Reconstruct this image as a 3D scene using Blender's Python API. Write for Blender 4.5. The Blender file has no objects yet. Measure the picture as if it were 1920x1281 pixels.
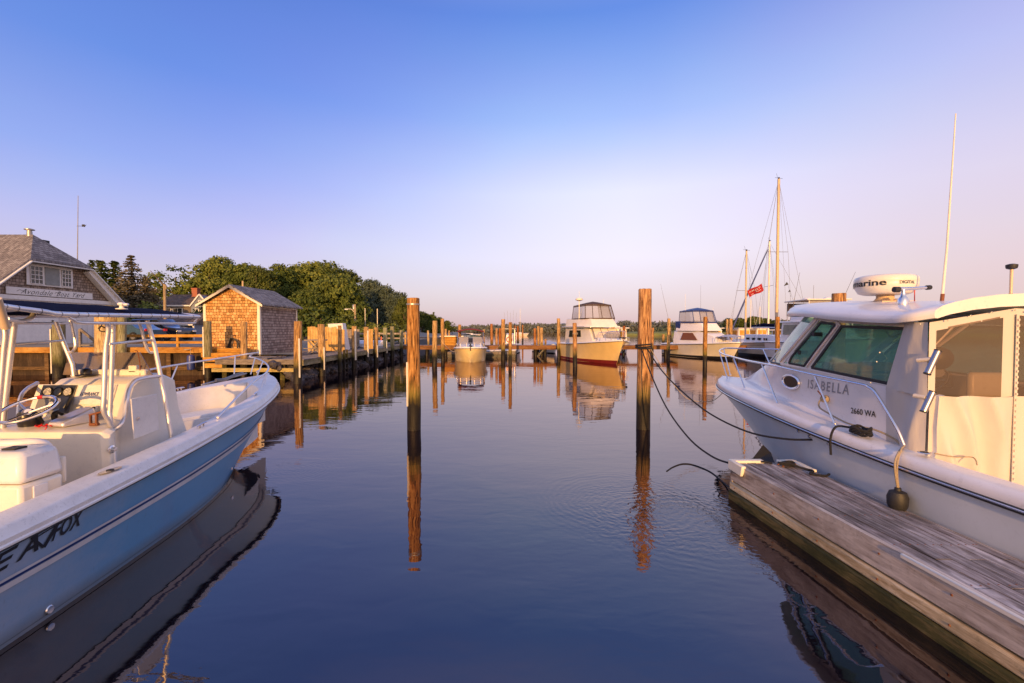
import bpy, bmesh, math, random
from mathutils import Vector, Matrix, noise
from mathutils.bvhtree import BVHTree
R = math.radians
random.seed(7)
sc = bpy.context.scene
col = sc.collection
# ---------------------------------------------------------------- camera frame
CAMZ, FPX, CX, CY = 2.3, 853.33, 960.0, 640.5
PITCH = math.atan((640.5-617.0)/FPX)
def ray(px, py):
    dx = (px-CX)/FPX; dy = -(py-CY)/FPX
    return Vector((dx, math.cos(PITCH)+dy*math.sin(PITCH), -math.sin(PITCH)+dy*math.cos(PITCH)))
def W(px, py, Y):
    d = ray(px, py); k = Y/d.y
    return Vector((d.x*k, Y, CAMZ+d.z*k))
def G(px, py, z=0.0):
    d = ray(px, py); k = (z-CAMZ)/d.z
    return Vector((d.x*k, d.y*k, z))
# ---------------------------------------------------------------- mesh builder
OFF = {}
class MB:
    def __init__(s): s.v=[]; s.f=[]; s.m=[]; s.cm=0; s.c=None
    def mat(s,i): s.cm=i; return s
    def add(s, vs, fs):
        b=len(s.v); s.v += [tuple(p) for p in vs]
        for f in fs: s.f.append(tuple(b+i for i in f)); s.m.append(s.cm)
        return s
    def box(s, x0,x1,y0,y1,z0,z1, M=None):
        vs=[Vector(p) for p in ((x0,y0,z0),(x1,y0,z0),(x1,y1,z0),(x0,y1,z0),(x0,y0,z1),(x1,y0,z1),(x1,y1,z1),(x0,y1,z1))]
        if M: vs=[M@p for p in vs]
        return s.add(vs,[(0,3,2,1),(4,5,6,7),(0,1,5,4),(1,2,6,5),(2,3,7,6),(3,0,4,7)])
    def hexa(s, pts):
        return s.add(pts,[(0,3,2,1),(4,5,6,7),(0,1,5,4),(1,2,6,5),(2,3,7,6),(3,0,4,7)])
    def beam(s, a, b, w, h, up=(0,0,1)):
        a=Vector(a); b=Vector(b); d=(b-a).normalized(); u=Vector(up)
        if abs(d.dot(u))>.98: u=Vector((1,0,0))
        x=d.cross(u).normalized(); z=x.cross(d).normalized()
        vs=[]
        for p in (a,b):
            for sx,sz in ((-1,-1),(1,-1),(1,1),(-1,1)): vs.append(p+x*sx*w/2+z*sz*h/2)
        return s.add(vs,[(0,1,2,3),(7,6,5,4),(0,4,5,1),(1,5,6,2),(2,6,7,3),(3,7,4,0)])
    def tube(s, pts, r, n=8, cap=True):
        pts=[Vector(p) for p in pts]; rs = r if isinstance(r,(list,tuple)) else [r]*len(pts)
        T=[]
        for i in range(len(pts)):
            a=pts[max(i-1,0)]; b=pts[min(i+1,len(pts)-1)]; T.append((b-a).normalized())
        u=Vector((0,0,1)) if abs(T[0].z)<.9 else Vector((1,0,0))
        N=(u-T[0]*u.dot(T[0])).normalized(); vs=[]
        for i,p in enumerate(pts):
            N=(N-T[i]*N.dot(T[i])).normalized(); B=T[i].cross(N)
            for k in range(n):
                a=2*math.pi*k/n; vs.append(p+(N*math.cos(a)+B*math.sin(a))*rs[i])
        fs=[]
        for i in range(len(pts)-1):
            for k in range(n):
                k2=(k+1)%n; fs.append((i*n+k,i*n+k2,(i+1)*n+k2,(i+1)*n+k))
        if cap:
            fs.append(tuple(range(n-1,-1,-1))); q=(len(pts)-1)*n; fs.append(tuple(q+k for k in range(n)))
        return s.add(vs,fs)
    def lathe(s, prof, c=(0,0,0), n=16, axis=(0,0,1), cap=True):
        c=Vector(c); q=Vector((0,0,1)).rotation_difference(Vector(axis)); vs=[]
        for (r,z) in prof:
            for k in range(n):
                a=2*math.pi*k/n; vs.append(c+q@Vector((r*math.cos(a),r*math.sin(a),z)))
        fs=[]
        for i in range(len(prof)-1):
            for k in range(n):
                k2=(k+1)%n; fs.append((i*n+k,i*n+k2,(i+1)*n+k2,(i+1)*n+k))
        if cap:
            fs.append(tuple(range(n-1,-1,-1))); q2=(len(prof)-1)*n; fs.append(tuple(q2+k for k in range(n)))
        return s.add(vs,fs)
    def grid(s, rows, flip=False, closed=False):
        nr=len(rows); nc=len(rows[0]); vs=[p for r in rows for p in r]; fs=[]
        for i in range(nr-1):
            for j in range(nc if closed else nc-1):
                j2=(j+1)%nc
                q=(i*nc+j,i*nc+j2,(i+1)*nc+j2,(i+1)*nc+j)
                fs.append(q[::-1] if flip else q)
        return s.add(vs,fs)
    def prism(s, poly, off):
        o=Vector(off); n=len(poly); vs=[Vector(p) for p in poly]+[Vector(p)+o for p in poly]
        fs=[tuple(range(n-1,-1,-1)),tuple(range(n,2*n))]+[(i,(i+1)%n,n+(i+1)%n,n+i) for i in range(n)]
        return s.add(vs,fs)
    def poly(s, pts): return s.add(pts,[tuple(range(len(pts)))])
    def build(s, name, mats, parent=None, bevel=0, smooth=True, ang=40, solid=0, subdiv=0, recalc=True):
        if not isinstance(mats,(list,tuple)): mats=[mats]
        me=bpy.data.meshes.new(name); me.from_pydata(s.v,[],s.f)
        for m in mats: me.materials.append(m)
        if len(mats)>1: me.polygons.foreach_set('material_index', s.m)
        if s.c is not None:
            at=me.color_attributes.new('shade','FLOAT_COLOR','POINT')
            at.data.foreach_set('color',[x for c in s.c for x in (c,c,c,1)])
        if recalc:
            bm=bmesh.new(); bm.from_mesh(me)
            bmesh.ops.remove_doubles(bm, verts=bm.verts, dist=1e-5)
            bmesh.ops.recalc_face_normals(bm, faces=bm.faces); bm.to_mesh(me); bm.free()
        o=bpy.data.objects.new(name, me); col.objects.link(o)
        if parent is not None:
            o.parent=parent; OFF[o.name]=OFF.get(parent.name,Vector((0,0,0)))
            off=OFF[o.name]
            if off.length>0: me.transform(Matrix.Translation(-off))
        if smooth:
            me.polygons.foreach_set('use_smooth',[True]*len(me.polygons)); me.set_sharp_from_angle(angle=R(ang))
        if solid: md=o.modifiers.new('s','SOLIDIFY'); md.thickness=solid; md.offset=0
        if bevel:
            md=o.modifiers.new('b','BEVEL'); md.width=bevel; md.segments=2; md.limit_method='ANGLE'; md.angle_limit=R(35)
        if subdiv: md=o.modifiers.new('d','SUBSURF'); md.levels=subdiv; md.render_levels=subdiv
        return o
def thing(name,label,cat,loc=(0,0,0),group=None):
    o=bpy.data.objects.new(name,None); col.objects.link(o); o.location=loc; o.empty_display_size=.2
    OFF[o.name]=Vector(loc); o['label']=label; o['category']=cat
    if group: o['group']=group
    return o
def tag(o,label,cat,group=None):
    o['label']=label; o['category']=cat
    if group: o['group']=group
    me=o.data; c=Vector((0,0,0))
    bb=[Vector(v.co) for v in me.vertices]
    if bb:
        mn=Vector((min(p.x for p in bb),min(p.y for p in bb),min(p.z for p in bb))); mx=Vector((max(p.x for p in bb),max(p.y for p in bb),max(p.z for p in bb)))
        c=Vector(((mn.x+mx.x)/2,(mn.y+mx.y)/2,mn.z)); me.transform(Matrix.Translation(-c)); o.location=c
    return o
def struct(o,kind='structure'): o['kind']=kind; return o
def dup(root,loc,rz=0,label=None,group=None,scale=None):
    r=root.copy(); col.objects.link(r); r.location=loc; r.rotation_euler=(0,0,rz)
    if scale: r.scale=scale
    if label: r['label']=label
    if group: r['group']=group
    for ch in list(root.children):
        c=ch.copy(); col.objects.link(c); c.parent=r
        for g in list(ch.children):
            d=g.copy(); col.objects.link(d); d.parent=c
    return r
def cr(P,t):
    n=len(P)-1; t=max(0,min(n-1e-9,t)); i=int(t); f=t-i
    p0=P[max(i-1,0)]; p1=P[i]; p2=P[i+1]; p3=P[min(i+2,n)]
    if i==0: p0=tuple(2*a-b for a,b in zip(p1,p2))
    if i+2>n: p3=tuple(2*a-b for a,b in zip(p2,p1))
    return tuple(.5*((2*b)+(c-a)*f+(2*a-5*b+4*c-d)*f*f+(-a+3*b-3*c+d)*f**3) for a,b,c,d in zip(p0,p1,p2,p3))
def smooth_path(pts,k=6):
    pts=[tuple(p) for p in pts]; n=(len(pts)-1)*k
    return [Vector(cr(pts,(len(pts)-1)*i/n)) for i in range(n+1)]
def sag(a,b,s,n=16):
    a=Vector(a); b=Vector(b)
    return [a.lerp(b,i/n)-Vector((0,0,4*s*(i/n)*(1-i/n))) for i in range(n+1)]
def text_geo(body,size=1,shear=0,bold=0,spacing=1.0,align='LEFT'):
    cu=bpy.data.curves.new('t','FONT'); cu.body=body; cu.size=size; cu.shear=shear; cu.offset=bold; cu.space_character=spacing; cu.align_x=align; cu.resolution_u=3
    ob=bpy.data.objects.new('t',cu); col.objects.link(ob)
    dg=bpy.context.evaluated_depsgraph_get(); me=bpy.data.meshes.new_from_object(ob.evaluated_get(dg))
    vs=[tuple(v.co) for v in me.vertices]; fs=[tuple(p.vertices) for p in me.polygons]
    bpy.data.objects.remove(ob); bpy.data.curves.remove(cu); bpy.data.meshes.remove(me)
    return vs,fs
def text_obj(body,fn,mat,parent,name='lettering',**k):
    """fn maps (u,v), both 0..1 over the text box, to a world point"""
    vs,fs=text_geo(body,**k)
    x0=min(v[0] for v in vs); x1=max(v[0] for v in vs); y0=min(v[1] for v in vs); y1=max(v[1] for v in vs)
    mb=MB(); mb.add([fn((v[0]-x0)/(x1-x0),(v[1]-y0)/(y1-y0)) for v in vs],fs)
    return mb.build(name,mat,parent,smooth=False,recalc=False)
def bvh_of(mb): return BVHTree.FromPolygons([Vector(v) for v in mb.v],mb.f)
# ---------------------------------------------------------------- materials
MT={}
def nt(name):
    m=bpy.data.materials.new(name); m.use_nodes=True; t=m.node_tree; t.nodes.clear()
    out=t.nodes.new('ShaderNodeOutputMaterial'); MT[name]=m
    return m,t,out
def N(t,typ,ins=None,**props):
    n=t.nodes.new(typ)
    for k,v in props.items(): setattr(n,k,v)
    if ins:
        for k,v in ins.items():
            if hasattr(v,'links') or isinstance(v,bpy.types.NodeSocket): t.links.new(v,n.inputs[k])
            else: n.inputs[k].default_value=v
    return n
def c4(c): return (c[0],c[1],c[2],1)
def coords(t,kind='Object',scale=(1,1,1)):
    tc=N(t,'ShaderNodeTexCoord')
    if kind=='World': src=N(t,'ShaderNodeNewGeometry').outputs['Position']
    else: src=tc.outputs[kind]
    return N(t,'ShaderNodeMapping',{'Vector':src,'Scale':scale}).outputs[0]
def pmat(name,base,rough=.5,metal=0,var=.15,scale=4,bump=0,stretch=(1,1,1),col2=None,coat=0,spec=.5,detail=6,bdist=.02,dirt=0):
    m,t,out=nt(name)
    v=coords(t,'Object',stretch)
    nz=N(t,'ShaderNodeTexNoise',{'Vector':v,'Scale':scale,'Detail':detail,'Roughness':.6})
    a=tuple(x*(1-var) for x in base); b=tuple(min(1,x*(1+var)) for x in base)
    if col2: a,b=base,col2
    rp=N(t,'ShaderNodeValToRGB',{'Fac':nz.outputs[0]}); rp.color_ramp.elements[0].position=.32; rp.color_ramp.elements[1].position=.68
    rp.color_ramp.elements[0].color=c4(a); rp.color_ramp.elements[1].color=c4(b)
    c=rp.outputs[0]
    if dirt:
        n2=N(t,'ShaderNodeTexNoise',{'Vector':v,'Scale':scale*7,'Detail':8,'Roughness':.75})
        mr=N(t,'ShaderNodeMapRange',{'Value':n2.outputs[0],'From Min':.55,'From Max':.75,'To Min':0,'To Max':dirt})
        c=N(t,'ShaderNodeMix',{'Factor':mr.outputs[0],'A':c,'B':(.06,.05,.045,1)},data_type='RGBA').outputs['Result'] if False else mixc(t,mr.outputs[0],c,(.08,.065,.055,1))
    p=N(t,'ShaderNodeBsdfPrincipled',{'Base Color':c,'Roughness':rough,'Metallic':metal,'Coat Weight':coat,'Specular IOR Level':spec})
    if bump:
        n3=N(t,'ShaderNodeTexNoise',{'Vector':v,'Scale':scale*3,'Detail':6})
        bp=N(t,'ShaderNodeBump',{'Height':n3.outputs[0],'Strength':bump,'Distance':bdist}); t.links.new(bp.outputs[0],p.inputs['Normal'])
    t.links.new(p.outputs[0],out.inputs[0]); return m
def mixc(t,fac,a,b,mode='MIX'):
    n=t.nodes.new('ShaderNodeMix'); n.data_type='RGBA'; n.blend_type=mode
    for i,v in ((0,fac),(6,a),(7,b)):
        if isinstance(v,bpy.types.NodeSocket): t.links.new(v,n.inputs[i])
        else: n.inputs[i].default_value=v
    return n.outputs[2]
def ramp(t,fac,stops,interp='LINEAR'):
    rp=N(t,'ShaderNodeValToRGB',{'Fac':fac}); e=rp.color_ramp.elements; rp.color_ramp.interpolation=interp
    while len(e)<len(stops): e.new(.5)
    for el,(p,c) in zip(e,stops): el.position=p; el.color=c4(c)
    return rp.outputs[0]
def math_(t,op,a,b=None,clamp=False):
    n=t.nodes.new('ShaderNodeMath'); n.operation=op; n.use_clamp=clamp
    for i,v in ((0,a),(1,b)):
        if v is None: continue
        if isinstance(v,bpy.types.NodeSocket): t.links.new(v,n.inputs[i])
        else: n.inputs[i].default_value=v
    return n.outputs[0]
def wood(name,dark,mid,light,axis='y',scale=3,rough=.8,knots=True,bump=.5,streak=40,stain=None):
    """long grain running along one axis"""
    m,t,out=nt(name)
    st={'x':(.10,1,1),'y':(1,.10,1),'z':(1,1,.10)}[axis]
    v=coords(t,'Object',st); vw=coords(t,'Object',(1,1,1))
    g=N(t,'ShaderNodeTexNoise',{'Vector':v,'Scale':streak,'Detail':8,'Roughness':.65,'Distortion':.6})
    w=N(t,'ShaderNodeTexNoise',{'Vector':v,'Scale':scale*2,'Detail':4,'Roughness':.6,'Distortion':1.2})
    s=math_(t,'ADD',math_(t,'MULTIPLY',g.outputs[0],.55),math_(t,'MULTIPLY',w.outputs[0],.45))
    c=ramp(t,s,[(.38,dark),(.5,mid),(.62,light)])
    big=N(t,'ShaderNodeTexNoise',{'Vector':vw,'Scale':scale*.6,'Detail':5,'Roughness':.7})
    c=mixc(t,N(t,'ShaderNodeMapRange',{'Value':big.outputs[0],'From Min':.45,'From Max':.7,'To Min':0,'To Max':.6}).outputs[0],c,c4(stain or tuple(x*.55 for x in dark)))
    oi=N(t,'ShaderNodeObjectInfo').outputs['Random']; hv=N(t,'ShaderNodeHueSaturation',{'Hue':.5,'Saturation':1,'Value':N(t,'ShaderNodeMapRange',{'Value':oi,'To Min':.72,'To Max':1.25}).outputs[0],'Color':c}); c=hv.outputs[0]
    sp=N(t,'ShaderNodeTexNoise',{'Vector':vw,'Scale':scale*9,'Detail':7,'Roughness':.8})
    c=mixc(t,N(t,'ShaderNodeMapRange',{'Value':sp.outputs[0],'From Min':.56,'From Max':.70,'To Min':0,'To Max':.55}).outputs[0],c,c4(stain or tuple(x*.4 for x in dark)))
    p=N(t,'ShaderNodeBsdfPrincipled',{'Base Color':c,'Roughness':rough,'Specular IOR Level':.25})
    bp=N(t,'ShaderNodeBump',{'Height':g.outputs[0],'Strength':bump,'Distance':.01}); t.links.new(bp.outputs[0],p.inputs['Normal'])
    t.links.new(p.outputs[0],out.inputs[0]); return m
def piling_mat(name,top,top2,low=(.10,.095,.025),wet=(.012,.010,.008),strk=(.05,.025,.01)):
    m,t,out=nt(name)
    pos=N(t,'ShaderNodeNewGeometry').outputs['Position']; z=N(t,'ShaderNodeSeparateXYZ',{'Vector':pos}).outputs[2]
    v=coords(t,'Object',(1,1,.08)); vo=coords(t,'Object')
    g=N(t,'ShaderNodeTexNoise',{'Vector':v,'Scale':28,'Detail':8,'Roughness':.68,'Distortion':.5})
    b=N(t,'ShaderNodeTexNoise',{'Vector':vo,'Scale':2.2,'Detail':5,'Roughness':.6})
    c=ramp(t,g.outputs[0],[(.40,strk),(.49,top),(.61,top2)])
    c=mixc(t,N(t,'ShaderNodeMapRange',{'Value':b.outputs[0],'From Min':.5,'From Max':.72,'To Min':0,'To Max':.55}).outputs[0],c,c4(tuple(x*.5 for x in top)))
    zz=math_(t,'ADD',z,math_(t,'MULTIPLY',math_(t,'SUBTRACT',b.outputs[0],.5),.55))
    zz=math_(t,'ADD',zz,math_(t,'MULTIPLY',math_(t,'SUBTRACT',g.outputs[0],.5),.5))
    oi=N(t,'ShaderNodeObjectInfo').outputs['Random']; c=N(t,'ShaderNodeHueSaturation',{'Hue':N(t,'ShaderNodeMapRange',{'Value':oi,'To Min':.485,'To Max':.51}).outputs[0],'Saturation':N(t,'ShaderNodeMapRange',{'Value':oi,'To Min':1.05,'To Max':.8}).outputs[0],'Value':N(t,'ShaderNodeMapRange',{'Value':oi,'To Min':.8,'To Max':1.2}).outputs[0],'Color':c}).outputs[0]
    f1=N(t,'ShaderNodeMapRange',{'Value':zz,'From Min':1.2,'From Max':.85,'To Min':0,'To Max':.75}).outputs[0]
    c=mixc(t,f1,c,c4(low))
    f2=N(t,'ShaderNodeMapRange',{'Value':zz,'From Min':.85,'From Max':.5,'To Min':0,'To Max':1}).outputs[0]
    c=mixc(t,f2,c,c4(wet))
    vo2=N(t,'ShaderNodeTexVoronoi',{'Vector':vo,'Scale':42}); sp_=N(t,'ShaderNodeMapRange',{'Value':vo2.outputs['Distance'],'From Min':.28,'From Max':.12,'To Min':0,'To Max':.5}).outputs[0]
    zb=math_(t,'MULTIPLY',N(t,'ShaderNodeMapRange',{'Value':zz,'From Min':.62,'From Max':.45,'To Min':0,'To Max':1}).outputs[0],N(t,'ShaderNodeMapRange',{'Value':b.outputs[0],'From Min':.42,'From Max':.6,'To Min':0,'To Max':1}).outputs[0])
    c=mixc(t,math_(t,'MULTIPLY',sp_,zb),c,(.22,.19,.14,1))
    rg=N(t,'ShaderNodeMapRange',{'Value':zz,'From Min':.6,'From Max':.2,'To Min':.85,'To Max':.45}).outputs[0]
    p=N(t,'ShaderNodeBsdfPrincipled',{'Base Color':c,'Roughness':rg,'Specular IOR Level':.3})
    bp=N(t,'ShaderNodeBump',{'Height':g.outputs[0],'Strength':.8,'Distance':.015}); t.links.new(bp.outputs[0],p.inputs['Normal'])
    t.links.new(p.outputs[0],out.inputs[0]); return m
def shingles(name,uax,c1,c2,c3,w=.14,h=.14,rough=.85,gap=(.03,.02,.015),bump=.6,vax='z',msz=.06):
    """small shingles laid out on the plane spanned by uax and vax"""
    m,t,out=nt(name)
    sep=N(t,'ShaderNodeSeparateXYZ',{'Vector':N(t,'ShaderNodeTexCoord').outputs['Object']})
    ix={'x':0,'y':1,'z':2}
    cb=N(t,'ShaderNodeCombineXYZ',{'X':sep.outputs[ix[uax]],'Y':sep.outputs[ix[vax]]})
    wob=N(t,'ShaderNodeTexNoise',{'Vector':cb.outputs[0],'Scale':5,'Detail':3})
    vv=N(t,'ShaderNodeVectorMath',{0:cb.outputs[0],1:N(t,'ShaderNodeVectorMath',{0:wob.outputs[1],1:(.05,.045,0)},operation='MULTIPLY').outputs[0]},operation='ADD')
    br=N(t,'ShaderNodeTexBrick',{'Vector':vv.outputs[0],'Color1':c4((0,0,0)),'Color2':c4((1,1,1)),'Mortar':c4((.5,.5,.5)),'Scale':1,'Mortar Size':h*msz,'Mortar Smooth':.1,'Bias':0,'Brick Width':w,'Row Height':h})
    br.offset=.5; br.squash=.75; br.squash_frequency=3
    nz=N(t,'ShaderNodeTexNoise',{'Vector':cb.outputs[0],'Scale':1.3,'Detail':6,'Roughness':.7})
    fine=N(t,'ShaderNodeTexNoise',{'Vector':N(t,'ShaderNodeVectorMath',{0:cb.outputs[0],1:(60,6,1)},operation='MULTIPLY').outputs[0],'Scale':1,'Detail':4})
    k=math_(t,'ADD',math_(t,'MULTIPLY',br.outputs[0],.5),math_(t,'ADD',math_(t,'MULTIPLY',nz.outputs[0],.35),math_(t,'MULTIPLY',fine.outputs[0],.25)))
    c=ramp(t,k,[(.15,c1),(.5,c2),(.9,c3)])
    # lower edge of each course is darker: v modulo h
    c=mixc(t,br.outputs[1],c,c4(gap))
    md=math_(t,'FRACT',math_(t,'DIVIDE',N(t,'ShaderNodeSeparateXYZ',{'Vector':vv.outputs[0]}).outputs[1],h))
    ed=N(t,'ShaderNodeMapRange',{'Value':md,'From Min':.86,'From Max':1,'To Min':0,'To Max':.65}).outputs[0]
    c=mixc(t,ed,c,c4(gap))
    p=N(t,'ShaderNodeBsdfPrincipled',{'Base Color':c,'Roughness':rough,'Specular IOR Level':.2})
    hh=math_(t,'SUBTRACT',math_(t,'SUBTRACT',1,md),math_(t,'MULTIPLY',br.outputs[1],.8))
    bp=N(t,'ShaderNodeBump',{'Height':hh,'Strength':bump,'Distance':.02}); t.links.new(bp.outputs[0],p.inputs['Normal'])
    t.links.new(p.outputs[0],out.inputs[0]); return m
def glass(name,tint,opac=.35,body=(.3,.5,.45),rough=.03):
    m,t,out=nt(name)
    tr=N(t,'ShaderNodeBsdfTransparent',{'Color':c4(tint)}); gl=N(t,'ShaderNodeBsdfGlossy',{'Color':(1,1,1,1),'Roughness':rough}); df=N(t,'ShaderNodeBsdfDiffuse',{'Color':c4(body)})
    a=N(t,'ShaderNodeMixShader',{0:opac,1:tr.outputs[0],2:df.outputs[0]})
    bf=N(t,'ShaderNodeNewGeometry').outputs['Backfacing']; fr=N(t,'ShaderNodeFresnel',{'IOR':math_(t,'ADD',math_(t,'MULTIPLY',bf,1/1.5-1.5),1.5)})
    b=N(t,'ShaderNodeMixShader',{0:fr.outputs[0],1:a.outputs[0],2:gl.outputs[0]})
    t.links.new(b.outputs[0],out.inputs[0]); return m
def foliage(name,dark,mid,light):
    m,t,out=nt(name)
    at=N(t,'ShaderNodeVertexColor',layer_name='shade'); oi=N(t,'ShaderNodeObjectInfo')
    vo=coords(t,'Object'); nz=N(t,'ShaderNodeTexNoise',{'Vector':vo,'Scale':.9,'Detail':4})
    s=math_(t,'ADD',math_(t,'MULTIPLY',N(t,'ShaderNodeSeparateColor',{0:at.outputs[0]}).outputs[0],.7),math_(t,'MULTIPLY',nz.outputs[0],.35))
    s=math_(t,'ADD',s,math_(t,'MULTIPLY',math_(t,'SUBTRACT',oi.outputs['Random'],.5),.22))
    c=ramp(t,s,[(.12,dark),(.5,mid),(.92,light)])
    p=N(t,'ShaderNodeBsdfPrincipled',{'Base Color':c,'Roughness':.75,'Specular IOR Level':.15})
    tl=N(t,'ShaderNodeBsdfTranslucent',{'Color':c}); mx=N(t,'ShaderNodeMixShader',{0:.15,1:p.outputs[0],2:tl.outputs[0]})
    t.links.new(mx.outputs[0],out.inputs[0]); return m

M={}
M['gel']=pmat('white_gelcoat',(.80,.77,.76),.32,var=.05,scale=2,coat=.25,dirt=.25)
M['gold2']=pmat('warm_cream_gelcoat',(.93,.74,.42),.3,var=.05,scale=2,coat=.3,dirt=.15)  # pale hull with sun glow off the water put into its colour
M['gold']=pmat('golden_cream_gelcoat',(.88,.64,.28),.3,var=.06,scale=2,coat=.3,dirt=.15)  # low sun bounced off the water, painted as golden hull colour
M['gel2']=pmat('cream_gelcoat',(.80,.74,.64),.35,var=.06,scale=2,coat=.2,dirt=.2)
M['gelold']=pmat('weathered_gelcoat',(.78,.75,.74),.45,var=.08,scale=6,coat=.1,dirt=.5)
M['liner']=pmat('cockpit_liner',(.78,.75,.73),.5,var=.06,scale=5,dirt=.3)
def sky_sheen_hull():
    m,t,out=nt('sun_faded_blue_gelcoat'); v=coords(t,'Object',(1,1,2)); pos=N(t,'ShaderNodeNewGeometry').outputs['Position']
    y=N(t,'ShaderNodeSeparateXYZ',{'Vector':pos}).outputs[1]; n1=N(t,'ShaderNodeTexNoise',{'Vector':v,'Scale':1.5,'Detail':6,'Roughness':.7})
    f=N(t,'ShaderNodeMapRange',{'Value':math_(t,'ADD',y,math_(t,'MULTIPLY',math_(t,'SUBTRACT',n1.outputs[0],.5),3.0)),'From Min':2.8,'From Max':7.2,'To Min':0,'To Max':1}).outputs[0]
    c=ramp(t,f,[(0,(.34,.43,.60)),(.40,(.13,.33,.60)),(1,(.05,.25,.54))])  # stern paled in the colour to stand for the pink sky's reflection
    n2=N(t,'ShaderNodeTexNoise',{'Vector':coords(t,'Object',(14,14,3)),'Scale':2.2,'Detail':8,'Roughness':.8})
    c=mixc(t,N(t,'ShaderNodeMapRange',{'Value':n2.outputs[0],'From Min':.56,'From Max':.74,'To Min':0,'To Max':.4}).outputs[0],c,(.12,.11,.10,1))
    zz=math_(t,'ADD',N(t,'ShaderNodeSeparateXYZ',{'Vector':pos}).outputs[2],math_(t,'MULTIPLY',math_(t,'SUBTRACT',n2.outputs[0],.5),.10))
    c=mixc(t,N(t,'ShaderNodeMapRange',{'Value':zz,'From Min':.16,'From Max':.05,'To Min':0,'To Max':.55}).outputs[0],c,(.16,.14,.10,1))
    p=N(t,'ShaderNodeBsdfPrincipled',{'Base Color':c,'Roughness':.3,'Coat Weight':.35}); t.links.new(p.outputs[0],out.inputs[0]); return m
M['bluehull']=sky_sheen_hull()
M['icehull']=pmat('pale_blue_gelcoat',(.62,.67,.71),.28,var=.04,scale=2,coat=.4,dirt=.12)
M['navy']=pmat('navy_paint',(.01,.03,.16),.4)
M['palestripe']=pmat('pale_stripe',(.62,.62,.68),.4)
M['black']=pmat('black_rubber',(.018,.018,.02),.55,scale=20,bump=.2)
M['blackgloss']=pmat('black_plastic',(.015,.014,.014),.3,scale=8)
M['letter']=pmat('black_vinyl',(.012,.012,.015),.4)
M['grey']=pmat('grey_plastic',(.18,.18,.19),.5)
M['darkchrome']=pmat('dull_steel',(.38,.36,.37),.3,metal=1)
M['chrome']=pmat('polished_steel',(.80,.78,.79),.24,metal=1,var=.05,scale=10)
M['alu']=pmat('anodised_tube',(.80,.76,.74),.42,metal=.75,var=.06,scale=12)
M['canvasnavy']=pmat('navy_canvas',(.006,.008,.028),.95,var=.3,scale=12,bump=.3,spec=.05)
M['canvas']=pmat('white_canvas',(.58,.53,.48),.85,scale=1.4,bump=.35,bdist=.05,col2=(.66,.60,.54),stretch=(1,1,.35))
M['flagred']=pmat('red_flag_cloth',(.34,.004,.008),.8)
M['red']=pmat('red_paint',(.55,.015,.02),.5)
M['redrope']=pmat('red_cord',(.6,.01,.01),.6)
M['rope']=pmat('black_rope',(.012,.012,.016),.8,scale=60,bump=.6)
M['tanrope']=pmat('tan_rope',(.42,.33,.22),.85,scale=60,bump=.6)
M['bottom_red']=pmat('red_antifouling',(.18,.012,.01),.6)
M['bottom_blk']=pmat('black_antifouling',(.012,.012,.014),.5)
M['green']=pmat('green_plastic',(.01,.35,.06),.4)
M['bluefender']=pmat('blue_fender',(.03,.05,.22),.4)
M['brick']=pmat('chimney_brick',(.35,.12,.07),.85,scale=14)
M['rust']=pmat('rusty_iron',(.20,.07,.03),.8,scale=12,bump=.3)
M['whitepaint']=pmat('white_paint',(.76,.75,.74),.55,var=.07,scale=5,dirt=.25)
M['trim']=pmat('cream_trim_paint',(.80,.74,.62),.6,var=.06,scale=6,dirt=.15)
M['darkglass']=pmat('dark_window',(.02,.025,.03),.08,spec=.8)
M['teal']=glass('teal_window_glass',(.50,.78,.71),.42,(.20,.42,.37))
M['vinyl']=glass('clear_vinyl',(.58,.50,.45),.20,(.34,.26,.20),.10)
M['plexi']=glass('grey_plexiglass',(.72,.66,.66),.40,(.34,.30,.31),.15)
M['isin']=glass('boat_screen_vinyl',(.75,.72,.72),.45,(.5,.47,.47),.1)
M['plank']=wood('weathered_plank',(.09,.07,.065),(.32,.27,.26),(.64,.58,.57),'y',3,bump=.8,streak=22,stain=(.07,.065,.05))
M['plankside']=wood('weathered_fascia',(.22,.17,.14),(.45,.38,.33),(.64,.56,.50),'y',2,bump=.6,streak=20,stain=(.14,.10,.07))
M['plankx']=wood('deck_plank_cross',(.15,.12,.10),(.28,.24,.21),(.40,.35,.31),'x',3)
M['quaycap']=wood('quay_cap_timber',(.30,.13,.025),(.56,.28,.06),(.70,.42,.14),'x',2,bump=.3)
M['sheet']=wood('bulkhead_planks',(.035,.022,.015),(.07,.045,.03),(.12,.08,.05),'z',2)
M['lumber']=wood('orange_lumber',(.34,.14,.02),(.58,.29,.05),(.72,.44,.12),'x',2,bump=.3)
M['lumberz']=wood('fence_boards',(.38,.20,.06),(.62,.39,.14),(.74,.54,.26),'z',2,bump=.3)
M['algae']=wood('algae_timber',(.03,.035,.012),(.09,.08,.025),(.20,.15,.06),'y',4,bump=.8)
M['rub']=wood('wooden_rub_rail',(.34,.23,.12),(.60,.46,.28),(.74,.62,.44),'y',2,bump=.3,stain=(.16,.12,.05))
M['tealfloat']=pmat('teal_float',(.02,.20,.20),.5,var=.3)
M['pil_o']=piling_mat('orange_piling',(.36,.175,.035),(.62,.36,.11),low=(.15,.14,.025))
M['pil_r']=piling_mat('red_piling',(.32,.12,.022),(.56,.27,.07),strk=(.05,.016,.005))
M['pil_t']=piling_mat('tan_piling',(.40,.23,.07),(.60,.40,.16),strk=(.14,.08,.04))
M['pil_g']=piling_mat('green_piling',(.26,.25,.13),(.38,.36,.22),strk=(.10,.10,.05))
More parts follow.
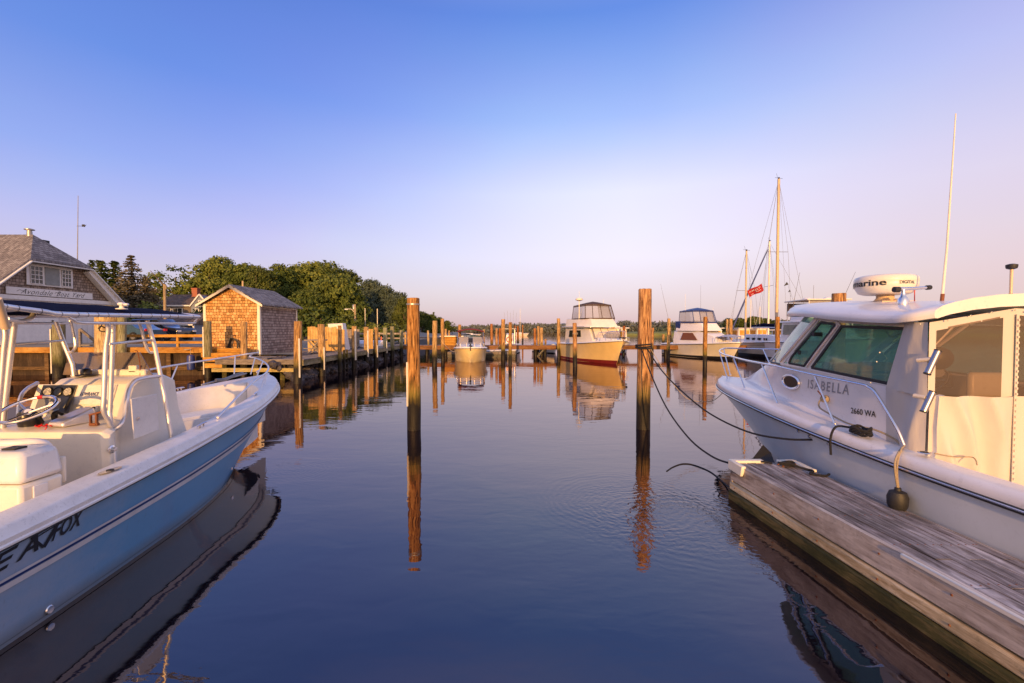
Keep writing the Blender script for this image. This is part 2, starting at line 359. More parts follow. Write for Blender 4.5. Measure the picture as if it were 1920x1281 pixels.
M['shingle_sun']=shingles('cedar_shingle_front','x',(.20,.085,.025),(.56,.29,.10),(.80,.52,.24),.17,.145)  # sunlit warmth of the front wall is part of this colour
M['shingle_side']=shingles('cedar_shingle_side','y',(.14,.105,.095),(.33,.26,.235),(.50,.42,.38),.17,.145)  # same cedar, greyer and darker: the side wall's shade is painted in
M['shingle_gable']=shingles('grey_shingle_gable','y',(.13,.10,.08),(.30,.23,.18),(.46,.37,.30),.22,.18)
M['roof']=shingles('asphalt_roof','y',(.12,.11,.115),(.22,.205,.21),(.33,.31,.31),.3,.15,vax='x')
M['roofx']=shingles('asphalt_roof_cross','x',(.06,.055,.05),(.12,.11,.10),(.18,.16,.15),.3,.15,vax='y')
M['roofbrown']=shingles('brown_roof','x',(.07,.05,.04),(.13,.095,.075),(.2,.15,.12),.3,.15,vax='y')
M['siding']=shingles('grey_siding','x',(.16,.17,.16),(.22,.23,.22),(.28,.28,.27),.16,4,gap=(.08,.08,.08),bump=.2,msz=.003)
M['bluesiding']=pmat('blue_grey_siding',(.20,.23,.30),.8,var=.1)
M['whitewall']=shingles('white_boarding','y',(.66,.64,.63),(.72,.70,.69),(.76,.74,.73),.5,4,gap=(.4,.38,.37),bump=.1,msz=.002)
M['rock']=pmat('dark_wet_rock',(.025,.022,.028),.6,scale=2,bump=.8,bdist=.15,col2=(.10,.085,.09))
M['mud']=pmat('dark_mud',(.03,.025,.02),.8,scale=2,bump=.4)
M['gravel']=pmat('gravel_yard',(.20,.17,.13),.9,scale=6,bump=.4,col2=(.32,.28,.23))
M['grass']=pmat('marsh_grass',(.10,.13,.03),.9,scale=.5,col2=(.22,.22,.06))
M['hill']=pmat('wooded_hill',(.07,.085,.09),.9,scale=.08,col2=(.12,.14,.13))  # bluish cast of distance haze mixed into the hill colour
M['leafA']=foliage('oak_foliage',(.014,.028,.007),(.085,.12,.024),(.26,.28,.06))
M['leafB']=foliage('dark_foliage',(.012,.024,.008),(.06,.085,.02),(.17,.19,.045))
M['leafC']=foliage('spruce_needles',(.02,.024,.014),(.11,.10,.065),(.28,.24,.16))
M['leafH']=foliage('hazy_foliage',(.035,.055,.045),(.08,.11,.08),(.16,.19,.12))  # blue haze painted into the leaf colour
M['leafD']=foliage('distant_foliage',(.10,.115,.125),(.14,.16,.16),(.19,.21,.19))  # pale, low contrast greens carry painted far haze
M['bark']=pmat('bark',(.11,.08,.06),.9,scale=8,bump=.6,stretch=(1,1,.2),col2=(.20,.16,.13))
M['pole']=wood('pole_timber',(.35,.25,.14),(.48,.36,.22),(.56,.45,.3),'z',2)
M['metalgrey']=pmat('galvanised_metal',(.35,.34,.33),.4,metal=.7)
M['mastgold']=pmat('painted_mast',(.62,.46,.30),.4,var=.08)
M['gauge']=pmat('gauge_face',(.65,.62,.55),.3,scale=60,col2=(.12,.11,.10))
M['cover']=pmat('silver_boat_cover',(.42,.40,.44),.35,scale=3,bump=.8,bdist=.1)
M['windcover']=pmat('windshield_cover_cloth',(.70,.58,.44),.8,var=.08,scale=3)
M['burgundy']=pmat('burgundy_canvas',(.12,.01,.02),.7)
M['interior']=pmat('cabin_interior',(.20,.14,.10),.8)
M['foot']=pmat('foundation_plaster',(.3,.27,.22),.9)
# ---------------------------------------------------------------- sky, sun, camera
w=bpy.data.worlds.new('World'); sc.world=w; w.use_nodes=True; t=w.node_tree; t.nodes.clear()
SUN_AZ=R(-3.0); SUN_EL=R(9)     # sun sits behind the viewpoint; azimuth of travel measured from +Y
tc=N(t,'ShaderNodeTexCoord'); sp=N(t,'ShaderNodeSeparateXYZ',{'Vector':tc.outputs['Generated']})
X,Y,Z=sp.outputs
el=math_(t,'ABSOLUTE',Z)
hz=math_(t,'SQRT',math_(t,'ADD',math_(t,'MULTIPLY',X,X),math_(t,'MULTIPLY',Y,Y)))
xr=math_(t,'DIVIDE',X,math_(t,'MAXIMUM',hz,.001)); 
front=ramp(t,el,[(0,(.68,.46,.50)),(.06,(.76,.55,.62)),(.15,(.88,.74,.84)),(.28,(.80,.76,.94)),(.41,(.38,.48,.88)),(.56,(.12,.23,.72)),(.70,(.30,.31,.66)),(.82,(.32,.36,.70)),(1,(.34,.42,.70))])
sideL=ramp(t,el,[(0,(.58,.41,.47)),(.08,(.60,.46,.58)),(.17,(.48,.45,.72)),(.28,(.27,.34,.76)),(.42,(.125,.22,.70)),(.57,(.085,.16,.58)),(.66,(.24,.28,.66)),(1,(.34,.42,.70))])
sideR=ramp(t,el,[(0,(.72,.48,.46)),(.10,(.76,.54,.55)),(.24,(.72,.60,.72)),(.40,(.50,.50,.82)),(.58,(.22,.28,.66)),(.66,(.30,.33,.68)),(1,(.34,.42,.70))])
back=ramp(t,el,[(0,(1.7,.85,.40)),(.12,(1.45,.85,.55)),(.35,(.85,.68,.66)),(.7,(.42,.44,.64)),(1,(.34,.42,.70))])
sg_=N(t,'ShaderNodeMapRange',{'Value':xr,'From Min':.20,'From Max':.34,'To Min':0,'To Max':1}).outputs[0]
side=mixc(t,sg_,sideL,sideR)
dl=math_(t,'SUBTRACT',.30,xr); dr=math_(t,'SUBTRACT',xr,.22)
ax=math_(t,'MAXIMUM',math_(t,'DIVIDE',dl,.95),math_(t,'DIVIDE',dr,.62))
fs=N(t,'ShaderNodeMapRange',{'Value':ax,'From Min':.0,'From Max':1.0,'To Min':0,'To Max':1},interpolation_type='SMOOTHSTEP').outputs[0]
c=mixc(t,fs,front,side)
fb=N(t,'ShaderNodeMapRange',{'Value':math_(t,'DIVIDE',Y,math_(t,'MAXIMUM',hz,.001)),'From Min':.35,'From Max':-.8,'To Min':0,'To Max':1},interpolation_type='SMOOTHSTEP').outputs[0]
c=mixc(t,fb,c,back)
# faint haze mottling so the gradient is not perfectly even
nz=N(t,'ShaderNodeTexNoise',{'Vector':N(t,'ShaderNodeMapping',{'Vector':tc.outputs['Generated'],'Scale':(1,1,2.4),'Rotation':(0,.5,0)}).outputs[0],'Scale':1.8,'Detail':4})
c=mixc(t,.15,c,nz.outputs[1],'OVERLAY')
sky=N(t,'ShaderNodeTexSky',sky_type='NISHITA',sun_disc=False,sun_elevation=SUN_EL,sun_rotation=R(180)+SUN_AZ,air_density=1.0,dust_density=1.5,ozone_density=3.0)
b1=N(t,'ShaderNodeBackground',{'Color':c,'Strength':.97}); b2=N(t,'ShaderNodeBackground',{'Color':sky.outputs[0],'Strength':.05})
ad=N(t,'ShaderNodeAddShader',{0:b1.outputs[0],1:b2.outputs[0]})
# the painted dusk gradient carries most of the light, the physical sky a little on top
o=N(t,'ShaderNodeOutputWorld'); t.links.new(ad.outputs[0],o.inputs[0])
ld=bpy.data.lights.new('sun','SUN'); ld.energy=5.0; ld.angle=R(.6); ld.color=(1.0,.53,.17)
lo=bpy.data.objects.new('sun',ld); col.objects.link(lo)
dirv=Vector((math.sin(R(3.5)),math.cos(R(3.5)),-math.tan(SUN_EL))).normalized()
lo.rotation_euler=dirv.to_track_quat('-Z','Y').to_euler(); lo.location=(-3,-20,12)
cd=bpy.data.cameras.new('camera'); cd.lens=16; cd.sensor_width=36; cd.clip_start=.05; cd.clip_end=5000
co=bpy.data.objects.new('camera',cd); col.objects.link(co); co.location=(0,0,CAMZ); co.rotation_euler=(R(90)-PITCH,0,0); sc.camera=co
sc.view_settings.view_transform='Standard'; sc.view_settings.look='None'; sc.view_settings.exposure=0
sc.cycles.max_bounces=8; sc.cycles.transparent_max_bounces=12; sc.cycles.caustics_reflective=False; sc.cycles.caustics_refractive=False
sc.cycles.sample_clamp_indirect=6
# ---------------------------------------------------------------- water
def water_mat():
    m,t,out=nt('harbour_water')
    pos=N(t,'ShaderNodeNewGeometry').outputs['Position']
    def nzz(scale,det,st=(1,1,1),dist=0):
        v=N(t,'ShaderNodeMapping',{'Vector':pos,'Scale':st})
        return math_(t,'SUBTRACT',N(t,'ShaderNodeTexNoise',{'Vector':v.outputs[0],'Scale':scale,'Detail':det,'Roughness':.5,'Distortion':dist}).outputs[0],.5)
    h=math_(t,'MULTIPLY',nzz(.5,2,(.7,1,1)),.011)
    h=math_(t,'ADD',h,math_(t,'MULTIPLY',nzz(2.4,2,(.55,1,1),.5),.0032))
    calm=N(t,'ShaderNodeMapRange',{'Value':nzz(.16,3),'From Min':-.10,'From Max':.14,'To Min':.05,'To Max':1.5}).outputs[0]
    h=math_(t,'ADD',h,math_(t,'MULTIPLY',math_(t,'MULTIPLY',nzz(9,3,(.45,1,1),.3),.0015),calm))
    # ripple rings
    def ring(cx,cy,lam,amp,r0,fall,ph=0):
        d=N(t,'ShaderNodeVectorMath',{0:pos,1:(cx,cy,0)},operation='DISTANCE').outputs[1]
        dd=math_(t,'ADD',d,math_(t,'MULTIPLY',nzz(1.3,3),.42))
        s=math_(t,'SINE',math_(t,'MULTIPLY',dd,2*math.pi/lam))
        e=math_(t,'EXPONENT',math_(t,'MULTIPLY',math_(t,'POWER',math_(t,'DIVIDE',math_(t,'ABSOLUTE',math_(t,'SUBTRACT',d,r0)),fall),2),-1))
        return math_(t,'MULTIPLY',math_(t,'MULTIPLY',s,e),amp)
    for a in ((1.75,5.75,.085,.00032,.55,.45),(2.15,5.35,.12,.00036,.85,.40),(2.95,6.15,.075,.0004,.15,.45),(1.5,6.1,.10,.0003,.9,.35),(-3.6,7.3,.08,.0003,.3,.5)):
        h=math_(t,'ADD',h,ring(*a))
    dd_=N(t,'ShaderNodeVectorMath',{0:pos,1:(2.0,5.6,0)},operation='DISTANCE').outputs[1]
    pf=N(t,'ShaderNodeMapRange',{'Value':math_(t,'ADD',dd_,math_(t,'MULTIPLY',nzz(1.2,3),1.2)),'From Min':1.7,'From Max':.7,'To Min':0,'To Max':1},interpolation_type='SMOOTHSTEP').outputs[0]
    h=math_(t,'ADD',h,math_(t,'MULTIPLY',math_(t,'MULTIPLY',nzz(11,3,(1,1,1),.8),.0042),pf))
    bp=N(t,'ShaderNodeBump',{'Height':h,'Strength':1,'Distance':1})
    fr=N(t,'ShaderNodeFresnel',{'IOR':2.5,'Normal':bp.outputs[0]})
    dn=N(t,'ShaderNodeTexNoise',{'Vector':pos,'Scale':.25,'Detail':3})
    body=mixc(t,dn.outputs[0],(.004,.003,.006,1),(.008,.006,.010,1))
    df=N(t,'ShaderNodeBsdfDiffuse',{'Color':body}); gl=N(t,'ShaderNodeBsdfGlossy',{'Color':(1,.87,.83,1),'Roughness':.018,'Normal':bp.outputs[0]})
    mx=N(t,'ShaderNodeMixShader',{0:fr.outputs[0],1:df.outputs[0],2:gl.outputs[0]})
    t.links.new(mx.outputs[0],out.inputs[0]); return m
struct(MB().poly([(-1500,-300,0),(1500,-300,0),(1500,3000,0),(-1500,3000,0)]).build('water',water_mat(),smooth=False))
# ---------------------------------------------------------------- left bank ground
def gz(x,y):
    """height of the land on the left bank"""
    h=1.0
    if x<-15.2 and y<40: h=1.36
    # rise into the wooded knoll
    k=max(0,min(1,(y-42)/25))*max(0,min(1,(-9-x)/14))
    h+=k*k*1.8
    if y>34: h+= .5*max(0,min(1,(-22-x)/12))*max(0,min(1,(y-34)/20))
    return h
def land():
    mb=MB(); xs=[-420,-200,-110,-80,-65,-55,-47,-40,-35,-31,-28,-25,-22,-19.5,-17,-15.3,-15.1,-13,-11.6,-10.9]; ys=[22.7,24,26,28,31,34,37,40,43,46,50,55,60,66,74,85,100,130]
    rows=[]
    for y in ys:
        r=[]
        for x in xs:
            xx=x
            if x==-10.9:                       # shoreline bends back past the end of the boardwalk
                xx = -10.9 if y<41 else (-10.9-(y-41)*.0)
            r.append(Vector((xx,y,gz(xx,y)+.05*noise.noise((x*.3,y*.3,0)))))
        rows.append(r)
    mb.grid(rows)
    struct(mb.build('ground',M['gravel'],ang=80))
    # steep dark bank below the boardwalk
    mb=MB(); rows=[]
    for i in range(45):
        y=20.2+i*.95
        rows.append([Vector((-10.9,y,1.0)),Vector((-10.55,y,.55+.1*noise.noise((y,1,0)))),Vector((-10.0+.2*noise.noise((y*.7,3,0)),y,.12)),Vector((-9.5,y,-.4))])
    mb.grid(rows); struct(mb.build('bank',M['mud'],ang=80))
    mb=MB()
    rng=random.Random(3)
    for i in range(620):
        y=rng.uniform(20,40.5); f=rng.random(); x=-10.75+f*1.25; z=.85-f*.85
        s=rng.uniform(.13,.34); M4=Matrix.Translation((x,y,z))@Matrix.Rotation(rng.random()*6,4,'Z')@Matrix.Rotation(rng.random()*6,4,'X')
        ico=[(0,0,1),(.9,0,.4),(.28,.85,.4),(-.72,.53,.4),(-.72,-.53,.4),(.28,-.85,.4),(.72,.53,-.4),(-.28,.85,-.4),(-.9,0,-.4),(-.28,-.85,-.4),(.72,-.53,-.4),(0,0,-1)]
        sx,sy,sz=s*rng.uniform(.8,1.3),s*rng.uniform(.7,1.2),s*rng.uniform(.5,.9)
        vs=[M4@Vector((a*sx*rng.uniform(.8,1.15),b*sy*rng.uniform(.8,1.15),c_*sz)) for a,b,c_ in ico]
        fs=[(0,1,2),(0,2,3),(0,3,4),(0,4,5),(0,5,1),(1,6,2),(2,7,3),(3,8,4),(4,9,5),(5,10,1),(1,10,6),(2,6,7),(3,7,8),(4,8,9),(5,9,10),(11,7,6),(11,8,7),(11,9,8),(11,10,9),(11,6,10)]
        mb.add(vs,fs)
    struct(mb.build('bank_rocks',M['rock'],ang=25,recalc=False),'stuff')
land()
# ---------------------------------------------------------------- far shores
def ridge(name,pts,depth,mat,base=0,jag=.6,seed=0,step=1.5):
    """pts: (x,y,h) along the shore; a wooded ridge rising behind a low bank"""
    mb=MB(); rows=[[] for _ in range(5)]
    path=[]
    for (a,b) in zip(pts[:-1],pts[1:]):
        n=max(2,int((Vector(a[:2])-Vector(b[:2])).length/step))
        for i in range(n): f=i/n; path.append([a[k]*(1-f)+b[k]*f for k in range(3)])
    path.append(pts[-1])
    for (x,y,h) in path:
        j=jag*(noise.noise((x*.12,seed,0))*1.6+noise.noise((x*.5,seed,5))*.8+noise.noise((x*1.3,seed,9))*.35)
        hh=max(.3,h+j*min(1,h/3))
        rows[0].append(Vector((x,y,base-.3))); rows[1].append(Vector((x,y+.5,base+hh*.42+.4*noise.noise((x*.9,1,seed)))));
        rows[2].append(Vector((x,y+depth*.12,base+hh*.75+.5*noise.noise((x*.9,3,seed))))); rows[3].append(Vector((x,y+depth*.3,base+hh))); rows[4].append(Vector((x,y+depth,base+hh*.9)))
    mb.grid(rows); return mb.build(name,mat,ang=180)
# ---------------------------------------------------------------- foliage
def leaf_mesh(name,blobs,seed,dens=1.0,leaf=.24,mats=None,flat=.0):
    """blobs: (x,y,z,rx,ry,rz) lobes; leaf clumps near each lobe's surface"""
    rng=random.Random(seed); vs=[];fs=[];cs=[]
    zmin=min(b[2]-b[5] for b in blobs); zmax=max(b[2]+b[5] for b in blobs)
    for (bx,by,bz,rx,ry,rz) in blobs:
        area=(rx*ry+ry*rz+rx*rz)/3*12.6
        nc=max(8,int(area*1.6*dens))
        for i in range(nc):
            u=rng.uniform(-1,1); a=rng.uniform(0,2*math.pi); s=math.sqrt(1-u*u)
            d=Vector((s*math.cos(a),s*math.sin(a),u))
            if d.z<-.75 : continue
            rr=rng.uniform(.78,1.06)+.16*noise.noise(d*2.3+Vector((seed,bx,by)))
            c=Vector((bx+d.x*rx*rr,by+d.y*ry*rr,bz+d.z*rz*rr))
            cr_=rng.uniform(.35,.75); shade=.30+.40*rng.random()*(.6+.4*d.z)+.22*(c.z-zmin)/(zmax-zmin+.01)*(.5+.5*d.z)+.16*max(0,-d.y)  # painted light: leaves paler on top and toward the sun, darker inside
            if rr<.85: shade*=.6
            for k in range(int(13*dens**.3)):
                p=c+Vector((rng.gauss(0,cr_*.5),rng.gauss(0,cr_*.5),rng.gauss(0,cr_*.34)))
                n=(d+Vector((rng.uniform(-1,1),rng.uniform(-1,1),rng.uniform(-.6,1))) *.9).normalized()
                t1=n.cross(Vector((rng.random(),rng.random(),rng.random()+.1))).normalized(); t2=n.cross(t1)
                L=leaf*rng.uniform(.5,1.15); w_=L*rng.uniform(.45,.8); b=len(vs)
                vs+= [p-t1*L,p-t2*w_,p+t1*L*.9+n*.05,p+t2*w_]; fs.append((b,b+1,b+2,b+3)); q=shade*rng.uniform(.75,1.2); cs+=[q]*4
    mb=MB(); mb.v=[tuple(v) for v in vs]; mb.f=fs; mb.m=[0]*len(fs); mb.c=cs
    return mb
def blobs_round(h,r,seed,n=9,low=.25):
    rng=random.Random(seed); out=[]
    for i in range(n):
        f=rng.random(); z=h*(low+(1-low)*f*.8); k=math.sin(math.pi*min(1,.22+f*.70)); a=rng.uniform(0,6.28); q=rng.uniform(.25,.65)*r*k
        s=r*rng.uniform(.34,.52)
        out.append((math.cos(a)*q*1.2,math.sin(a)*q,z,s,s,s*.8))
    out.append((0,0,h*.80,r*.5,r*.5,h*.17)); out.append((0,0,h*.55,r*.62,r*.62,h*.26))
    return out
def trunk_mb(h,r,seed,limbs=6):
    rng=random.Random(seed+99); mb=MB()
    pts=[Vector((0,0,-.3))]; 
    for i in range(1,7): pts.append(Vector((rng.uniform(-.12,.12)*i*.6,rng.uniform(-.1,.1)*i*.6,h*.13*i)))
    mb.tube(pts,[r*(1.25-.16*i) for i in range(7)],8)
    for i in range(limbs):
        a=rng.uniform(0,6.28); z0=h*rng.uniform(.25,.5); L=h*rng.uniform(.22,.4)
        p0=Vector((0,0,z0)); p1=p0+Vector((math.cos(a)*L*.45,math.sin(a)*L*.45,L*.55)); p2=p1+Vector((math.cos(a+.4)*L*.35,math.sin(a+.4)*L*.35,L*.45))
        mb.tube([p0,p1,p2],[r*.5,r*.32,r*.14],6)
    return mb
PROTO={}
def tree_proto(key,h,r,seed,leafmat,n=9,dens=1,leaf=.26,low=.22,blobs=None,limbs=6):
    t_=thing(key,'deciduous tree','tree')
    trunk_mb(h,.28,seed,limbs).build('trunk',M['bark'],t_)
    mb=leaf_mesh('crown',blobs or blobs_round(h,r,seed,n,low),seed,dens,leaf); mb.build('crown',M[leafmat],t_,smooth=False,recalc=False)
    PROTO[key]=[t_,False]; return t_
def conifer_proto(key,h,r,seed,leafmat):
    t_=thing(key,'spruce tree','tree'); rng=random.Random(seed)
    MB().tube([(0,0,-.3),(0,0,h*.5),(0,0,h*.98)],[.2,.12,.03],8).build('trunk',M['bark'],t_)
    vs=[];fs=[];cs=[]
    z=h*.08
    while z<h*.99:
        f=(z/h); rad=r*(1-f)**.85*rng.uniform(.85,1.1)+.08; nb=max(5,int(rad*6))
        for k in range(nb):
            a=rng.uniform(0,6.28); L=rad*rng.uniform(.7,1.1); steps=max(3,int(L/.16))
            for s_ in range(steps):
                g=(s_+.5)/steps; p=Vector((math.cos(a)*L*g,math.sin(a)*L*g,z-.22*L*g*g+.12*L*g))
                for q in range(5):
                    d=Vector((rng.uniform(-1,1),rng.uniform(-1,1),rng.uniform(-1.1,.2))); d.normalize(); s2=d.cross(Vector((rng.random(),rng.random(),.3))).normalized()
                    ln=rng.uniform(.14,.30); w_=ln*.35; b=len(vs); pp=p+Vector((rng.gauss(0,.06),rng.gauss(0,.06),rng.gauss(0,.05)))
                    vs+= [pp,pp+d*ln*.5+s2*w_,pp+d*ln,pp+d*ln*.5-s2*w_]; fs.append((b,b+1,b+2,b+3)); c_=(.3+.5*g)*rng.uniform(.6,1.25); cs+=[c_]*4
        z+=h*.028*rng.uniform(.8,1.2)
    mb=MB(); mb.v=[tuple(v) for v in vs]; mb.f=fs; mb.m=[0]*len(fs); mb.c=cs
    mb.build('crown',M[leafmat],t_,smooth=False,recalc=False); PROTO[key]=[t_,False]; return t_
def put_tree(key,name,px,ytop,Y,label,H,wd=1.0,group='trees of the wooded bank',rz=0,dz=0):
    """H: height of the prototype; the tree reaches the height that stands at ytop"""
    top=W(px,ytop,Y); g=gz(top.x,Y)+dz; s=(top.z-g)/H
    p,used=PROTO[key]
    if not used: o=p; PROTO[key][1]=True; o.location=(top.x,Y,g); o.rotation_euler=(0,0,rz); o.name=name; o['label']=label; o['group']=group; PROTO[key][0]=o
    else: o=dup(p,(top.x,Y,g),rz,label,group); o.name=name
    for i,ch in enumerate(o.children): ch.name='trunk' if 'trunk' in ch.name else 'crown'
    o.scale=(s*wd,s*wd,s); return o
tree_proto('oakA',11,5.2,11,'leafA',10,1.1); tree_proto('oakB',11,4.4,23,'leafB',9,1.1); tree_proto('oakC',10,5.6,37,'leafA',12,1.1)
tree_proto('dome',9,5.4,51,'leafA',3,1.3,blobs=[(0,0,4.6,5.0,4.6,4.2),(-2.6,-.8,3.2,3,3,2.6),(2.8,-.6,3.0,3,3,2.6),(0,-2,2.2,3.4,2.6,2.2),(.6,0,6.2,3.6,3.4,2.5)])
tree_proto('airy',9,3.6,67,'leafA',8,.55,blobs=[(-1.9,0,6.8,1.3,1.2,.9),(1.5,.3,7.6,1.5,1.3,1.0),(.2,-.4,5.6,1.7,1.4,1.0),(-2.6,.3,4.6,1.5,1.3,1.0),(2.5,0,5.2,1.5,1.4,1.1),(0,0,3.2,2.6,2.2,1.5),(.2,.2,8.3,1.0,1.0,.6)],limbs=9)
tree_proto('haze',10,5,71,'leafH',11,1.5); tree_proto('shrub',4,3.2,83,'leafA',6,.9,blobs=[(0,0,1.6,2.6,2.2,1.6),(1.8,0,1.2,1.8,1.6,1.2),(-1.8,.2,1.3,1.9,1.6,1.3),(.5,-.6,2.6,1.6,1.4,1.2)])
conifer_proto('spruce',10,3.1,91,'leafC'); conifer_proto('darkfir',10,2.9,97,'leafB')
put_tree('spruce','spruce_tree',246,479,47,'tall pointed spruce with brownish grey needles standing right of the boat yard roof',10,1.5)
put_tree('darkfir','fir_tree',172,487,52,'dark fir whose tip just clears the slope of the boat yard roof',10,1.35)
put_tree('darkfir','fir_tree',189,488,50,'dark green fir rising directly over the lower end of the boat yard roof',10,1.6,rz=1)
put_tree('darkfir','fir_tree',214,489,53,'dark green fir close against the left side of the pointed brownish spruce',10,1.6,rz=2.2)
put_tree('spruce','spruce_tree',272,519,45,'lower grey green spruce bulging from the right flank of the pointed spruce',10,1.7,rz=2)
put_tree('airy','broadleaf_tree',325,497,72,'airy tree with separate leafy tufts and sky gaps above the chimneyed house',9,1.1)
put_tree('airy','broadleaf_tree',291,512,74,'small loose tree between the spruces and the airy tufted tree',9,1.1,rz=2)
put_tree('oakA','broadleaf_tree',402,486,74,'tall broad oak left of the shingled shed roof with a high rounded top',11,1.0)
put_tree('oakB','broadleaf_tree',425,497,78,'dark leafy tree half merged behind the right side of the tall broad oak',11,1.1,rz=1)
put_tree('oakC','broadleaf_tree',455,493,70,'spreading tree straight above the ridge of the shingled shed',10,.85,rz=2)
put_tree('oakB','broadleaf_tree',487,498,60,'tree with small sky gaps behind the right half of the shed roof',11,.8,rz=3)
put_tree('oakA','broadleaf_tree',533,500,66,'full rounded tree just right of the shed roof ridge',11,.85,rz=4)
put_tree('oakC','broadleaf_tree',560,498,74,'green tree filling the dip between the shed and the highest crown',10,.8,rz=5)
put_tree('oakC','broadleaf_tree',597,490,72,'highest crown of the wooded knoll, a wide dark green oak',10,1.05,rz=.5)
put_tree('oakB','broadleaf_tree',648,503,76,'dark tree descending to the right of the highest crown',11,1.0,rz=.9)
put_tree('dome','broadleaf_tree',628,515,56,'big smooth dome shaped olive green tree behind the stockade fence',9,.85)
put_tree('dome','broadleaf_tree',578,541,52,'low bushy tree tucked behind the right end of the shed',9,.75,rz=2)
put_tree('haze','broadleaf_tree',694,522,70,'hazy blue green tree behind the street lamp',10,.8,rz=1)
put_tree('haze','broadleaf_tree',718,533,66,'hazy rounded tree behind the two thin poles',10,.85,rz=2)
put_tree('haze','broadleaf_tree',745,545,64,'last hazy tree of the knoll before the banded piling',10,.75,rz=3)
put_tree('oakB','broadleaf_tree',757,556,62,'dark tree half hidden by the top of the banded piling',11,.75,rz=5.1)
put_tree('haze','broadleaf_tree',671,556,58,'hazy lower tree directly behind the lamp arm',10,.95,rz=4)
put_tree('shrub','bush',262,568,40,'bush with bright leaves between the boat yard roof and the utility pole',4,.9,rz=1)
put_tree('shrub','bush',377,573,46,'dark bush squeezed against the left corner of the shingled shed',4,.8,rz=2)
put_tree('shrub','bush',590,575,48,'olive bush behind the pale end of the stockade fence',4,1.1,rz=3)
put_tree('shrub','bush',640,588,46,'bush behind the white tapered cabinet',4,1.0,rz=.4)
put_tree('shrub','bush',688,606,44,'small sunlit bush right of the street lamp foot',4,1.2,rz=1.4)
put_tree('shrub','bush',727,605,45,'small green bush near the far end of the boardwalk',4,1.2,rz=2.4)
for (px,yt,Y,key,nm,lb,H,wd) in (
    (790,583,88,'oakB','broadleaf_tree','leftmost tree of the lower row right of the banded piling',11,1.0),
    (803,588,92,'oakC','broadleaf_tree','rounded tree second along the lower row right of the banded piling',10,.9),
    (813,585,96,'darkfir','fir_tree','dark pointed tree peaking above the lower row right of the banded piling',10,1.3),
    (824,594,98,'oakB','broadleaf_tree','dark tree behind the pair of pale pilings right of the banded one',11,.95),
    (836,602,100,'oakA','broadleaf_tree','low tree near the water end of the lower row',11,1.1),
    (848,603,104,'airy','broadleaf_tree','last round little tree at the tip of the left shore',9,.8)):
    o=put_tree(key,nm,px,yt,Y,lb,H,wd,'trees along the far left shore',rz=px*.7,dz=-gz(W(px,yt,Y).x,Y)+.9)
# ---------------------------------------------------------------- far land
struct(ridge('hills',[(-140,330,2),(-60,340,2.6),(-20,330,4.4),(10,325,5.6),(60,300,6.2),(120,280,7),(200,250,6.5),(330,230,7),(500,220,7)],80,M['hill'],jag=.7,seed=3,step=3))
def forest_strip(name,pts,n,seed,mat,leaf=1.3,cr_=2.0,label=None):
    rng=random.Random(seed); vs=[];fs=[];cs=[]
    for i in range(n):
        f=rng.random()*(len(pts)-1); k=int(f); f-=k; a=pts[k]; b=pts[k+1]
        x=a[0]*(1-f)+b[0]*f; y=a[1]*(1-f)+b[1]*f; h=a[2]*(1-f)+b[2]*f
        top=h*(1+.22*noise.noise((x*.06,seed,0))+.12*noise.noise((x*.25,seed,2))); z=top*rng.uniform(.15,1.0)
        y+=z*.8+rng.uniform(-2,2); sh=rng.uniform(.2,.75)*(.6+.4*z/h)
        for q in range(7):
            p=Vector((x+rng.gauss(0,cr_*.6),y+rng.gauss(0,cr_*.4),z+rng.gauss(0,cr_*.28)))
            d=Vector((rng.uniform(-1,1),rng.uniform(-1,.2),rng.uniform(-.3,1))).normalized(); t1=d.cross(Vector((rng.random(),rng.random(),.2))).normalized(); t2=d.cross(t1); b_=len(vs); L=leaf*rng.uniform(.5,1)
            vs+=[p-t1*L,p-t2*L*.6,p+t1*L,p+t2*L*.6]; fs.append((b_,b_+1,b_+2,b_+3)); cs+=[sh*rng.uniform(.8,1.2)]*4
    mb=MB(); mb.v=[tuple(v) for v in vs]; mb.f=fs; mb.m=[0]*len(fs); mb.c=cs
    return struct(mb.build(name,M[mat],smooth=False,recalc=False),'stuff')
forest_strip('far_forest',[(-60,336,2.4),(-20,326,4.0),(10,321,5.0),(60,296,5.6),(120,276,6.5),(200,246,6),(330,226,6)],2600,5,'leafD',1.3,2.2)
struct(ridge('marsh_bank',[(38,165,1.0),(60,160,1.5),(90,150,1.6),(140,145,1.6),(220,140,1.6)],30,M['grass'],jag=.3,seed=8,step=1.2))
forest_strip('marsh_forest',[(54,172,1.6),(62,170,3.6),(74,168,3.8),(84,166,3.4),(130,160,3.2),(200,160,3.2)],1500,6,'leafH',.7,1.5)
struct(ridge('shore_bank',[(-34,62,1.3),(-20,60,1.25),(-14,60,1.2),(-7.5,62,1.1),(-4.6,75,.9),(-6,92,.9),(-10,112,.9),(-30,140,.9)],3,M['mud'],jag=.12,seed=2,step=1.0))
struct(MB().poly([(-34,61,1.02),(-14,60.6,.99),(-7.6,62.6,.93),(-5.0,76,.8),(-6.4,93,.8),(-10.4,113,.8),(-40,150,.8),(-160,150,.8),(-160,61,1)]).build('grass_bank',M['grass'],smooth=False))
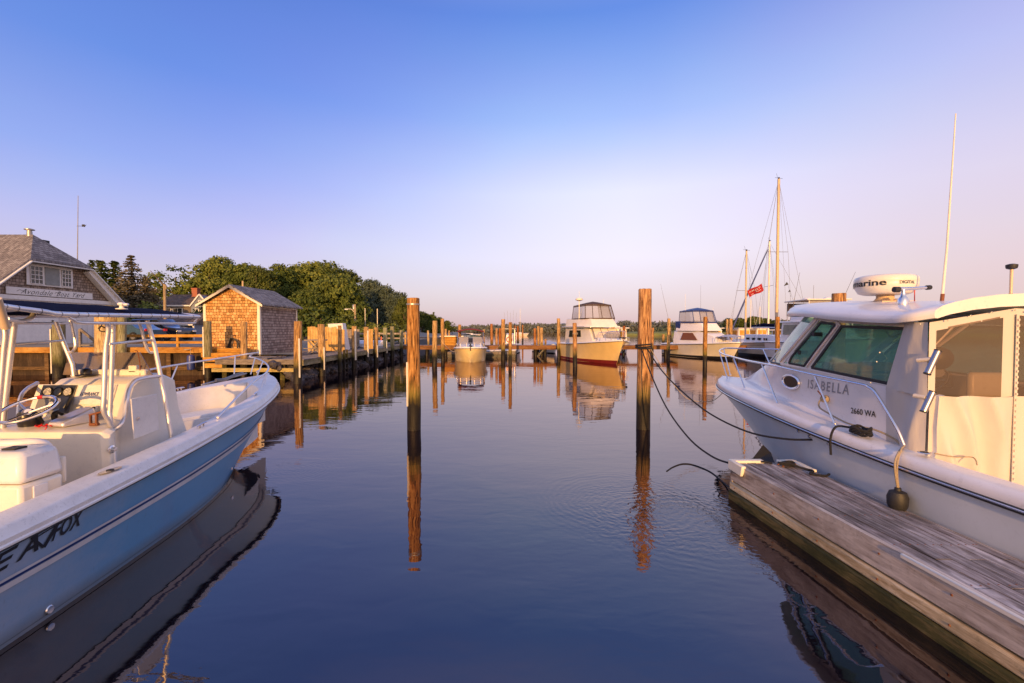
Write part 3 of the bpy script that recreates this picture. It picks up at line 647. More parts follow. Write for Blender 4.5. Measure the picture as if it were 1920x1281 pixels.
# knoll of separate trees across the channel at right
for (px,yt,Y,key,lb,wd) in ((1366,596,118,'oakB','dark tree left of the white mizzen mast on the far shore',1.3),(1390,597,124,'oakA','wide tree behind the foot of the mizzen mast',1.4),(1416,593,122,'oakC','tallest round tree between the two sailboat masts',1.3),(1436,596,126,'oakB','round tree just left of the mainmast foot',1.3),(1456,601,128,'oakA','low tree behind the mainmast foot',1.4),(1478,600,122,'oakC','dark tree left of the flybridge ladder boat',1.4)):
    put_tree(key,'broadleaf_tree',px,yt,Y,lb,11 if key!='oakC' else 10,wd,'trees beyond the sailboats',rz=px*.3,dz=-gz(W(px,yt,Y).x,Y)+.9)
# ---------------------------------------------------------------- boat yard building
by=thing('boat_yard_building','grey shingled boat yard building with clipped gable roof, name board and white lower wall','building',(-28.9,28.95,1.3))
xw=-28.9; ym=28.95
MB().box(-48,xw,25.0,33.0,1.2,4.15).build('lower_wall',M['whitewall'],by)
# gable wall (faces +x), clipped at the top
MB().prism([(xw-.02,24.6,4.15),(xw-.02,33.3,4.15),(xw-.02,30.9,6.38),(xw-.02,27.0,6.38)],(-.15,0,0)).build('gable_wall',M['shingle_gable'],by)
def hiproof():
    mb=MB(); xe=xw+.45; zr=8.2; xr=-30.3; ze=4.05; y0=24.35; y1=33.55
    A=Vector((xe,27.05,6.42)); B=Vector((xe,30.85,6.42)); Ap=Vector((xr,ym,zr)); bk=Vector((-48,ym,zr))
    mb.poly([Vector((xe,y0,ze)),A,Ap,bk,Vector((-48,y0,ze))]); mb.poly([Vector((xe,y1,ze)),Vector((-48,y1,ze)),bk,Ap,B]); mb.poly([A,B,Ap])
    return mb
hiproof().build('roof',M['roof'],by,smooth=False,solid=.14)
mb=MB(); xe=xw+.47
for a,b in (((xe,24.3,3.95),(xe,27.0,6.3)),((xe,27.0,6.3),(xe,30.9,6.3)),((xe,30.9,6.3),(xe,33.6,3.95))): mb.beam(a,b,.06,.26,(1,0,0))
mb.beam((xe-.4,24.9,4.15),(xe-.4,33.0,4.15),.08,.24); mb.beam((xe-.4,25.0,3.75),(xe-.4,33.0,3.75),.07,.12)
mb.build('trim_board',M['whitepaint'],by)
MB().prism([(xe-.04,33.5,4.02),(xe-.04,30.9,6.28),(xe-.04,30.75,6.1),(xe-.04,33.0,3.98)],(-.42,0,0)).build('soffit',M['whitepaint'],by)
xo=xw+.03
fr=MB().box(xw,xo+.02,27.15,30.0,4.95,6.25).build('window_frame',M['whitepaint'],by)
for (a,b) in ((27.35,28.05),(29.25,29.85)):
    wn=MB().box(xo+.02,xo+.05,a,b,5.05,6.1).build('window',M['darkglass'],by)
    mb=MB()
    for k in range(4): yy=a+(b-a)*k/3; mb.box(xo+.05,xo+.07,yy-.015,yy+.015,5.05,6.1)
    for k in range(5): z_=5.05+1.05*k/4; mb.box(xo+.055,xo+.075,a,b,z_-.015,z_+.015)
    mb.build('muntin',M['whitepaint'],wn)
MB().box(xo+.02,xo+.06,28.2,29.1,5.03,6.12).build('shutter',pmat('grey_shutter',(.25,.27,.27),.7),by)
# lower window, sliding doors, eave fascia
wn=MB().box(xw,xw+.05,32.05,32.75,1.9,3.45).build('window',M['darkglass'],by)
mb=MB(); mb.box(xw+.05,xw+.08,31.98,32.07,1.85,3.5); mb.box(xw+.05,xw+.08,32.73,32.82,1.85,3.5); mb.box(xw+.05,xw+.08,31.98,32.82,3.43,3.52); mb.box(xw+.05,xw+.09,31.98,32.82,1.82,1.92)
for k in range(1,3): mb.box(xw+.055,xw+.075,32.05+.7*k/3-.012,32.05+.7*k/3+.012,1.9,3.45)
for k in range(1,6): mb.box(xw+.06,xw+.08,32.05,32.75,1.9+1.55*k/6-.012,1.9+1.55*k/6+.012)
mb.build('window_frame',M['whitepaint'],wn)
d=MB().box(xw+.02,xw+.09,25.6,28.9,1.4,3.35).build('sliding_door',M['whitepaint'],by)
MB().box(xw+.1,xw+.14,28.45,28.65,2.35,2.4).build('door_handle',M['black'],d); MB().box(xw+.1,xw+.13,28.5,28.6,2.75,2.85).build('door_latch',M['black'],d)
MB().box(xw+.09,xw+.12,25.4,29.4,3.35,3.45).build('door_track',M['black'],by)
# vent chimney
mb=MB().lathe([(.14,0),(.14,.35),(.12,.36),(.12,.42),(.26,.45),(.26,.5),(.05,.56)],(-30.5,ym,8.1),12); mb.build('roof_vent',M['metalgrey'],by)
MB().box(-30.2,-29.95,29.25,29.65,7.75,8.0).build('roof_hatch',M['black'],by)
sg=thing('name_board','long white board lettered Avondale Boat Yard on the shingled gable','sign',(xo,28.6,4.5))
MB().box(xo,xo+.05,26.0,31.35,4.32,4.74).build('board',M['whitepaint'],sg,bevel=.01)
for wd_,ya_,yb_ in (('Avondale',26.75,28.62),('Boat',28.86,29.72),('Yard',29.92,30.8)):
    text_obj(wd_,lambda u,v,ya_=ya_,yb_=yb_:Vector((xo+.056,ya_+u*(yb_-ya_),4.38+v*.30)),M['letter'],sg,shear=.6,bold=-.008,spacing=1.1)
# flourish strokes of the sign writer's hand
mb=MB()
for (y0_,z0_,L) in ((26.55,4.50,.55),(28.75,4.52,.35),(30.2,4.48,.35)):
    mb.tube(smooth_path([(xo+.06,y0_,z0_),(xo+.06,y0_+L*.3,z0_+.10),(xo+.06,y0_+L*.6,z0_+.05),(xo+.06,y0_+L,z0_+.14)],5),.008,5)
mb.build('flourish',M['letter'],sg)
# antenna mast behind the roof
an=thing('antenna_mast','thin dark mast with a small weather vane behind the boat yard roof','mast',(-31.4,33.8,1.3))
a0=W(144.5,560,33.8); a1=W(146.5,367,33.8)
MB().tube([a0-Vector((0,0,5)),a0,a1],[.05,.045,.02],6).build('mast_pole',M['metalgrey'],an)
v0=W(146,424,33.8); MB().tube([v0-Vector((.08,0,0)),v0+Vector((.55,0,0))],.015,5).box(v0.x+.3,v0.x+.5,33.79,33.81,v0.z-.05,v0.z+.12).prism([(v0.x+.42,33.79,v0.z),(v0.x+.62,33.79,v0.z+.1),(v0.x+.5,33.79,v0.z-.08)],(0,.02,0)).build('wind_vane',M['black'],an)
# ---------------------------------------------------------------- grey outbuilding, house
gb=thing('grey_outbuilding','long low grey boarded outbuilding with white double doors behind the parked cars','building',(-29,39,1.5))
MB().box(-33,-26.6,38,42,1.2,2.75).build('wall',M['siding'],gb)
MB().prism([(-33.2,37.7,2.68),(-33.2,40,3.7),(-33.2,42.3,2.68)],(6.8,0,0)).build('roof',M['roofbrown'],gb,smooth=False)
MB().prism([(-26.59,38,2.7),(-26.59,40,3.55),(-26.59,42,2.7),(-26.59,42,1.3),(-26.59,38,1.3)],(.04,0,0)).build('end_wall',M['bluesiding'],gb)
mb=MB(); mb.box(-26.62,-26.5,37.93,38.02,1.3,2.75); mb.beam((-33.2,37.65,2.66),(-26.4,37.65,2.66),.05,.14); mb.build('trim_board',M['whitepaint'],gb)
d=MB().box(-29.0,-27.95,37.93,37.99,1.35,2.6).build('double_door',pmat('pale_door',(.42,.42,.38),.7),gb)
mb=MB()
for x in (-29.0,-28.47,-27.95): mb.box(x-.035,x+.035,37.90,37.95,1.35,2.62)
for z_ in (1.38,1.95,2.58): mb.box(-29.0,-27.95,37.905,37.945,z_-.035,z_+.035)
mb.build('door_trim',M['whitepaint'],d)
wn=MB().box(-26.55,-26.5,39.6,40.4,1.9,2.5).build('window',M['darkglass'],gb)
MB().box(-26.50,-26.47,39.97,40.03,1.9,2.5).box(-26.50,-26.47,39.55,40.45,2.5,2.56).box(-26.50,-26.47,39.55,40.45,1.84,1.9).box(-26.5,-26.47,39.52,39.6,1.84,2.56).box(-26.5,-26.47,40.4,40.48,1.84,2.56).build('window_frame',M['whitepaint'],wn)
hs=thing('house','house with brown roof, brick chimney and white windows among the trees','house',(-44,60,2.5))
hx0,hx1,hy=-46.6,-42.2,60
MB().box(hx0,hx1,hy,hy+6,2,5.5).build('wall',pmat('brown_wall',(.16,.13,.11),.8),hs)
MB().prism([(hx0-.3,hy-.4,5.4),(hx0-.3,hy+3,7.05),(hx0-.3,hy+6.4,5.4)],(hx1-hx0+.5,0,0)).build('roof',M['roofbrown'],hs,smooth=False)
MB().prism([(hx1+.1,hy-.2,4.2),(hx1+.1,hy-.2,5.3),(hx1+1.3,hy-.2,6.7),(hx1+2.5,hy-.2,5.3),(hx1+2.5,hy-.2,2.5),(hx1+.1,hy-.2,2.5)],(0,4,0)).build('cross_gable',M['bluesiding'],hs)
mb=MB(); mb.beam((hx1,hy-.35,5.25),(hx1+1.3,hy-.35,6.85),.08,.16); mb.beam((hx1+1.3,hy-.35,6.85),(hx1+2.65,hy-.35,5.2),.08,.16); mb.beam((hx0-.3,hy-.4,5.35),(hx1,hy-.4,5.35),.06,.16); mb.build('trim_board',M['whitepaint'],hs)
MB().box(-43.75,-43.0,hy+2.3,hy+3,6.4,7.9).box(-43.8,-42.95,hy+2.25,hy+3.05,7.75,7.9).build('chimney',M['brick'],hs)
for (x0_,x1_,z0_,z1_,yy) in ((-46.2,-44.9,3.9,5.0,hy-.04),(-44.6,-43.4,3.9,5.0,hy-.04),(hx1+.7,hx1+1.1,3.9,4.9,hy-.25),(hx1+1.4,hx1+1.8,3.9,4.9,hy-.25),(hx1+1.15,hx1+1.45,5.5,6.0,hy-.25)):
    f_=MB().box(x0_-.08,x1_+.08,yy,yy+.03,z0_-.08,z1_+.08).build('window',M['whitepaint'],hs); mb=MB(); k=2 if x1_-x0_>.8 else 1
    for i in range(k): a=x0_+(x1_-x0_)*i/k; mb.box(a+.04,a+(x1_-x0_)/k-.04,yy-.02,yy+.01,z0_,z1_)
    mb.build('pane',M['darkglass'],f_)
pl=thing('utility_pole','pale wooden utility pole rising behind the blue canopy','pole',tuple(W(308,600,36).xy)+(1.4,))
tp=W(308.5,533,36); MB().tube([(tp.x,36,1.2),(tp.x,36,tp.z)],[.12,.10],10).box(tp.x+.1,tp.x+.16,35.95,36.05,tp.z-.4,tp.z-.1).build('pole_shaft',M['pole'],pl)
o=W(455,527,55); tag(MB().tube([(o.x,55,1.5),(o.x,55,o.z)],[.13,.1],8).build('utility_pole',M['pole']),'slim orange pole poking up behind the shed roof ridge','pole')
sl=thing('street_lamp','wooden street lamp pole with a short curved arm and a small transformer above the boardwalk','street lamp',tuple(W(665,610,48).xy)+(1,))
tp=W(665.5,571,48); MB().tube([(tp.x,48,1),(tp.x,48,tp.z)],[.13,.1],8).build('pole_shaft',M['pole'],sl)
a=W(664,585,48); MB().tube(smooth_path([a,W(659,580,48),W(652,579.5,48)],4),.04,6).build('lamp_arm',M['metalgrey'],sl); hl=W(651,580,48)
MB().box(hl.x-.25,hl.x+.1,47.9,48.1,hl.z-.06,hl.z+.05).build('lamp_head',M['whitepaint'],sl,bevel=.02)
tr_=W(663,576,48); MB().lathe([(.12,-.25),(.13,.2),(.08,.27)],tr_,10).build('transformer',M['metalgrey'],sl)
for (px,yt,lb) in ((684.5,578,'thin upright pole right of the street lamp, the nearer of two'),(707.5,579,'thin upright pole furthest right of the street lamp')):
    tp=W(px,yt,50); tag(MB().tube([(tp.x,50,.9),(tp.x,50,tp.z)],.05,6).build('thin_pole',M['metalgrey']),lb,'pole')
# ---------------------------------------------------------------- parked cars
def make_car(label,paint,loc,rz,kind):
    c_=thing('parked_car',label,'car',(0,0,0),'cars parked on the yard')
    L=4.6; Wd=1.8
    if kind=='suv': prof=[(-2.3,.45),(-2.3,.95),(-2.15,1.0),(-1.85,1.62),(.4,1.66),(1.05,1.08),(2.15,.95),(2.3,.75),(2.3,.45)]; gl=[(-1.95,1.06),(-1.7,1.55),(.35,1.58),(.85,1.08)]
    else: prof=[(-2.2,.42),(-2.25,.85),(-1.6,.98),(-.9,1.40),(.3,1.42),(1.1,.98),(2.1,.82),(2.25,.6),(2.2,.42)]; gl=[(-1.35,1.0),(-.85,1.33),(.25,1.35),(.85,1.0)]
    rows=[]
    for yy,k in ((-Wd/2,0),(-Wd/2+.12,1),(Wd/2-.12,1),(Wd/2,0)):
        rows.append([Vector((x*(1 if k else .985),yy*(1 if z<1.0 else .86),z if k or z<1.0 else z-.05)) for x,z in prof])
    mb=MB(); mb.grid(rows); mb.poly(rows[0]); mb.poly(rows[-1][::-1]); mb.build('body',paint,c_,bevel=.03)
    for s in (-1,1):
        MB().prism([(x,s*(Wd/2*.95 if z<1.1 else Wd/2*.84),z) for x,z in gl],(0,s*.03,0)).build('side_window',M['darkglass'],c_)
    MB().add([(gl[-1][0]+.08,-.75,1.08),(gl[-1][0]+.08,.75,1.08),(gl[-2][0]+.12,.66,gl[-2][1]),(gl[-2][0]+.12,-.66,gl[-2][1])],[(0,1,2,3)]).build('windscreen',M['darkglass'],c_)
    for x in (-1.4,1.4):
        for s in (-1,1):
            w_=MB().lathe([(.20,-.09),(.33,-.1),(.35,0),(.33,.1),(.2,.09)],(x,s*.86,.35),16,(0,1,0)).build('wheel',M['black'],c_)
            MB().lathe([(.02,-.02),(.19,-.015),(.2,.0),(.19,.015)],(x,s*.95,.35),12,(0,1,0)).build('rim',M['metalgrey'],w_)
    for s in (-1,1): MB().box(2.24,2.32,s*.7-.16,s*.7+.16,.66,.78).build('headlight',M['gel'],c_)
    for s in (-1,1): MB().box(-2.34,-2.27,s*.72-.12,s*.72+.12,.75,.92).build('tail_light',M['red'],c_)
    c_.location=loc; c_.rotation_euler=(0,0,rz); return c_
make_car('black sport utility car parked in front of the grey outbuilding',pmat('black_car_paint',(.015,.015,.02),.15,coat=1),(-27.6,35.8,1.42),R(-8),'suv')
make_car('light blue car parked nearer the quay beside the black one',pmat('blue_car_paint',(.04,.09,.15),.2,coat=1),(-27.9,33.2,1.40),R(170),'sedan')
# ---------------------------------------------------------------- timber quay and railing
q=thing('timber_quay','dark plank bulkhead quay with an orange timber cap behind the blue boat','quay',(-22,22.5,0))
MB().box(-40,-15.0,22.55,22.75,-1,1.12).build('bulkhead',M['sheet'],q)
mb=MB(); 
for x in range(-39,-14,2): mb.box(x,x+.2,22.35,22.56,-.8,1.12)
mb.box(-40,-15,22.42,22.53,.28,.44); mb.build('waling',wood('waling_timber',(.05,.03,.015),(.12,.07,.03),(.2,.13,.07),'x',2),q)
MB().box(-40,-15.0,22.25,22.9,1.12,1.40).build('cap_timber',M['quaycap'],q,bevel=.01)
rl=thing('quay_railing','low orange timber railing along the quay left of the shingled shed','railing',(-18,23.4,1.4))
for x in (-20.6,-18.9,-17.2,-15.6): MB().box(x,x+.11,23.3,23.41,1.38,2.02).build('rail_post',M['lumber'],rl)
MB().box(-20.8,-15.4,23.25,23.3,1.88,2.02).box(-20.8,-15.4,23.25,23.3,1.55,1.67).build('rail',M['lumber'],rl)
sr=thing('ramp_railing','sloping grey handrail beside the boat yard window','railing',(-21.5,23,1.4))
a=W(150,617,23.4); b=W(177,639,23.4)
MB().beam(a,b,.08,.12).build('handrail',M['plankx'],sr)
for p in (a,b): MB().box(p.x-.05,p.x+.05,p.y-.05,p.y+.05,1.38,p.z).build('rail_post',M['plankx'],sr)
MB().beam((a.x,23.4,1.46),(b.x+1.2,23.4,1.46),.06,.08).build('bottom_rail',M['plankx'],sr)
# steps between quay and boardwalk
st=thing('timber_steps','short orange timber steps down from the quay to the shed deck','steps',(-14.6,21.5,.6))
for i,(z1,y0_) in enumerate(((1.36,22.0),(1.16,21.6),(.98,21.2),(.72,20.8))): MB().box(-15.1+.35*i,-12.9+(i==3)*-.3,y0_-.05,y0_+.4,z1-.2,z1).build('tread',M['lumber'],st,bevel=.008)
# ---------------------------------------------------------------- shingled shed
sh=thing('shingled_shed','small cedar shingled shed with white corner boards and grey pitched roof','shed',(-14.2,25,1))
x0,x1,y0,y1=-15.62,-12.8,23.1,27.1; ze=3.62; zp=4.45; xm=(x0+x1)/2
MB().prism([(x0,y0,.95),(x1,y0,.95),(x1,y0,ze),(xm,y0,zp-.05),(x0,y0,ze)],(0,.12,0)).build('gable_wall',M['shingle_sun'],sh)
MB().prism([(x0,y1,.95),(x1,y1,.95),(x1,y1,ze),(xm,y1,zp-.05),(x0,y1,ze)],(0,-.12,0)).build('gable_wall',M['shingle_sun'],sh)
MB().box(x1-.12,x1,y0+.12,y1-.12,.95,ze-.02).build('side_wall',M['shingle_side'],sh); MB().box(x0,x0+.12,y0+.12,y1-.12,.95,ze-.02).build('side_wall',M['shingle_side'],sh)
mb=MB()
for s in (-1,1):
    e=xm+s*((x1-x0)/2+.28); mb.prism([(xm,y0-.22,zp+.10),(e,y0-.22,ze-.06),(e,y0-.22,ze-.13),(xm,y0-.22,zp+.03)],(0,y1-y0+.42,0))
mb.build('roof',M['roof'],sh,smooth=False)
mb=MB()
for s in (-1,1):
    e=xm+s*((x1-x0)/2+.27); mb.prism([(xm,y0-.245,zp+.06),(e,y0-.245,ze-.10),(e,y0-.245,ze-.21),(xm,y0-.245,zp-.07)],(0,.022,0))
mb.build('rake_board',M['trim'],sh)
for x in (x0-.02,x1-.11): MB().box(x,x+.13,y0-.025,y0-.002,.92,ze-.05).build('corner_board',M['trim'],sh)
for y_ in (y0-.02,y1-.12): MB().box(x1+.002,x1+.025,y_,y_+.13,.92,ze-.1).build('corner_board',M['trim'],sh)
MB().box(x1+.003,x1+.03,y0+.1,y1,ze-.20,ze-.05).build('fascia',M['whitepaint'],sh)
mb=MB()
for i in range(6): yy=y0+.5+i*.62; mb.box(x1+.031,x1+.045,yy,yy+.22,ze-.13,ze-.07)
mb.build('eave_vent',M['black'],sh)
hb=thing('hose_coil','dark hose coiled on the front wall of the shingled shed','hose',tuple(W(439,655,23.0)))
c0=W(438.5,648,22.95); mb=MB()
for k in range(7):
    rr=.24+.022*k; pts=[c0+Vector((math.cos(a)*rr*.72+.01*k*math.sin(3*a),-.02*k,math.sin(a)*rr*1.35-.02*k)) for a in [2*math.pi*i/28 for i in range(29)]]; mb.tube(pts,.022,6)
mb.build('hose_loop',M['black'],hb); MB().tube([c0+Vector((0,.12,.5)),c0+Vector((0,-.1,.47))],.02,6).build('hook',M['rust'],hb)
# ---------------------------------------------------------------- boardwalk along the bank
bw=thing('boardwalk','long grey plank boardwalk running along the bank behind its pilings','boardwalk',(-10,30,0))
mb=MB(); rng=random.Random(4)
y=20.3
while y<40:
    xl=-13.3 if y<23 else -12.75 if y<27.3 else -11.4; mb.box(xl,-9.3,y,y+.185,.90+rng.uniform(-.006,.006),.945+rng.uniform(-.004,.004)); y+=.2
mb.build('deck_planks',M['plankx'],bw)
MB().box(-9.42,-9.32,20.3,40.0,.66,.89).build('edge_beam',wood('edge_beam_timber',(.16,.13,.06),(.36,.30,.17),(.52,.45,.3),'y',2,stain=(.08,.07,.03)),bw)
MB().box(-13.2,-9.45,20.2,20.34,.72,.93).build('front_joist',M['plankx'],bw)
MB().box(-13.3,-9.5,20.1,20.35,.40,.56).build('cross_beam',wood('yellow_beam',(.20,.15,.05),(.40,.31,.12),(.5,.42,.2),'x',2),bw)
for x in (-13.0,-11.6,-10.4): MB().box(x,x+.2,20.36,20.56,-1,.9).build('support_post',M['algae'],bw)
for k in range(12):
    yy=22.5+k*1.55; MB().box(-10.9,-9.46,yy,yy+.15,.66,.88).build('joist',M['algae'],bw)
# stockade fence
fc=thing('stockade_fence','pale upright board fence on the boardwalk beside the shed','fence',(-11.5,27.4,.95))
mb=MB(); rng=random.Random(5); x=-12.35; n=0
while x<-10.15:
    h=2.42+rng.uniform(-.03,.04)-(0.12 if x>-10.6 else 0); mb.box(x,x+.145,27.5+rng.uniform(-.01,.01),27.53,.95,h); x+=.16
mb.build('board',M['lumberz'],fc)
mb=MB(); x=-10.1
while x<-9.55: mb.box(x,x+.145,31.0,31.03,.95,2.3); x+=.16
mb.build('far_board',M['lumberz'],fc)
MB().box(-12.35,-10.2,27.54,27.6,1.2,1.3).box(-12.35,-10.2,27.54,27.6,2.0,2.1).build('fence_rail',M['lumberz'],fc)
f2=thing('timber_screen','low brown board screen behind the white cabinet','fence',(-12,33,1))
mb=MB(); x=-12.6
while x<-11.0: mb.box(x,x+.18,32.5,32.53,.95,2.28); x+=.19
mb.build('board',M['plankx'],f2)
wc=thing('white_cabinet','tall white tapered cabinet with a black latch on the boardwalk','cabinet',(-10.7,28.8,.95))
xc,yc=W(631,650,28.6).x,28.6
b0,b1=.44,.33
MB().hexa([(xc-.40,yc,.95),(xc+.62,yc-.05,.95),(xc+.62,yc+.7,.95),(xc-.40,yc+.7,.95),(xc-.56,yc+.05,2.62),(xc+.38,yc,2.66),(xc+.38,yc+.6,2.66),(xc-.56,yc+.6,2.62)]).build('cabinet_body',M['whitepaint'],wc,bevel=.02)
MB().box(xc-.36,xc-.24,yc-.06,yc+.0,1.85,2.0).build('latch',M['black'],wc)
pt=thing('folding_table','small grey trestle table standing on the boardwalk in front of the fence','table',(-10.9,25.2,.95))
xt,yt=-10.7,24.9
MB().box(xt-.55,xt+.45,yt-.3,yt+.4,1.66,1.72).build('table_top',M['plankx'],pt)
for s in (-1,1):
    MB().beam((xt-.4,yt+s*.25,.96),(xt+.25,yt+s*.25,1.66),.06,.06).build('leg',M['plankx'],pt); MB().beam((xt+.3,yt+s*.25,.96),(xt-.35,yt+s*.25,1.66),.06,.06).build('leg',M['plankx'],pt)
MB().beam((xt-.6,yt-.3,1.25),(xt+.4,yt-.3,1.2),.05,.05).build('brace',M['plankx'],pt)
g=W(626,653,29.2); tag(MB().box(g.x-.28,g.x+.22,29.1,29.5,.95,1.32).box(g.x-.30,g.x+.24,29.08,29.52,1.28,1.33).build('green_crate',M['green'],bevel=.01),'small bright green crate left of the white cabinet','crate')
dk=W(617,648,29.6); dr=thing('dark_barrel','dark barrel with a small pump on top beside the green crate','barrel',(dk.x,29.8,.95))
MB().lathe([(.28,0),(.31,.1),(.31,.7),(.28,.8)],(dk.x,29.8,.95),14).build('barrel_body',M['black'],dr); MB().box(dk.x-.1,dk.x+.12,29.7,29.9,1.75,1.95).tube([(dk.x,29.8,1.9),(dk.x+.15,29.75,2.1)],.03,6).build('pump',M['rust'],dr)
# ladder
ld_=thing('dock_ladder','short wooden ladder hanging down from the boardwalk edge','ladder',(-9.2,25.2,0))
for yy in (25.0,25.45): MB().box(-9.30,-9.20,yy,yy+.07,-.4,1.15).build('ladder_rail',M['pil_o'],ld_)
for k in range(4): MB().box(-9.29,-9.21,25.07,25.45,.08+.28*k,.14+.28*k).build('rung',M['pil_o'],ld_)
# upturned skiffs and a low rail at the end of the boardwalk
def dinghy(px,py,Y,label,mat,rz,L=2.6):
    p=W(px,py,Y); o=MB(); rows=[]
    for i in range(9):
        f=i/8; w_=.55*math.sin(math.pi*min(1,.28+f*.72))**.7; rows.append([Vector((-w_,(f-.5)*L,0)),Vector((-w_*.85,(f-.5)*L,.28)),Vector((0,(f-.5)*L,.46)),Vector((w_*.85,(f-.5)*L,.28)),Vector((w_,(f-.5)*L,0))])
    o.grid(rows); o.poly(rows[0]); ob=o.build('upturned_dinghy',mat,bevel=.01); tag(ob,label,'dinghy','dinghies drawn up on the boardwalk'); ob.location=(p.x,Y,.96); ob.rotation_euler=(0,0,rz); return ob
dinghy(694,635,36,'white dinghy turned over on the boardwalk between two pilings',M['gel'],R(70))
dinghy(672,645,33.5,'smaller pale dinghy lying further left on the boardwalk',M['palestripe'],R(80),1.9)
cb=W(715,648,39); tag(MB().lathe([(.2,0),(.19,.05),(.1,.1),(.03,.7),(.02,.72)],(cb.x,39,.95),12).build('traffic_cone',pmat('orange_plastic',(.7,.12,.02),.5)),'orange traffic cone near the far end of the boardwalk','cone')
er=thing('end_railing','weathered post and rail barrier across the far end of the boardwalk','railing',(-11,41,1))
for x in (-13.5,-12.2,-10.9,-9.8): MB().box(x,x+.14,41.5,41.64,.9,2.0).build('rail_post',M['lumberz'],er)
MB().box(-14,-9.6,41.42,41.48,1.8,1.95).box(-14,-9.6,41.42,41.48,1.4,1.52).build('rail',M['plankx'],er)
# ---------------------------------------------------------------- pilings
def piling_mb(r,top,seed,lean=(0,0),n=18,wob=.04):
    rng=random.Random(seed); mb=MB(); rows=[]; zs=[-1.2]+[(-.6+(top+.6)*i/14) for i in range(15)]
    for z in zs:
        f=(z+.6)/(top+.6); k=[]; rr=r*(1.06-.10*f)*(1+wob*noise.noise((seed,z*1.1,0)))
        ox=lean[0]*z+.02*noise.noise((seed,z*.6,3)); oy=lean[1]*z
        for i in range(n):
            a=2*math.pi*i/n; q=rr*(1+.035*noise.noise((math.cos(a)*1.5,math.sin(a)*1.5+seed,z*.35))-.035*max(0,math.cos(3*a+seed))**14)
            k.append(Vector((ox+math.cos(a)*q,oy+math.sin(a)*q,z)))
        rows.append(k)
    tl=rows[-1]; dz=.012*rng.random()
    rows[-1]=[v+Vector((0,0,dz*noise.noise((v.x*20,v.y*20,seed)))) for v in tl]
    c=Vector((lean[0]*top,lean[1]*top,top))
    rows.append([c+(v-c)*.93+Vector((0,0,.012+.01*noise.noise((v.x*30,v.y*30,seed)))) for v in tl])
    mb.grid(rows,closed=True); mb.poly(rows[-1]); return mb
def piling(px,yt,Y,wpx,label,mat='pil_o',group='mooring pilings',strip=None,band=None,lean=(0,0),seed=None,wrap=None,cone=None):
    p=W(px,640,Y); top=W(px,yt,Y).z; r=wpx/2*Y/FPX
    o=thing('piling',label,'piling',(0,0,0),group)
    sd=seed if seed is not None else int(px)
    if wpx<20 and lean==(0,0): q_=random.Random(sd); lean=(q_.uniform(-.016,.016),q_.uniform(-.01,.01)); p.x-=lean[0]*1.2
    piling_mb(r,top,sd,lean).build('timber_post',M[mat],o)
    if strip:      # white plastic rub strip nailed to one face: (angle, z0, z1, width)
        a,z0_,z1_,ww=strip; cx_,cy_=math.sin(R(a))*(r+.012),-math.cos(R(a))*(r+.012)
        Mx=Matrix.Translation((cx_,cy_,0))@Matrix.Rotation(R(a),4,'Z')
        MB().box(-ww/2,ww/2,-.02,.03,z0_,z1_,Mx).build('rub_strip',M['gel2'],o,bevel=.008)
    if band: MB().lathe([(r*1.0,band),(r*1.03,band),(r*1.03,band+.035),(r*1.0,band+.035)],(lean[0]*band,0,0),20,cap=False).build('metal_band',M['metalgrey'],o)
    if cone: MB().lathe([(r*1.15,top-.02),(r*1.35,top-.1),(r*1.1,top+.12),(r*.5,top+.22),(.02,top+.24)],(0,0,0),18).build('thatched_cap',wood('straw_cap',(.25,.15,.03),(.45,.30,.08),(.55,.42,.15),'z',4),o)
    if wrap:
        mb=MB()
        for k,z in enumerate(wrap): mb.tube([Vector((math.cos(a)*(r*1.04+.02),math.sin(a)*(r*1.04+.02),z+.015*math.sin(a+k))) for a in [2*math.pi*i/20 for i in range(21)]],.017,6)
        mb.build('rope_wrap',M['rope'] if wpx>20 else M['tanrope'],o)
    o.location=(p.x,Y,0); return o
piling(775,560,10.35,24.5,'thick tan piling in open water with a metal band near its top','pil_o',strip=(-48,.55,1.55,.03),band=2.84,lean=(-.0,0))
piling(1207,543,10.45,25,'thick reddish piling in open water with black rope wrapped round it','pil_r',lean=(.006,0),wrap=(1.87,1.90,1.94))
bg='pilings along the boardwalk'
piling(558,603,19.2,15,'nearest boardwalk piling, thick, with two white rub strips beside the shed','pil_t',bg,strip=(50,.25,1.9,.06))
piling(603,608.5,22.3,13,'second boardwalk piling, orange with a white strip, in front of the fence','pil_o',bg,strip=(55,.3,1.4,.05))
piling(637,611,24.2,7,'thin orange boardwalk piling beside the ladder','pil_o',bg)
piling(664,612,26.3,9.5,'boardwalk piling with a wide white strip just right of the white cabinet','pil_o',bg,strip=(50,.5,2.3,.09))
piling(687,613.5,29.3,9,'boardwalk piling with a white strip left of the white dinghy','pil_o',bg,strip=(50,.5,2.2,.09))
piling(705,614.5,30.6,8.5,'boardwalk piling with a short white strip right of the white dinghy','pil_t',bg,strip=(55,.4,1.2,.08))
piling(722.5,615,33.8,8,'greenish boardwalk piling, third from the far end','pil_g',bg,strip=(55,.5,1.4,.06))
piling(735.5,612.5,35.2,7.5,'greyish boardwalk piling, second from the far end','pil_g',bg)
piling(752.5,620,38,6.5,'last low piling at the far end of the boardwalk','pil_g',bg)
piling(390,603,21.6,13.5,'piling with a long white strip at the left corner of the shed','pil_g',bg,strip=(-62,.15,2.4,.22))
piling(457,604,20.6,12,'brown piling standing in front of the right half of the shed','pil_t',bg)
piling(110,604,21.6,19,'mossy piling with a white strip in front of the white sliding door','pil_g',bg,strip=(-60,.2,2.3,.20))
piling(204,582,21.95,41,'very thick yellow piling with a thatched cap behind the blue canopy','pil_t',bg,cone=True)
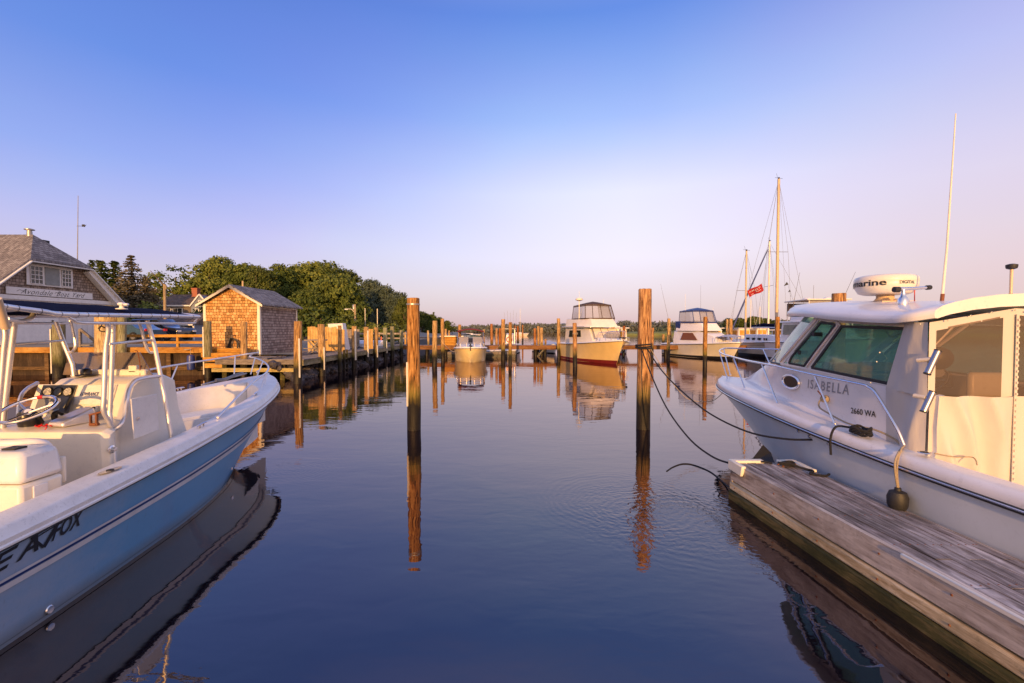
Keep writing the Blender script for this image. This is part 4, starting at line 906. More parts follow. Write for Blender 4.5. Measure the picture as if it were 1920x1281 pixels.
piling(228,586,22.0,14,'green stained piling right beside the thatched thick one','pil_g',bg)
dg_='pilings around the far dock'
for (px,yt,Y,wp,mt_,lb) in (
 (815,602,28,9.5,'pil_t','tan piling left of the small runabout, nearer of the pair'),
 (830,598,32.7,7,'pil_o','tall narrow piling tied to the left bow line of the runabout'),
 (836,617,39,5,'pil_o','short piling behind the tall narrow one left of the runabout'),
 (842,620,42,4,'pil_t','thin far piling closest to the left side of the runabout'),
 (803,620,44,4,'pil_t','thin pale post far behind the gap right of the banded piling'),
 (862,609,36,6,'pil_o','piling behind the left edge of the runabout canopy'),
 (907,618,37,4,'pil_o','piling behind the right edge of the runabout canopy'),
 (922,607.5,46.7,5.5,'pil_r','dark red piling alone between runabout and centre cluster'),
 (931,616,39.6,5,'pil_r','leftmost low piling of the centre cluster'),
 (937.5,616,38,5.5,'pil_r','second low piling of the centre cluster'),
 (943.5,599,34.4,7.5,'pil_o','tallest piling of the centre cluster'),
 (956.6,604.7,28.6,6.6,'pil_o','nearest piling of the centre cluster standing in black reflection'),
 (966,610.6,58,3,'pil_r','thin distant piling right of the centre cluster'),
 (971,611.5,60,4,'pil_r','distant piling beside the small moored workboat'),
 (980,609.7,72,3,'pil_r','lonely distant piling in open water right of the centre cluster'),
 (1003,616,39,5.5,'pil_r','left piling of the trio holding the dock middle'),
 (1009.5,612,40.5,5,'pil_o','middle piling of the trio holding the dock middle'),
 (1015.5,614.7,38.8,6,'pil_o','right piling of the trio holding the dock middle'),
 (1023,636,41,4,'pil_r','stub of a piling just right of the dock trio'),
 (1047.5,597.5,36,6.5,'pil_o','tall piling against the left quarter of the yellow lit cruiser'),
 (1078,606,27.6,8.2,'pil_r','piling in front of the yellow lit cruiser with a pale rope near its top'),
 (1150,597.5,35.6,6,'pil_o','tall piling right behind the cruiser bow'),
 (1169.5,611.5,41,5,'pil_r','lower piling right of the small white cabin boat'),
 (1223,615,38,5.5,'pil_r','piling partly behind the thick reddish piling'),
 (1253.5,597.5,35,6,'pil_o','tall piling at the left end of the blue canopied flybridge boat'),
 (1257,612,41,3,'pil_o','thin piling hiding behind the tall one left of the flybridge boat'),
 (1283.5,602,40,5,'pil_o','piling just left of the blue flybridge canopy'),
 (1322,594.5,27.4,7.6,'pil_o','piling in front of the middle of the blue canopied flybridge boat'),
 (1363,599,42,4.5,'pil_o','left of two pilings behind the bow of the flybridge boat'),
 (1369.5,598,39,6.5,'pil_o','right and thicker of two pilings behind the bow of the flybridge boat'),
 (1458,594.5,31,7.8,'pil_o','piling in front of the foot of the tall mainmast'),
 (1470.5,601,36,6,'pil_o','piling right of the mainmast foot')):
    piling(px,yt,Y,wp,lb,mt_,dg_,wrap=((2.0,2.05) if px in (1078,) else None))
piling(1243.5,627,60,5,'short channel piling with a white painted top right of the thick reddish one','pil_t',dg_)
o=W(1571,551,12.4); piling(1571.5,551,12.4,24,'massive dark square topped piling behind the white hardtop roof','pil_r','mooring pilings')
# ---------------------------------------------------------------- far dock
fd=thing('far_dock','long narrow timber dock crossing the harbour on dark posts','dock',(6,39,0))
mb=MB(); rng=random.Random(9); x=-9.2
while x<30: mb.box(x,x+.19,38.2,39.7,.86,.91+rng.uniform(-.004,.004)); x+=.2
mb.build('deck_planks',M['plank'],fd)
MB().box(-9.2,30,38.1,38.2,.58,.93).build('edge_beam',wood('red_dock_beam',(.14,.06,.02),(.30,.14,.055),(.42,.22,.10),'x',2),fd)
for x in (-7.2,-5.6,-2.6,-.4,2.0,2.8,5.2,8.2,9.0,11.4,13.0,16,19,22,25):
    MB().lathe([(.15,-1),(.14,.62)],(x,38.5,0),10).build('dock_post',M['pil_r'],fd)
for x in (2.0,5.2,8.6): MB().beam((x,38.4,-.2),(x+.8,38.4,.7),.1,.14).build('cross_brace',M['bottom_blk'],fd)
# finger dock behind the runabout
fd2=thing('finger_dock','low dark float tucked behind the small runabout','dock',(-3.2,37,0))
MB().box(-5.2,.4,36.6,37.8,.25,.45).build('deck',M['plankx'],fd2); MB().box(-5.2,.4,36.7,37.7,-.2,.25).build('float_tub',M['bottom_blk'],fd2)
jb=thing('dock_box','orange lit plywood locker on the dock left of the runabout','locker',(-4.9,39,.9))
MB().box(-5.7,-3.9,38.5,39.3,.9,1.65).build('locker_body',M['lumber'],jb); MB().box(-6.1,-3.6,38.4,39.4,1.65,1.72).build('locker_lid',M['gel2'],jb)
# ---------------------------------------------------------------- hull helper
class Hull:
    """S: sheer points (Y, half beam, z); C: waterline points; K: keel points, all stern -> bow"""
    def __init__(s,S,C,K,cl=lambda y:0.0,flare=1.0): s.S=S; s.C=C; s.K=K; s.cl=cl; s.flare=flare
    def sh(s,u): return cr(s.S,u*(len(s.S)-1))
    def wl(s,u): return cr(s.C,u*(len(s.C)-1))
    def kl(s,u): return cr(s.K,u*(len(s.K)-1))
    def pt(s,u,v,side,out=0):
        """v: -1 keel, 0 waterline, 1 sheer"""
        if v>=0:
            a=s.wl(u); b=s.sh(u); k=1+(s.flare)*max(0,u-.35)**1.2
            h=a[1]+(b[1]-a[1])*v**k if b[1]>a[1] else a[1]+(b[1]-a[1])*v
            y=a[0]+(b[0]-a[0])*v; z=a[2]+(b[2]-a[2])*v
        else:
            a=s.wl(u); b=s.kl(u); f=-v; h=a[1]+(b[1]-a[1])*f; y=a[0]+(b[0]-a[0])*f; z=a[2]+(b[2]-a[2])*f
        h=max(0,h)
        return Vector((s.cl(y)+side*(h+out),y,z))
    def shell(s,v0,v1,nv,nu=56,out=0,u0=0,u1=1,sides=(-1,1),transom=True):
        mb=MB()
        for sd in sides:
            mb.grid([[s.pt(u0+(u1-u0)*i/nu,v0+(v1-v0)*j/nv,sd,out) for j in range(nv+1)] for i in range(nu+1)])
        if transom and u0==0:
            a=[s.pt(0,v0+(v1-v0)*j/nv,-1) for j in range(nv+1)]; b=[s.pt(0,v0+(v1-v0)*j/nv,1) for j in range(nv+1)]; mb.grid([a,b])
        return mb
    def sweep(s,prof,u0=0,u1=1,nu=56,sides=(-1,1)):
        """prof(u) -> list of (inset from sheer half beam, height above sheer | ('z',abs))"""
        mb=MB()
        for sd in sides:
            rows=[]
            for i in range(nu+1):
                u=u0+(u1-u0)*i/nu; a=s.sh(u); r=[]
                for (dh,dz) in prof(u):
                    z=dz[1] if isinstance(dz,tuple) else a[2]+dz
                    r.append(Vector((s.cl(a[0])+sd*max(0,a[1]-dh),a[0],z)))
                rows.append(r)
            mb.grid(rows)
        return mb
    def edge(s,sd,inset,dz,u0=0,u1=1,n=50):
        out=[]
        for i in range(n+1):
            u=u0+(u1-u0)*i/n; a=s.sh(u); out.append(Vector((s.cl(a[0])+sd*max(0,a[1]-inset),a[0],a[2]+dz)))
        return out
def cleat(parent,p,d,s=.11,mat='chrome'):
    d=Vector(d).normalized(); p=Vector(p); mb=MB()
    mb.tube([p+d*-s+Vector((0,0,.035)),p+d*-s*.4+Vector((0,0,.04)),p+d*s*.4+Vector((0,0,.04)),p+d*s+Vector((0,0,.035))],[.008,.012,.012,.008],6)
    for k in (-.35,.35): mb.tube([p+d*s*k,p+d*s*k+Vector((0,0,.04))],.011,6)
    return mb.build('cleat',M[mat],parent)
# ================================================================ centre console boat on the left
clL=lambda y:-4.74-.069*(y-3.1)
HL=Hull([(1.2,1.25,.80),(3.1,1.25,.85),(4.63,1.19,.90),(5.9,1.09,.95),(7.2,.99,1.05),(8.45,.71,1.14),(9.25,.37,1.20),(9.72,0,1.25)],
        [(1.2,1.07,0),(3.1,1.08,0),(4.4,1.05,0),(5.5,.98,.0),(6.5,.80,0),(7.2,.55,.02),(7.75,.24,.05),(8.0,0,.09)],
        [(1.2,0,-.45),(3.1,0,-.45),(4.4,0,-.44),(5.3,0,-.42),(6.2,0,-.36),(6.8,0,-.28),(7.4,0,-.15),(7.75,0,-.03)],clL,flare=.9)
B1=thing('centre_console_boat','blue hulled centre console fishing boat with a navy canvas T-top in the left foreground','motorboat',(-4.9,5,0))
lower=HL.shell(-1,1,14,70); hullbvh=bvh_of(lower)
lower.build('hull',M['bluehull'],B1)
HL.shell(-.35,.045,4,70,out=.004,transom=False).build('boot_stripe',M['bottom_blk'],B1)
# moulded step with a pale and a navy pinstripe
def stripe(v0,v1,out,mat,name,u0=0,u1=.985): 
    return HL.shell(v0,v1,1,70,out=out,u0=u0,u1=u1,transom=False).build(name,M[mat],B1)
stripe(.545,.60,.012,'palestripe','pinstripe'); stripe(.605,.625,.010,'navy','pinstripe'); stripe(.63,.655,.012,'palestripe','pinstripe')
# gunwale cap, inner liner
def off(u):
    a=HL.sh(u); y=a[0]; base=.24
    k=max(0,min(1,(y-8.0)/.75)); return base+(a[1]-base)*k*k if a[1]>base else a[1]
FLZ=.38
cap=HL.sweep(lambda u:[(-.022,-.035),(-.030,-.02),(-.030,.015),(-.016,.025),(.004,.075),(.016,.090),(.034,.098),(off(u)*.55+.03,.112),(off(u)-.018,.112),(off(u)-.004,.106),(off(u),.09)])
cap.build('gunwale',M['gelold'],B1)
rowsL=HL.sweep(lambda u:[(off(u),.09),(off(u)+.015,.04),(off(u)+.02,('z',FLZ))],u1=.93); rowsL.build('inner_liner',M['liner'],B1)
mb=MB(); rows=[]
for i in range(40):
    u=.93*i/39; a=HL.sh(u); h=max(0,a[1]-off(u)-.015); rows.append([Vector((clL(a[0])-h,a[0],FLZ)),Vector((clL(a[0]),a[0],FLZ+.01)),Vector((clL(a[0])+h,a[0],FLZ))])
mb.grid(rows); mb.build('cockpit_sole',M['liner'],B1)
# raised bow seating, U shaped
mb=MB()
for sd in (-1,1):
    rows=[]
    for i in range(24):
        y=6.35+2.3*i/23; u=min(range(400),key=lambda q:abs(HL.sh(q/399)[0]-y))/399; a=HL.sh(u); ho=max(.01,a[1]-off(u)-.012); hi=max(0,ho-.42-.5*max(0,(y-7.3)/1.2))
        rows.append([Vector((clL(y)+sd*ho,y,.80)),Vector((clL(y)+sd*hi,y,.80)),Vector((clL(y)+sd*hi,y,FLZ))])
    mb.grid(rows); mb.poly(rows[0]+[Vector((rows[0][0].x,rows[0][0].y,FLZ))])
mb.build('bow_seat',M['liner'],B1)
mb=MB()
for sd in (-1,1):
    rows=[]
    for i in range(18):
        y=6.45+1.9*i/17; u=min(range(400),key=lambda q:abs(HL.sh(q/399)[0]-y))/399; a=HL.sh(u); ho=max(.02,a[1]-off(u)-.06); hi=max(.01,ho-.33-.4*max(0,(y-7.3)/1.2))
        rows.append([Vector((clL(y)+sd*ho,y,.802)),Vector((clL(y)+sd*ho,y,.85)),Vector((clL(y)+sd*hi,y,.85)),Vector((clL(y)+sd*hi,y,.802))])
    mb.grid(rows)
mb.build('seat_cushion',M['gelold'],B1,bevel=.015)
p=W(290,800,6.0); 
# dark rub rail insert
mb=MB()
for sd in (-1,1): mb.tube(HL.edge(sd,-.028,-.035,n=70),.018,6)
mb.build('rub_rail',M['gel'],B1)
mb=MB()
for sd in (-1,1): mb.tube(HL.edge(sd,-.040,-.045,n=70),.008,6)
mb.build('rub_rail_insert',M['black'],B1)
# lettering projected on the hull side
def onhull(px,py,out=.006):
    d=ray(px,py).normalized(); h=hullbvh.ray_cast(Vector((0,0,CAMZ)),d)
    return h[0]
pA=onhull(3,1056); pB=onhull(150,984); pC=onhull(150,961); 
if pA is None or pB is None: print('hull ray missed')
def lefthull(y,z,out=.007):
    h=hullbvh.ray_cast(Vector((3,y,z)),Vector((-1,0,0))); return (h[0]+Vector((out,0,0))) if h[0] else Vector((-3.5,y,z))
yA,zA=pA.y,pA.z-.058; yB,zB=pB.y,pB.z; hh=abs(pC.z-pB.z)*1.25; slope=(zB-zA)/(yB-yA)
def letters(body,f0,f1,nm,shear=.28,bold=.022):
    Lf=yB-yA
    return text_obj(body,lambda u,v:lefthull(yA+Lf*(f0+(f1-f0)*u),zA+slope*Lf*(f0+(f1-f0)*u)+v*hh),M['letter'],B1,nm,shear=shear,bold=bold,spacing=1.0)
letters('SE',-.42,.16,'hull_lettering'); letters('A',.16,.42,'hull_lettering'); letters('FOX',.585,1.02,'hull_lettering')
def bar(fa,va,fb,vb,wd):
    Lf=yB-yA; mb=MB()
    P=lambda f,v:(yA+Lf*f, zA+slope*Lf*f+v*hh)
    (ya,za),(yb,zb)=P(fa,va),P(fb,vb); d=Vector((yb-ya,zb-za)).normalized(); n=Vector((-d.y,d.x))*wd/2
    q=[lefthull(ya+n.x,za+n.y),lefthull(yb+n.x,zb+n.y),lefthull(yb-n.x,zb-n.y),lefthull(ya-n.x,za-n.y)]
    return q
mb=MB()
for a in ((.30,.95,.49,-.05,.018),(.49,-.05,.66,1.05,.034),(.30,.95,.64,1.0,.016),(.36,.80,.60,.86,.010)): mb.poly(bar(*a))
mb.build('hull_emblem',M['letter'],B1,smooth=False,recalc=False)
mb=MB(); q=onhull(91,1143); 
mb.lathe([(.012,0),(.03,.003),(.034,.012),(.028,.02),(.014,.018)],(q.x-.002,q.y,q.z),14,(1,0,0)); mb.build('drain_fitting',M['chrome'],B1)
for (px,py) in ((401,819),(434,879)):
    q=onhull(px,py)
    if q: MB().lathe([(.008,0),(.022,.004),(.02,.014),(.006,.016)],(q.x-.004,q.y,q.z),10,(1,-.2,0)).build('drain_fitting',M['chrome'],B1)
# cleats and hardware on the gunwale
def gun(px,py,inset,Y0=2.5,Y1=9.5):
    """point on top of the starboard gunwale that shows nearest to a pixel"""
    best=None
    for i in range(400):
        u=i/399; a=HL.sh(u); P=Vector((clL(a[0])+a[1]-inset,a[0],a[2]+.112)); d=P-Vector((0,0,CAMZ)); x=960+FPX*P.x/P.y
        if best is None or abs(x-px)<best[0]: best=(abs(x-px),P)
    return best[1]
q=gun(202,875,.10); mb=MB().lathe([(.02,0),(.028,.004),(.03,.008),(.012,.01)],q,12); 
rh=MB().add([q+Vector((math.cos(a)*.045,math.sin(a)*.12,.006)) for a in [6.283*i/16 for i in range(16)]],[tuple(range(16))]); rh.build('rod_holder',M['chrome'],B1)
MB().lathe([(.03,.0),(.03,.008),(.02,.009)],q+Vector((0,0,.004)),12).build('rod_holder_bore',M['black'],B1)
q=gun(375,795,.12); cleat(B1,q,(-.07,1,.1)); q=gun(478,752,.16); cleat(B1,q,(-.3,1,.1)); q=gun(482,742,.25); cleat(B1,q,(-.3,1,.1))
cleat(B1,HL.edge(-1,.12,.13,n=40)[26],(0,1,0))
# ---- bow rail
star=[W(*p) for p in ((408,783,6.15),(439,751,6.8),(478,714,7.8),(498,700,8.5),(503.5,689,8.95),(495,679,9.25),(480,672,9.4),(468,669,9.45),(474,664,9.62),(485,661.5,9.7))]
port=[W(*p) for p in ((485,661.5,9.7),(464,664,9.5),(439,668,9.3),(366,679,8.45),(310,688,7.8),(260,698,7.2),(228,710,6.9))]
rail=MB(); rail.tube(smooth_path(star,6),.016,10); rail.tube(smooth_path(port,6),.016,10); rail.build('bow_rail',M['alu'],B1)
for (a,b) in ((W(478,672,9.35),W(470,702,9.15)),(W(493,678,9.2),W(482,705,8.9)),(W(498,700,8.5),W(486,740,8.15)),(W(441,667.5,9.3),W(439,703,8.9)),(W(333,684,8.1),W(318,721,7.6)),(W(503,690,8.9),W(492,737,8.4))): MB().tube([a,b],.012,8).build('rail_stanchion',M['alu'],B1)
mb=MB().tube(smooth_path([W(455,700,9.1),W(440,704,8.8),W(420,712,8.4),W(405,713,8.2)],4),.03,7); mb.build('anchor_shank',M['grey'],B1)
MB().tube(smooth_path([W(378,722,7.9),W(400,716,8.2),W(430,709,8.6),W(462,700,9.1)],5),.015,6).build('anchor_chain',M['metalgrey'],B1)
# ---- console
xs=lambda y:clL(y)
c1=MB()
XL,XR=-5.42,-4.12
# lower body with rounded shelf, dash slope and top
prof=[(4.62,FLZ),(4.58,1.18),(4.60,1.25),(4.66,1.275),(5.08,1.29),(5.12,1.31),(5.26,1.66),(5.34,1.71),(5.75,1.745),(5.95,1.66),(6.0,1.3),(6.0,FLZ)]
rows=[]
for (x,k) in ((XL,1),(XL+.03,0),(XR-.05,0),(XR,1)):
    rows.append([Vector((x+(.0 if z<1.28 else (-.30 if x>-4.8 else .08)) + (.02 if (k and x<-4.8) else 0), y+(.04 if k and y<5.5 else 0), z-(.035 if k else 0))) for y,z in prof])
c1.grid(rows); c1.poly(rows[0]); c1.poly(rows[-1][::-1]); con=c1.build('console',M['gel2'],B1,bevel=.02)
# raised white display panel and dark gauge panel on the dash slope
def dash(u,v,o=0):
    """u across 0..1, v up the slope 0..1"""
    x=-5.45+u*(.89); n=Vector((0,-.93,.37)); return Vector((x,5.13+.125*v,1.335+.32*v))+n*o
def dashplate(u0,u1,v0,v1,th,mat,nm,par=None,bevel=.006,o0=0.0):
    pts=[dash(u0,v0,o0),dash(u1,v0,o0),dash(u1,v1,o0),dash(u0,v1,o0),dash(u0,v0,th+o0),dash(u1,v0,th+o0),dash(u1,v1,th+o0),dash(u0,v1,th+o0)]
    return MB().hexa(pts).build(nm,M[mat],par or B1,bevel=bevel)
dashplate(-.02,1.0,.02,1.0,.02,'gel2','dash_board'); dashplate(.52,.99,.30,.97,.012,'gel','blank_panel',o0=.02)
gp=dashplate(.06,.50,.02,.97,.012,'grey','gauge_panel',o0=.02); MB().hexa([dash(.07,.5,.033),dash(.49,.5,.033),dash(.49,.95,.033),dash(.07,.95,.033),dash(.07,.5,.038),dash(.49,.5,.038),dash(.49,.95,.038),dash(.07,.95,.038)]).build('panel_face',M['blackgloss'],gp)
nrm=Vector((0,-.93,.37))
for u,mt_ in ((.16,'gauge'),(.29,'blackgloss'),(.42,'gauge')):
    c=dash(u,.73,.038); g_=MB().lathe([(.052,0),(.056,.012),(.048,.016),(.046,.008)],c,20,nrm,cap=False).build('gauge_bezel',M['blackgloss'],gp)
    MB().lathe([(.046,.0),(.045,.008),(.001,.008)],c,20,nrm).build('gauge_dial',M[mt_],gp)
text_obj('LOWRANCE',lambda u,v:dash(.585+.235*u,.60+.12*v,.034),M['navy'],B1,'panel_lettering',bold=.04,shear=.1)
dashplate(.55,.69,.02,.22,.02,'gel2','radio',o0=.02); r_=dashplate(.69,.86,-.02,.26,.035,'gel2','radio_set',o0=.02)
dashplate(.72,.80,.10,.22,.004,'metalgrey','radio_screen',par=r_,bevel=0,o0=.055)
for u,v in ((.835,.18),(.835,.06)): MB().lathe([(.014,0),(.012,.015),(.004,.016)],dash(u,v,.055),10,nrm).build('radio_knob',M['black'],r_)
# fish finder and throttle
ff=MB().hexa([dash(.33,.08,.06),dash(.53,.02,.09),dash(.57,.52,.09),dash(.37,.52,.06),dash(.33,.08,.10),dash(.53,.02,.13),dash(.57,.52,.13),dash(.37,.52,.10)]).build('fish_finder',M['blackgloss'],B1,bevel=.01)
MB().hexa([dash(.36,.16,.101),dash(.48,.13,.117),dash(.50,.46,.117),dash(.39,.46,.101),dash(.36,.16,.104),dash(.48,.13,.120),dash(.50,.46,.120),dash(.39,.46,.104)]).build('finder_screen',M['metalgrey'],ff)
MB().tube([dash(.40,.0,.0),dash(.40,.1,.09)],.02,8).build('finder_bracket',M['black'],ff)
MB().lathe([(.035,0),(.03,.05),(.01,.06)],dash(.30,.28,.03),12,nrm).build('control_knob',M['gel'],gp)
# throttle box: chrome wedge with lever
tb=W(133,797,4.85); tz=1.285
thb=MB().hexa([Vector((tb.x-.11,4.70,tz)),Vector((tb.x+.10,4.66,tz)),Vector((tb.x+.17,4.98,tz)),Vector((tb.x-.02,5.0,tz)),Vector((tb.x-.10,4.71,tz+.055)),Vector((tb.x+.09,4.67,tz+.05)),Vector((tb.x+.15,4.97,tz+.16)),Vector((tb.x-.01,4.99,tz+.16))]).build('throttle_box',M['alu'],B1,bevel=.018)
MB().tube(smooth_path([W(112,795,4.85),W(103,785,4.85),W(104,774,4.83),W(116,769,4.8)],4),[.028]*13,8).build('throttle_lever',M['blackgloss'],thb)
# rod clamp, compass, courtesy light, wheel
rc=W(176,795,4.75); MB().box(rc.x-.035,rc.x-.02,4.73,4.76,tz,tz+.12).box(rc.x+.025,rc.x+.045,4.73,4.76,tz,tz+.13).beam((rc.x-.04,4.745,tz+.115),(rc.x+.10,4.745,tz+.15),.03,.02).box(rc.x-.04,rc.x+.05,4.73,4.77,tz,tz+.03).build('rod_clamp',M['rust'],B1,bevel=.008)
cp=W(162,716,5.5); MB().lathe([(.10,0),(.10,.012),(.055,.02),(.055,.05),(.035,.085),(.005,.095)],(cp.x,5.5,1.735),16).build('compass',M['blackgloss'],B1)
lb=W(250,700,5.62); MB().box(lb.x-.05,lb.x+.05,5.60,5.66,1.76,1.85).build('spotlight_switch',M['gel2'],B1,bevel=.01)
wc_=W(46,768,4.48)
hubc=W(58,790,4.8)
MB().lathe([(.10,-.02),(.095,.05),(.07,.14),(.04,.17)],(hubc.x,4.80,tz+.01),16,(0,-.35,.93)).build('helm_hub',M['blackgloss'],B1)
wn_=Vector((0,-.42,.91)).normalized(); ux=Vector((1,0,0)); uy=wn_.cross(ux)
swc=Vector((wc_.x,4.50,wc_.z)); rr=.225
sw=MB().tube([swc+ux*math.cos(a)*rr+uy*math.sin(a)*rr for a in [6.2832*i/40 for i in range(41)]],.017,8).build('steering_wheel',M['chrome'],B1)
mb=MB()
for a in (.5,2.6,4.7): mb.tube([swc-wn_*.04,swc+ux*math.cos(a)*rr+uy*math.sin(a)*rr],.010,6)
mb.tube([swc-wn_*.03,Vector((hubc.x,4.74,tz+.14))],.03,8); mb.build('wheel_spoke',M['chrome'],sw)
MB().tube([swc+ux*math.cos(a)*rr+uy*math.sin(a)*rr for a in (1.75,1.85,1.95)],.019,8).build('wheel_marker',M['red'],sw)
# kill switch lanyard, coiled red
rng=random.Random(12); pts=[]
for i in range(46):
    f=i/45; pts.append(Vector((W(78+30*f,798,4.75).x+.02*math.cos(i*1.1),4.73-.05*math.sin(f*7)+.025*math.sin(i*1.1),tz+.012+.008*math.cos(i*2))))
MB().tube(pts,.006,6).tube(smooth_path([pts[20],W(88,803,4.62)+Vector((0,0,.01)),W(84,806,4.6)],4),.005,6).build('kill_switch_lanyard',M['redrope'],B1)
# windshield
wsp=[(121,701,5.62),(132,661,5.80),(262,661,5.80),(286,704,5.62)]
q=[W(*p) for p in wsp]
ws=MB().hexa([q[0],q[3],q[2],q[1]]+[v+Vector((0,.012,0)) for v in (q[0],q[3],q[2],q[1])]).build('windshield',M['plexi'],B1)
for a_,b_ in ((q[0],q[1]),): MB().add([a_,b_,b_+Vector((0,.10,0)),a_+Vector((0,.30,0))],[(0,1,2,3)]).build('windshield_side',M['plexi'],B1)
MB().box(q[0].x+.08,q[3].x-.08,5.60,5.70,1.70,1.80).build('windshield_base',M['gel2'],B1,bevel=.02)
chart=[W(118,703,5.55),W(140,703,5.55),W(142.5,681,5.6),W(124,681,5.6)]; MB().poly(chart).build('sun_screen',M['interior'],B1,solid=.006)
MB().tube(smooth_path([W(263,706,5.6),W(262,680,5.62),W(258,660,5.66),W(253,657.5,5.68)],4),.006,5).build('radio_whip',M['rust'],B1)
# console side hatch
def side(px,py,x=XR+.004):
    d=ray(px,py); k=x/d.x; return Vector((x,d.y*k,CAMZ+d.z*k))
hp=[side(244,748),side(293,738),side(297,806),side(250,824)]
hx=[Vector((XR+.002,p.y,p.z)) for p in hp]; hm=MB().hexa(hx+[p+Vector((.012,0,0)) for p in hx]).build('console_hatch',M['liner'],B1,bevel=.012)
lk=side(256,785); MB().lathe([(.02,0),(.02,.012),(.006,.014)],(XR+.014,lk.y,lk.z),12,(1,0,0)).build('hatch_lock',M['chrome'],hm)
sp=side(197,846); MB().lathe([(.04,0),(.042,.012),(.025,.02),(.02,.05)],(XR+.002,max(sp.y,4.64),sp.z),16,(1,0,0)).build('shore_plug',M['chrome'],B1)
# ---- T-top frame
tt=B1
fr=MB(); P=lambda *a: smooth_path([W(*p) for p in a],5)
topS=[W(0-60,561,3.05),W(0,573,3.42),W(31,578,3.6),W(85,585,3.8),W(112,589,3.97),W(200,591,4.6),W(300,592.5,5.35),W(374,594,5.97)]
fr.tube(smooth_path(topS,5),.022,10)
cx2=lambda y:2*clL(y)
portS=[Vector((cx2(p.y)-p.x,p.y,p.z)) for p in topS]; fr.tube(smooth_path(portS,5),.022,10)
fr.tube(smooth_path([topS[-1],topS[-1]+Vector((-.3,.1,.03)),Vector((clL(6.1),6.14,2.49)),portS[-1]+Vector((.3,.1,.03)),portS[-1]],5),.022,10)
# lower secondary rails
low=[W(126,592,4.1),W(137,600,4.15),W(157,605.5,4.3),W(250,606,5.0),W(357,606,5.85),W(365,602,5.92),W(369,596,5.95)]
fr.tube(smooth_path(low,5),.016,10); lowp=[Vector((cx2(p.y)-p.x,p.y,p.z)) for p in low]; fr.tube(smooth_path(lowp,5),.016,10)
fr.tube(P((64,588,3.85),(57,597,3.8),(40,602,3.7),(12,598,3.5)),.018,8)
# struts
fr.tube(P((201,606,4.62),(203,620,4.64),(198,660,4.64),(195,740,4.62),(194,770,4.62),(203,788,4.68),(209,800,4.74)),.022,10)
fr.tube([W(212,606,4.80),W(209,700,4.80),W(206,775,4.80)],.022,10); fr.tube([W(205,770,4.80),W(210,830,4.78),W(216,868,4.76)],.024,10)
fr.tube([W(276,601,5.45),W(290,650,5.5),W(308,740,5.55),W(321,816,5.5),W(323,840,5.5)],.024,10)
fr.tube([W(205,645,4.7),W(284,637,5.48)],.014,8); fr.tube(P((259,602,5.3),(266,620,5.35),(272,645,5.4),(280,660,5.45),(292,660,5.52)),.016,8)
fr.tube(P((213,806,4.78),(226,797,4.82),(234,780,4.9),(238,750,4.98),(243,728,5.05),(254,714,5.15),(272,709,5.3),(290,706.5,5.45),(304,705,5.55)),.022,10)
# port side
fr.tube([W(28,600,4.7),W(18,680,4.7),W(8,770,4.7),W(3,830,4.7)],.026,10); fr.tube([W(105,604,5.45),W(120,645,5.5),W(136,683,5.5),W(139,705,5.5)],.024,10)
fr.tube([W(10,647,4.72),W(120,638.5,5.48)],.014,8); fr.tube(P((133,603,5.4),(137,620,5.42),(141,640,5.42),(141,652,5.42),(135,660,5.45),(127,661,5.5)),.016,8)
fr.tube(P((8,612,4.4),(10,630,4.4),(7,660,4.4),(2,720,4.4),(-6,800,4.4)),.022,10)
fr.tube(P((70,718,5.3),(50,730,5.1),(38,748,4.9),(34,790,4.8)),.02,8)
for (a,b) in ((topS[5],portS[5]),(topS[6],portS[6])): fr.tube([a,(a+b)/2+Vector((0,0,.07)),b],.018,8)
fr.build('t_top_frame',M['alu'],B1)
MB().tube([W(-6,560,3.2),W(2,585,3.25),W(11,616,3.3)],.026,10).build('rod_tube',M['mastgold'],B1)
# canvas, cambered
rows=[]
yt=[p.y for p in topS]
for i in range(25):
    f=i/24; k=f*(len(topS)-1); a=Vector(cr([tuple(p) for p in topS],k)); b=Vector(cr([tuple(p) for p in portS],k)); r=[]
    for j in range(13):
        g=j/12; m=a.lerp(b,g); m.z+=.135*math.sin(math.pi*g)*(.75+.25*math.sin(math.pi*f))+.004*math.sin(i*1.7+j); r.append(m+Vector((0,0,.004)))
    rows.append(r)
MB().grid(rows).build('canvas_top',M['canvasnavy'],B1,solid=.006)
mb=MB()
sp_=smooth_path(topS,5)
L=0; last=sp_[0]; nxt=.1
for a,b in zip(sp_[:-1],sp_[1:]):
    L+=(b-a).length
    if L>nxt:
        nxt+=.17; d=(b-a).normalized(); MB().lathe([(.0222,-.003),(.0238,-.003),(.0238,.003),(.0222,.003)],b,10,d,cap=False).build('canvas_lacing',M['grey'],B1)
nl=W(228,578,5.0); nz_=2.545; mb=MB().lathe([(.055,0),(.055,.01),(.022,.016),(.020,.04),(.022,.045)],(nl.x,5.0,nz_-.03),12); mb.build('light_base',M['gel2'],B1)
MB().box(nl.x-.028,nl.x+.03,4.97,5.03,nz_+.012,nz_+.045).box(nl.x+.03,nl.x+.075,4.98,5.02,nz_+.008,nz_+.036).build('anchor_light',M['gel'],B1,bevel=.012)
MB().tube(smooth_path([W(184,616,4.7),W(190,612,4.7),W(199,617,4.7),W(196,622,4.7),W(186,619,4.7),W(192,607,4.7)],5),.006,5).build('wiring_loop',M['black'],B1)
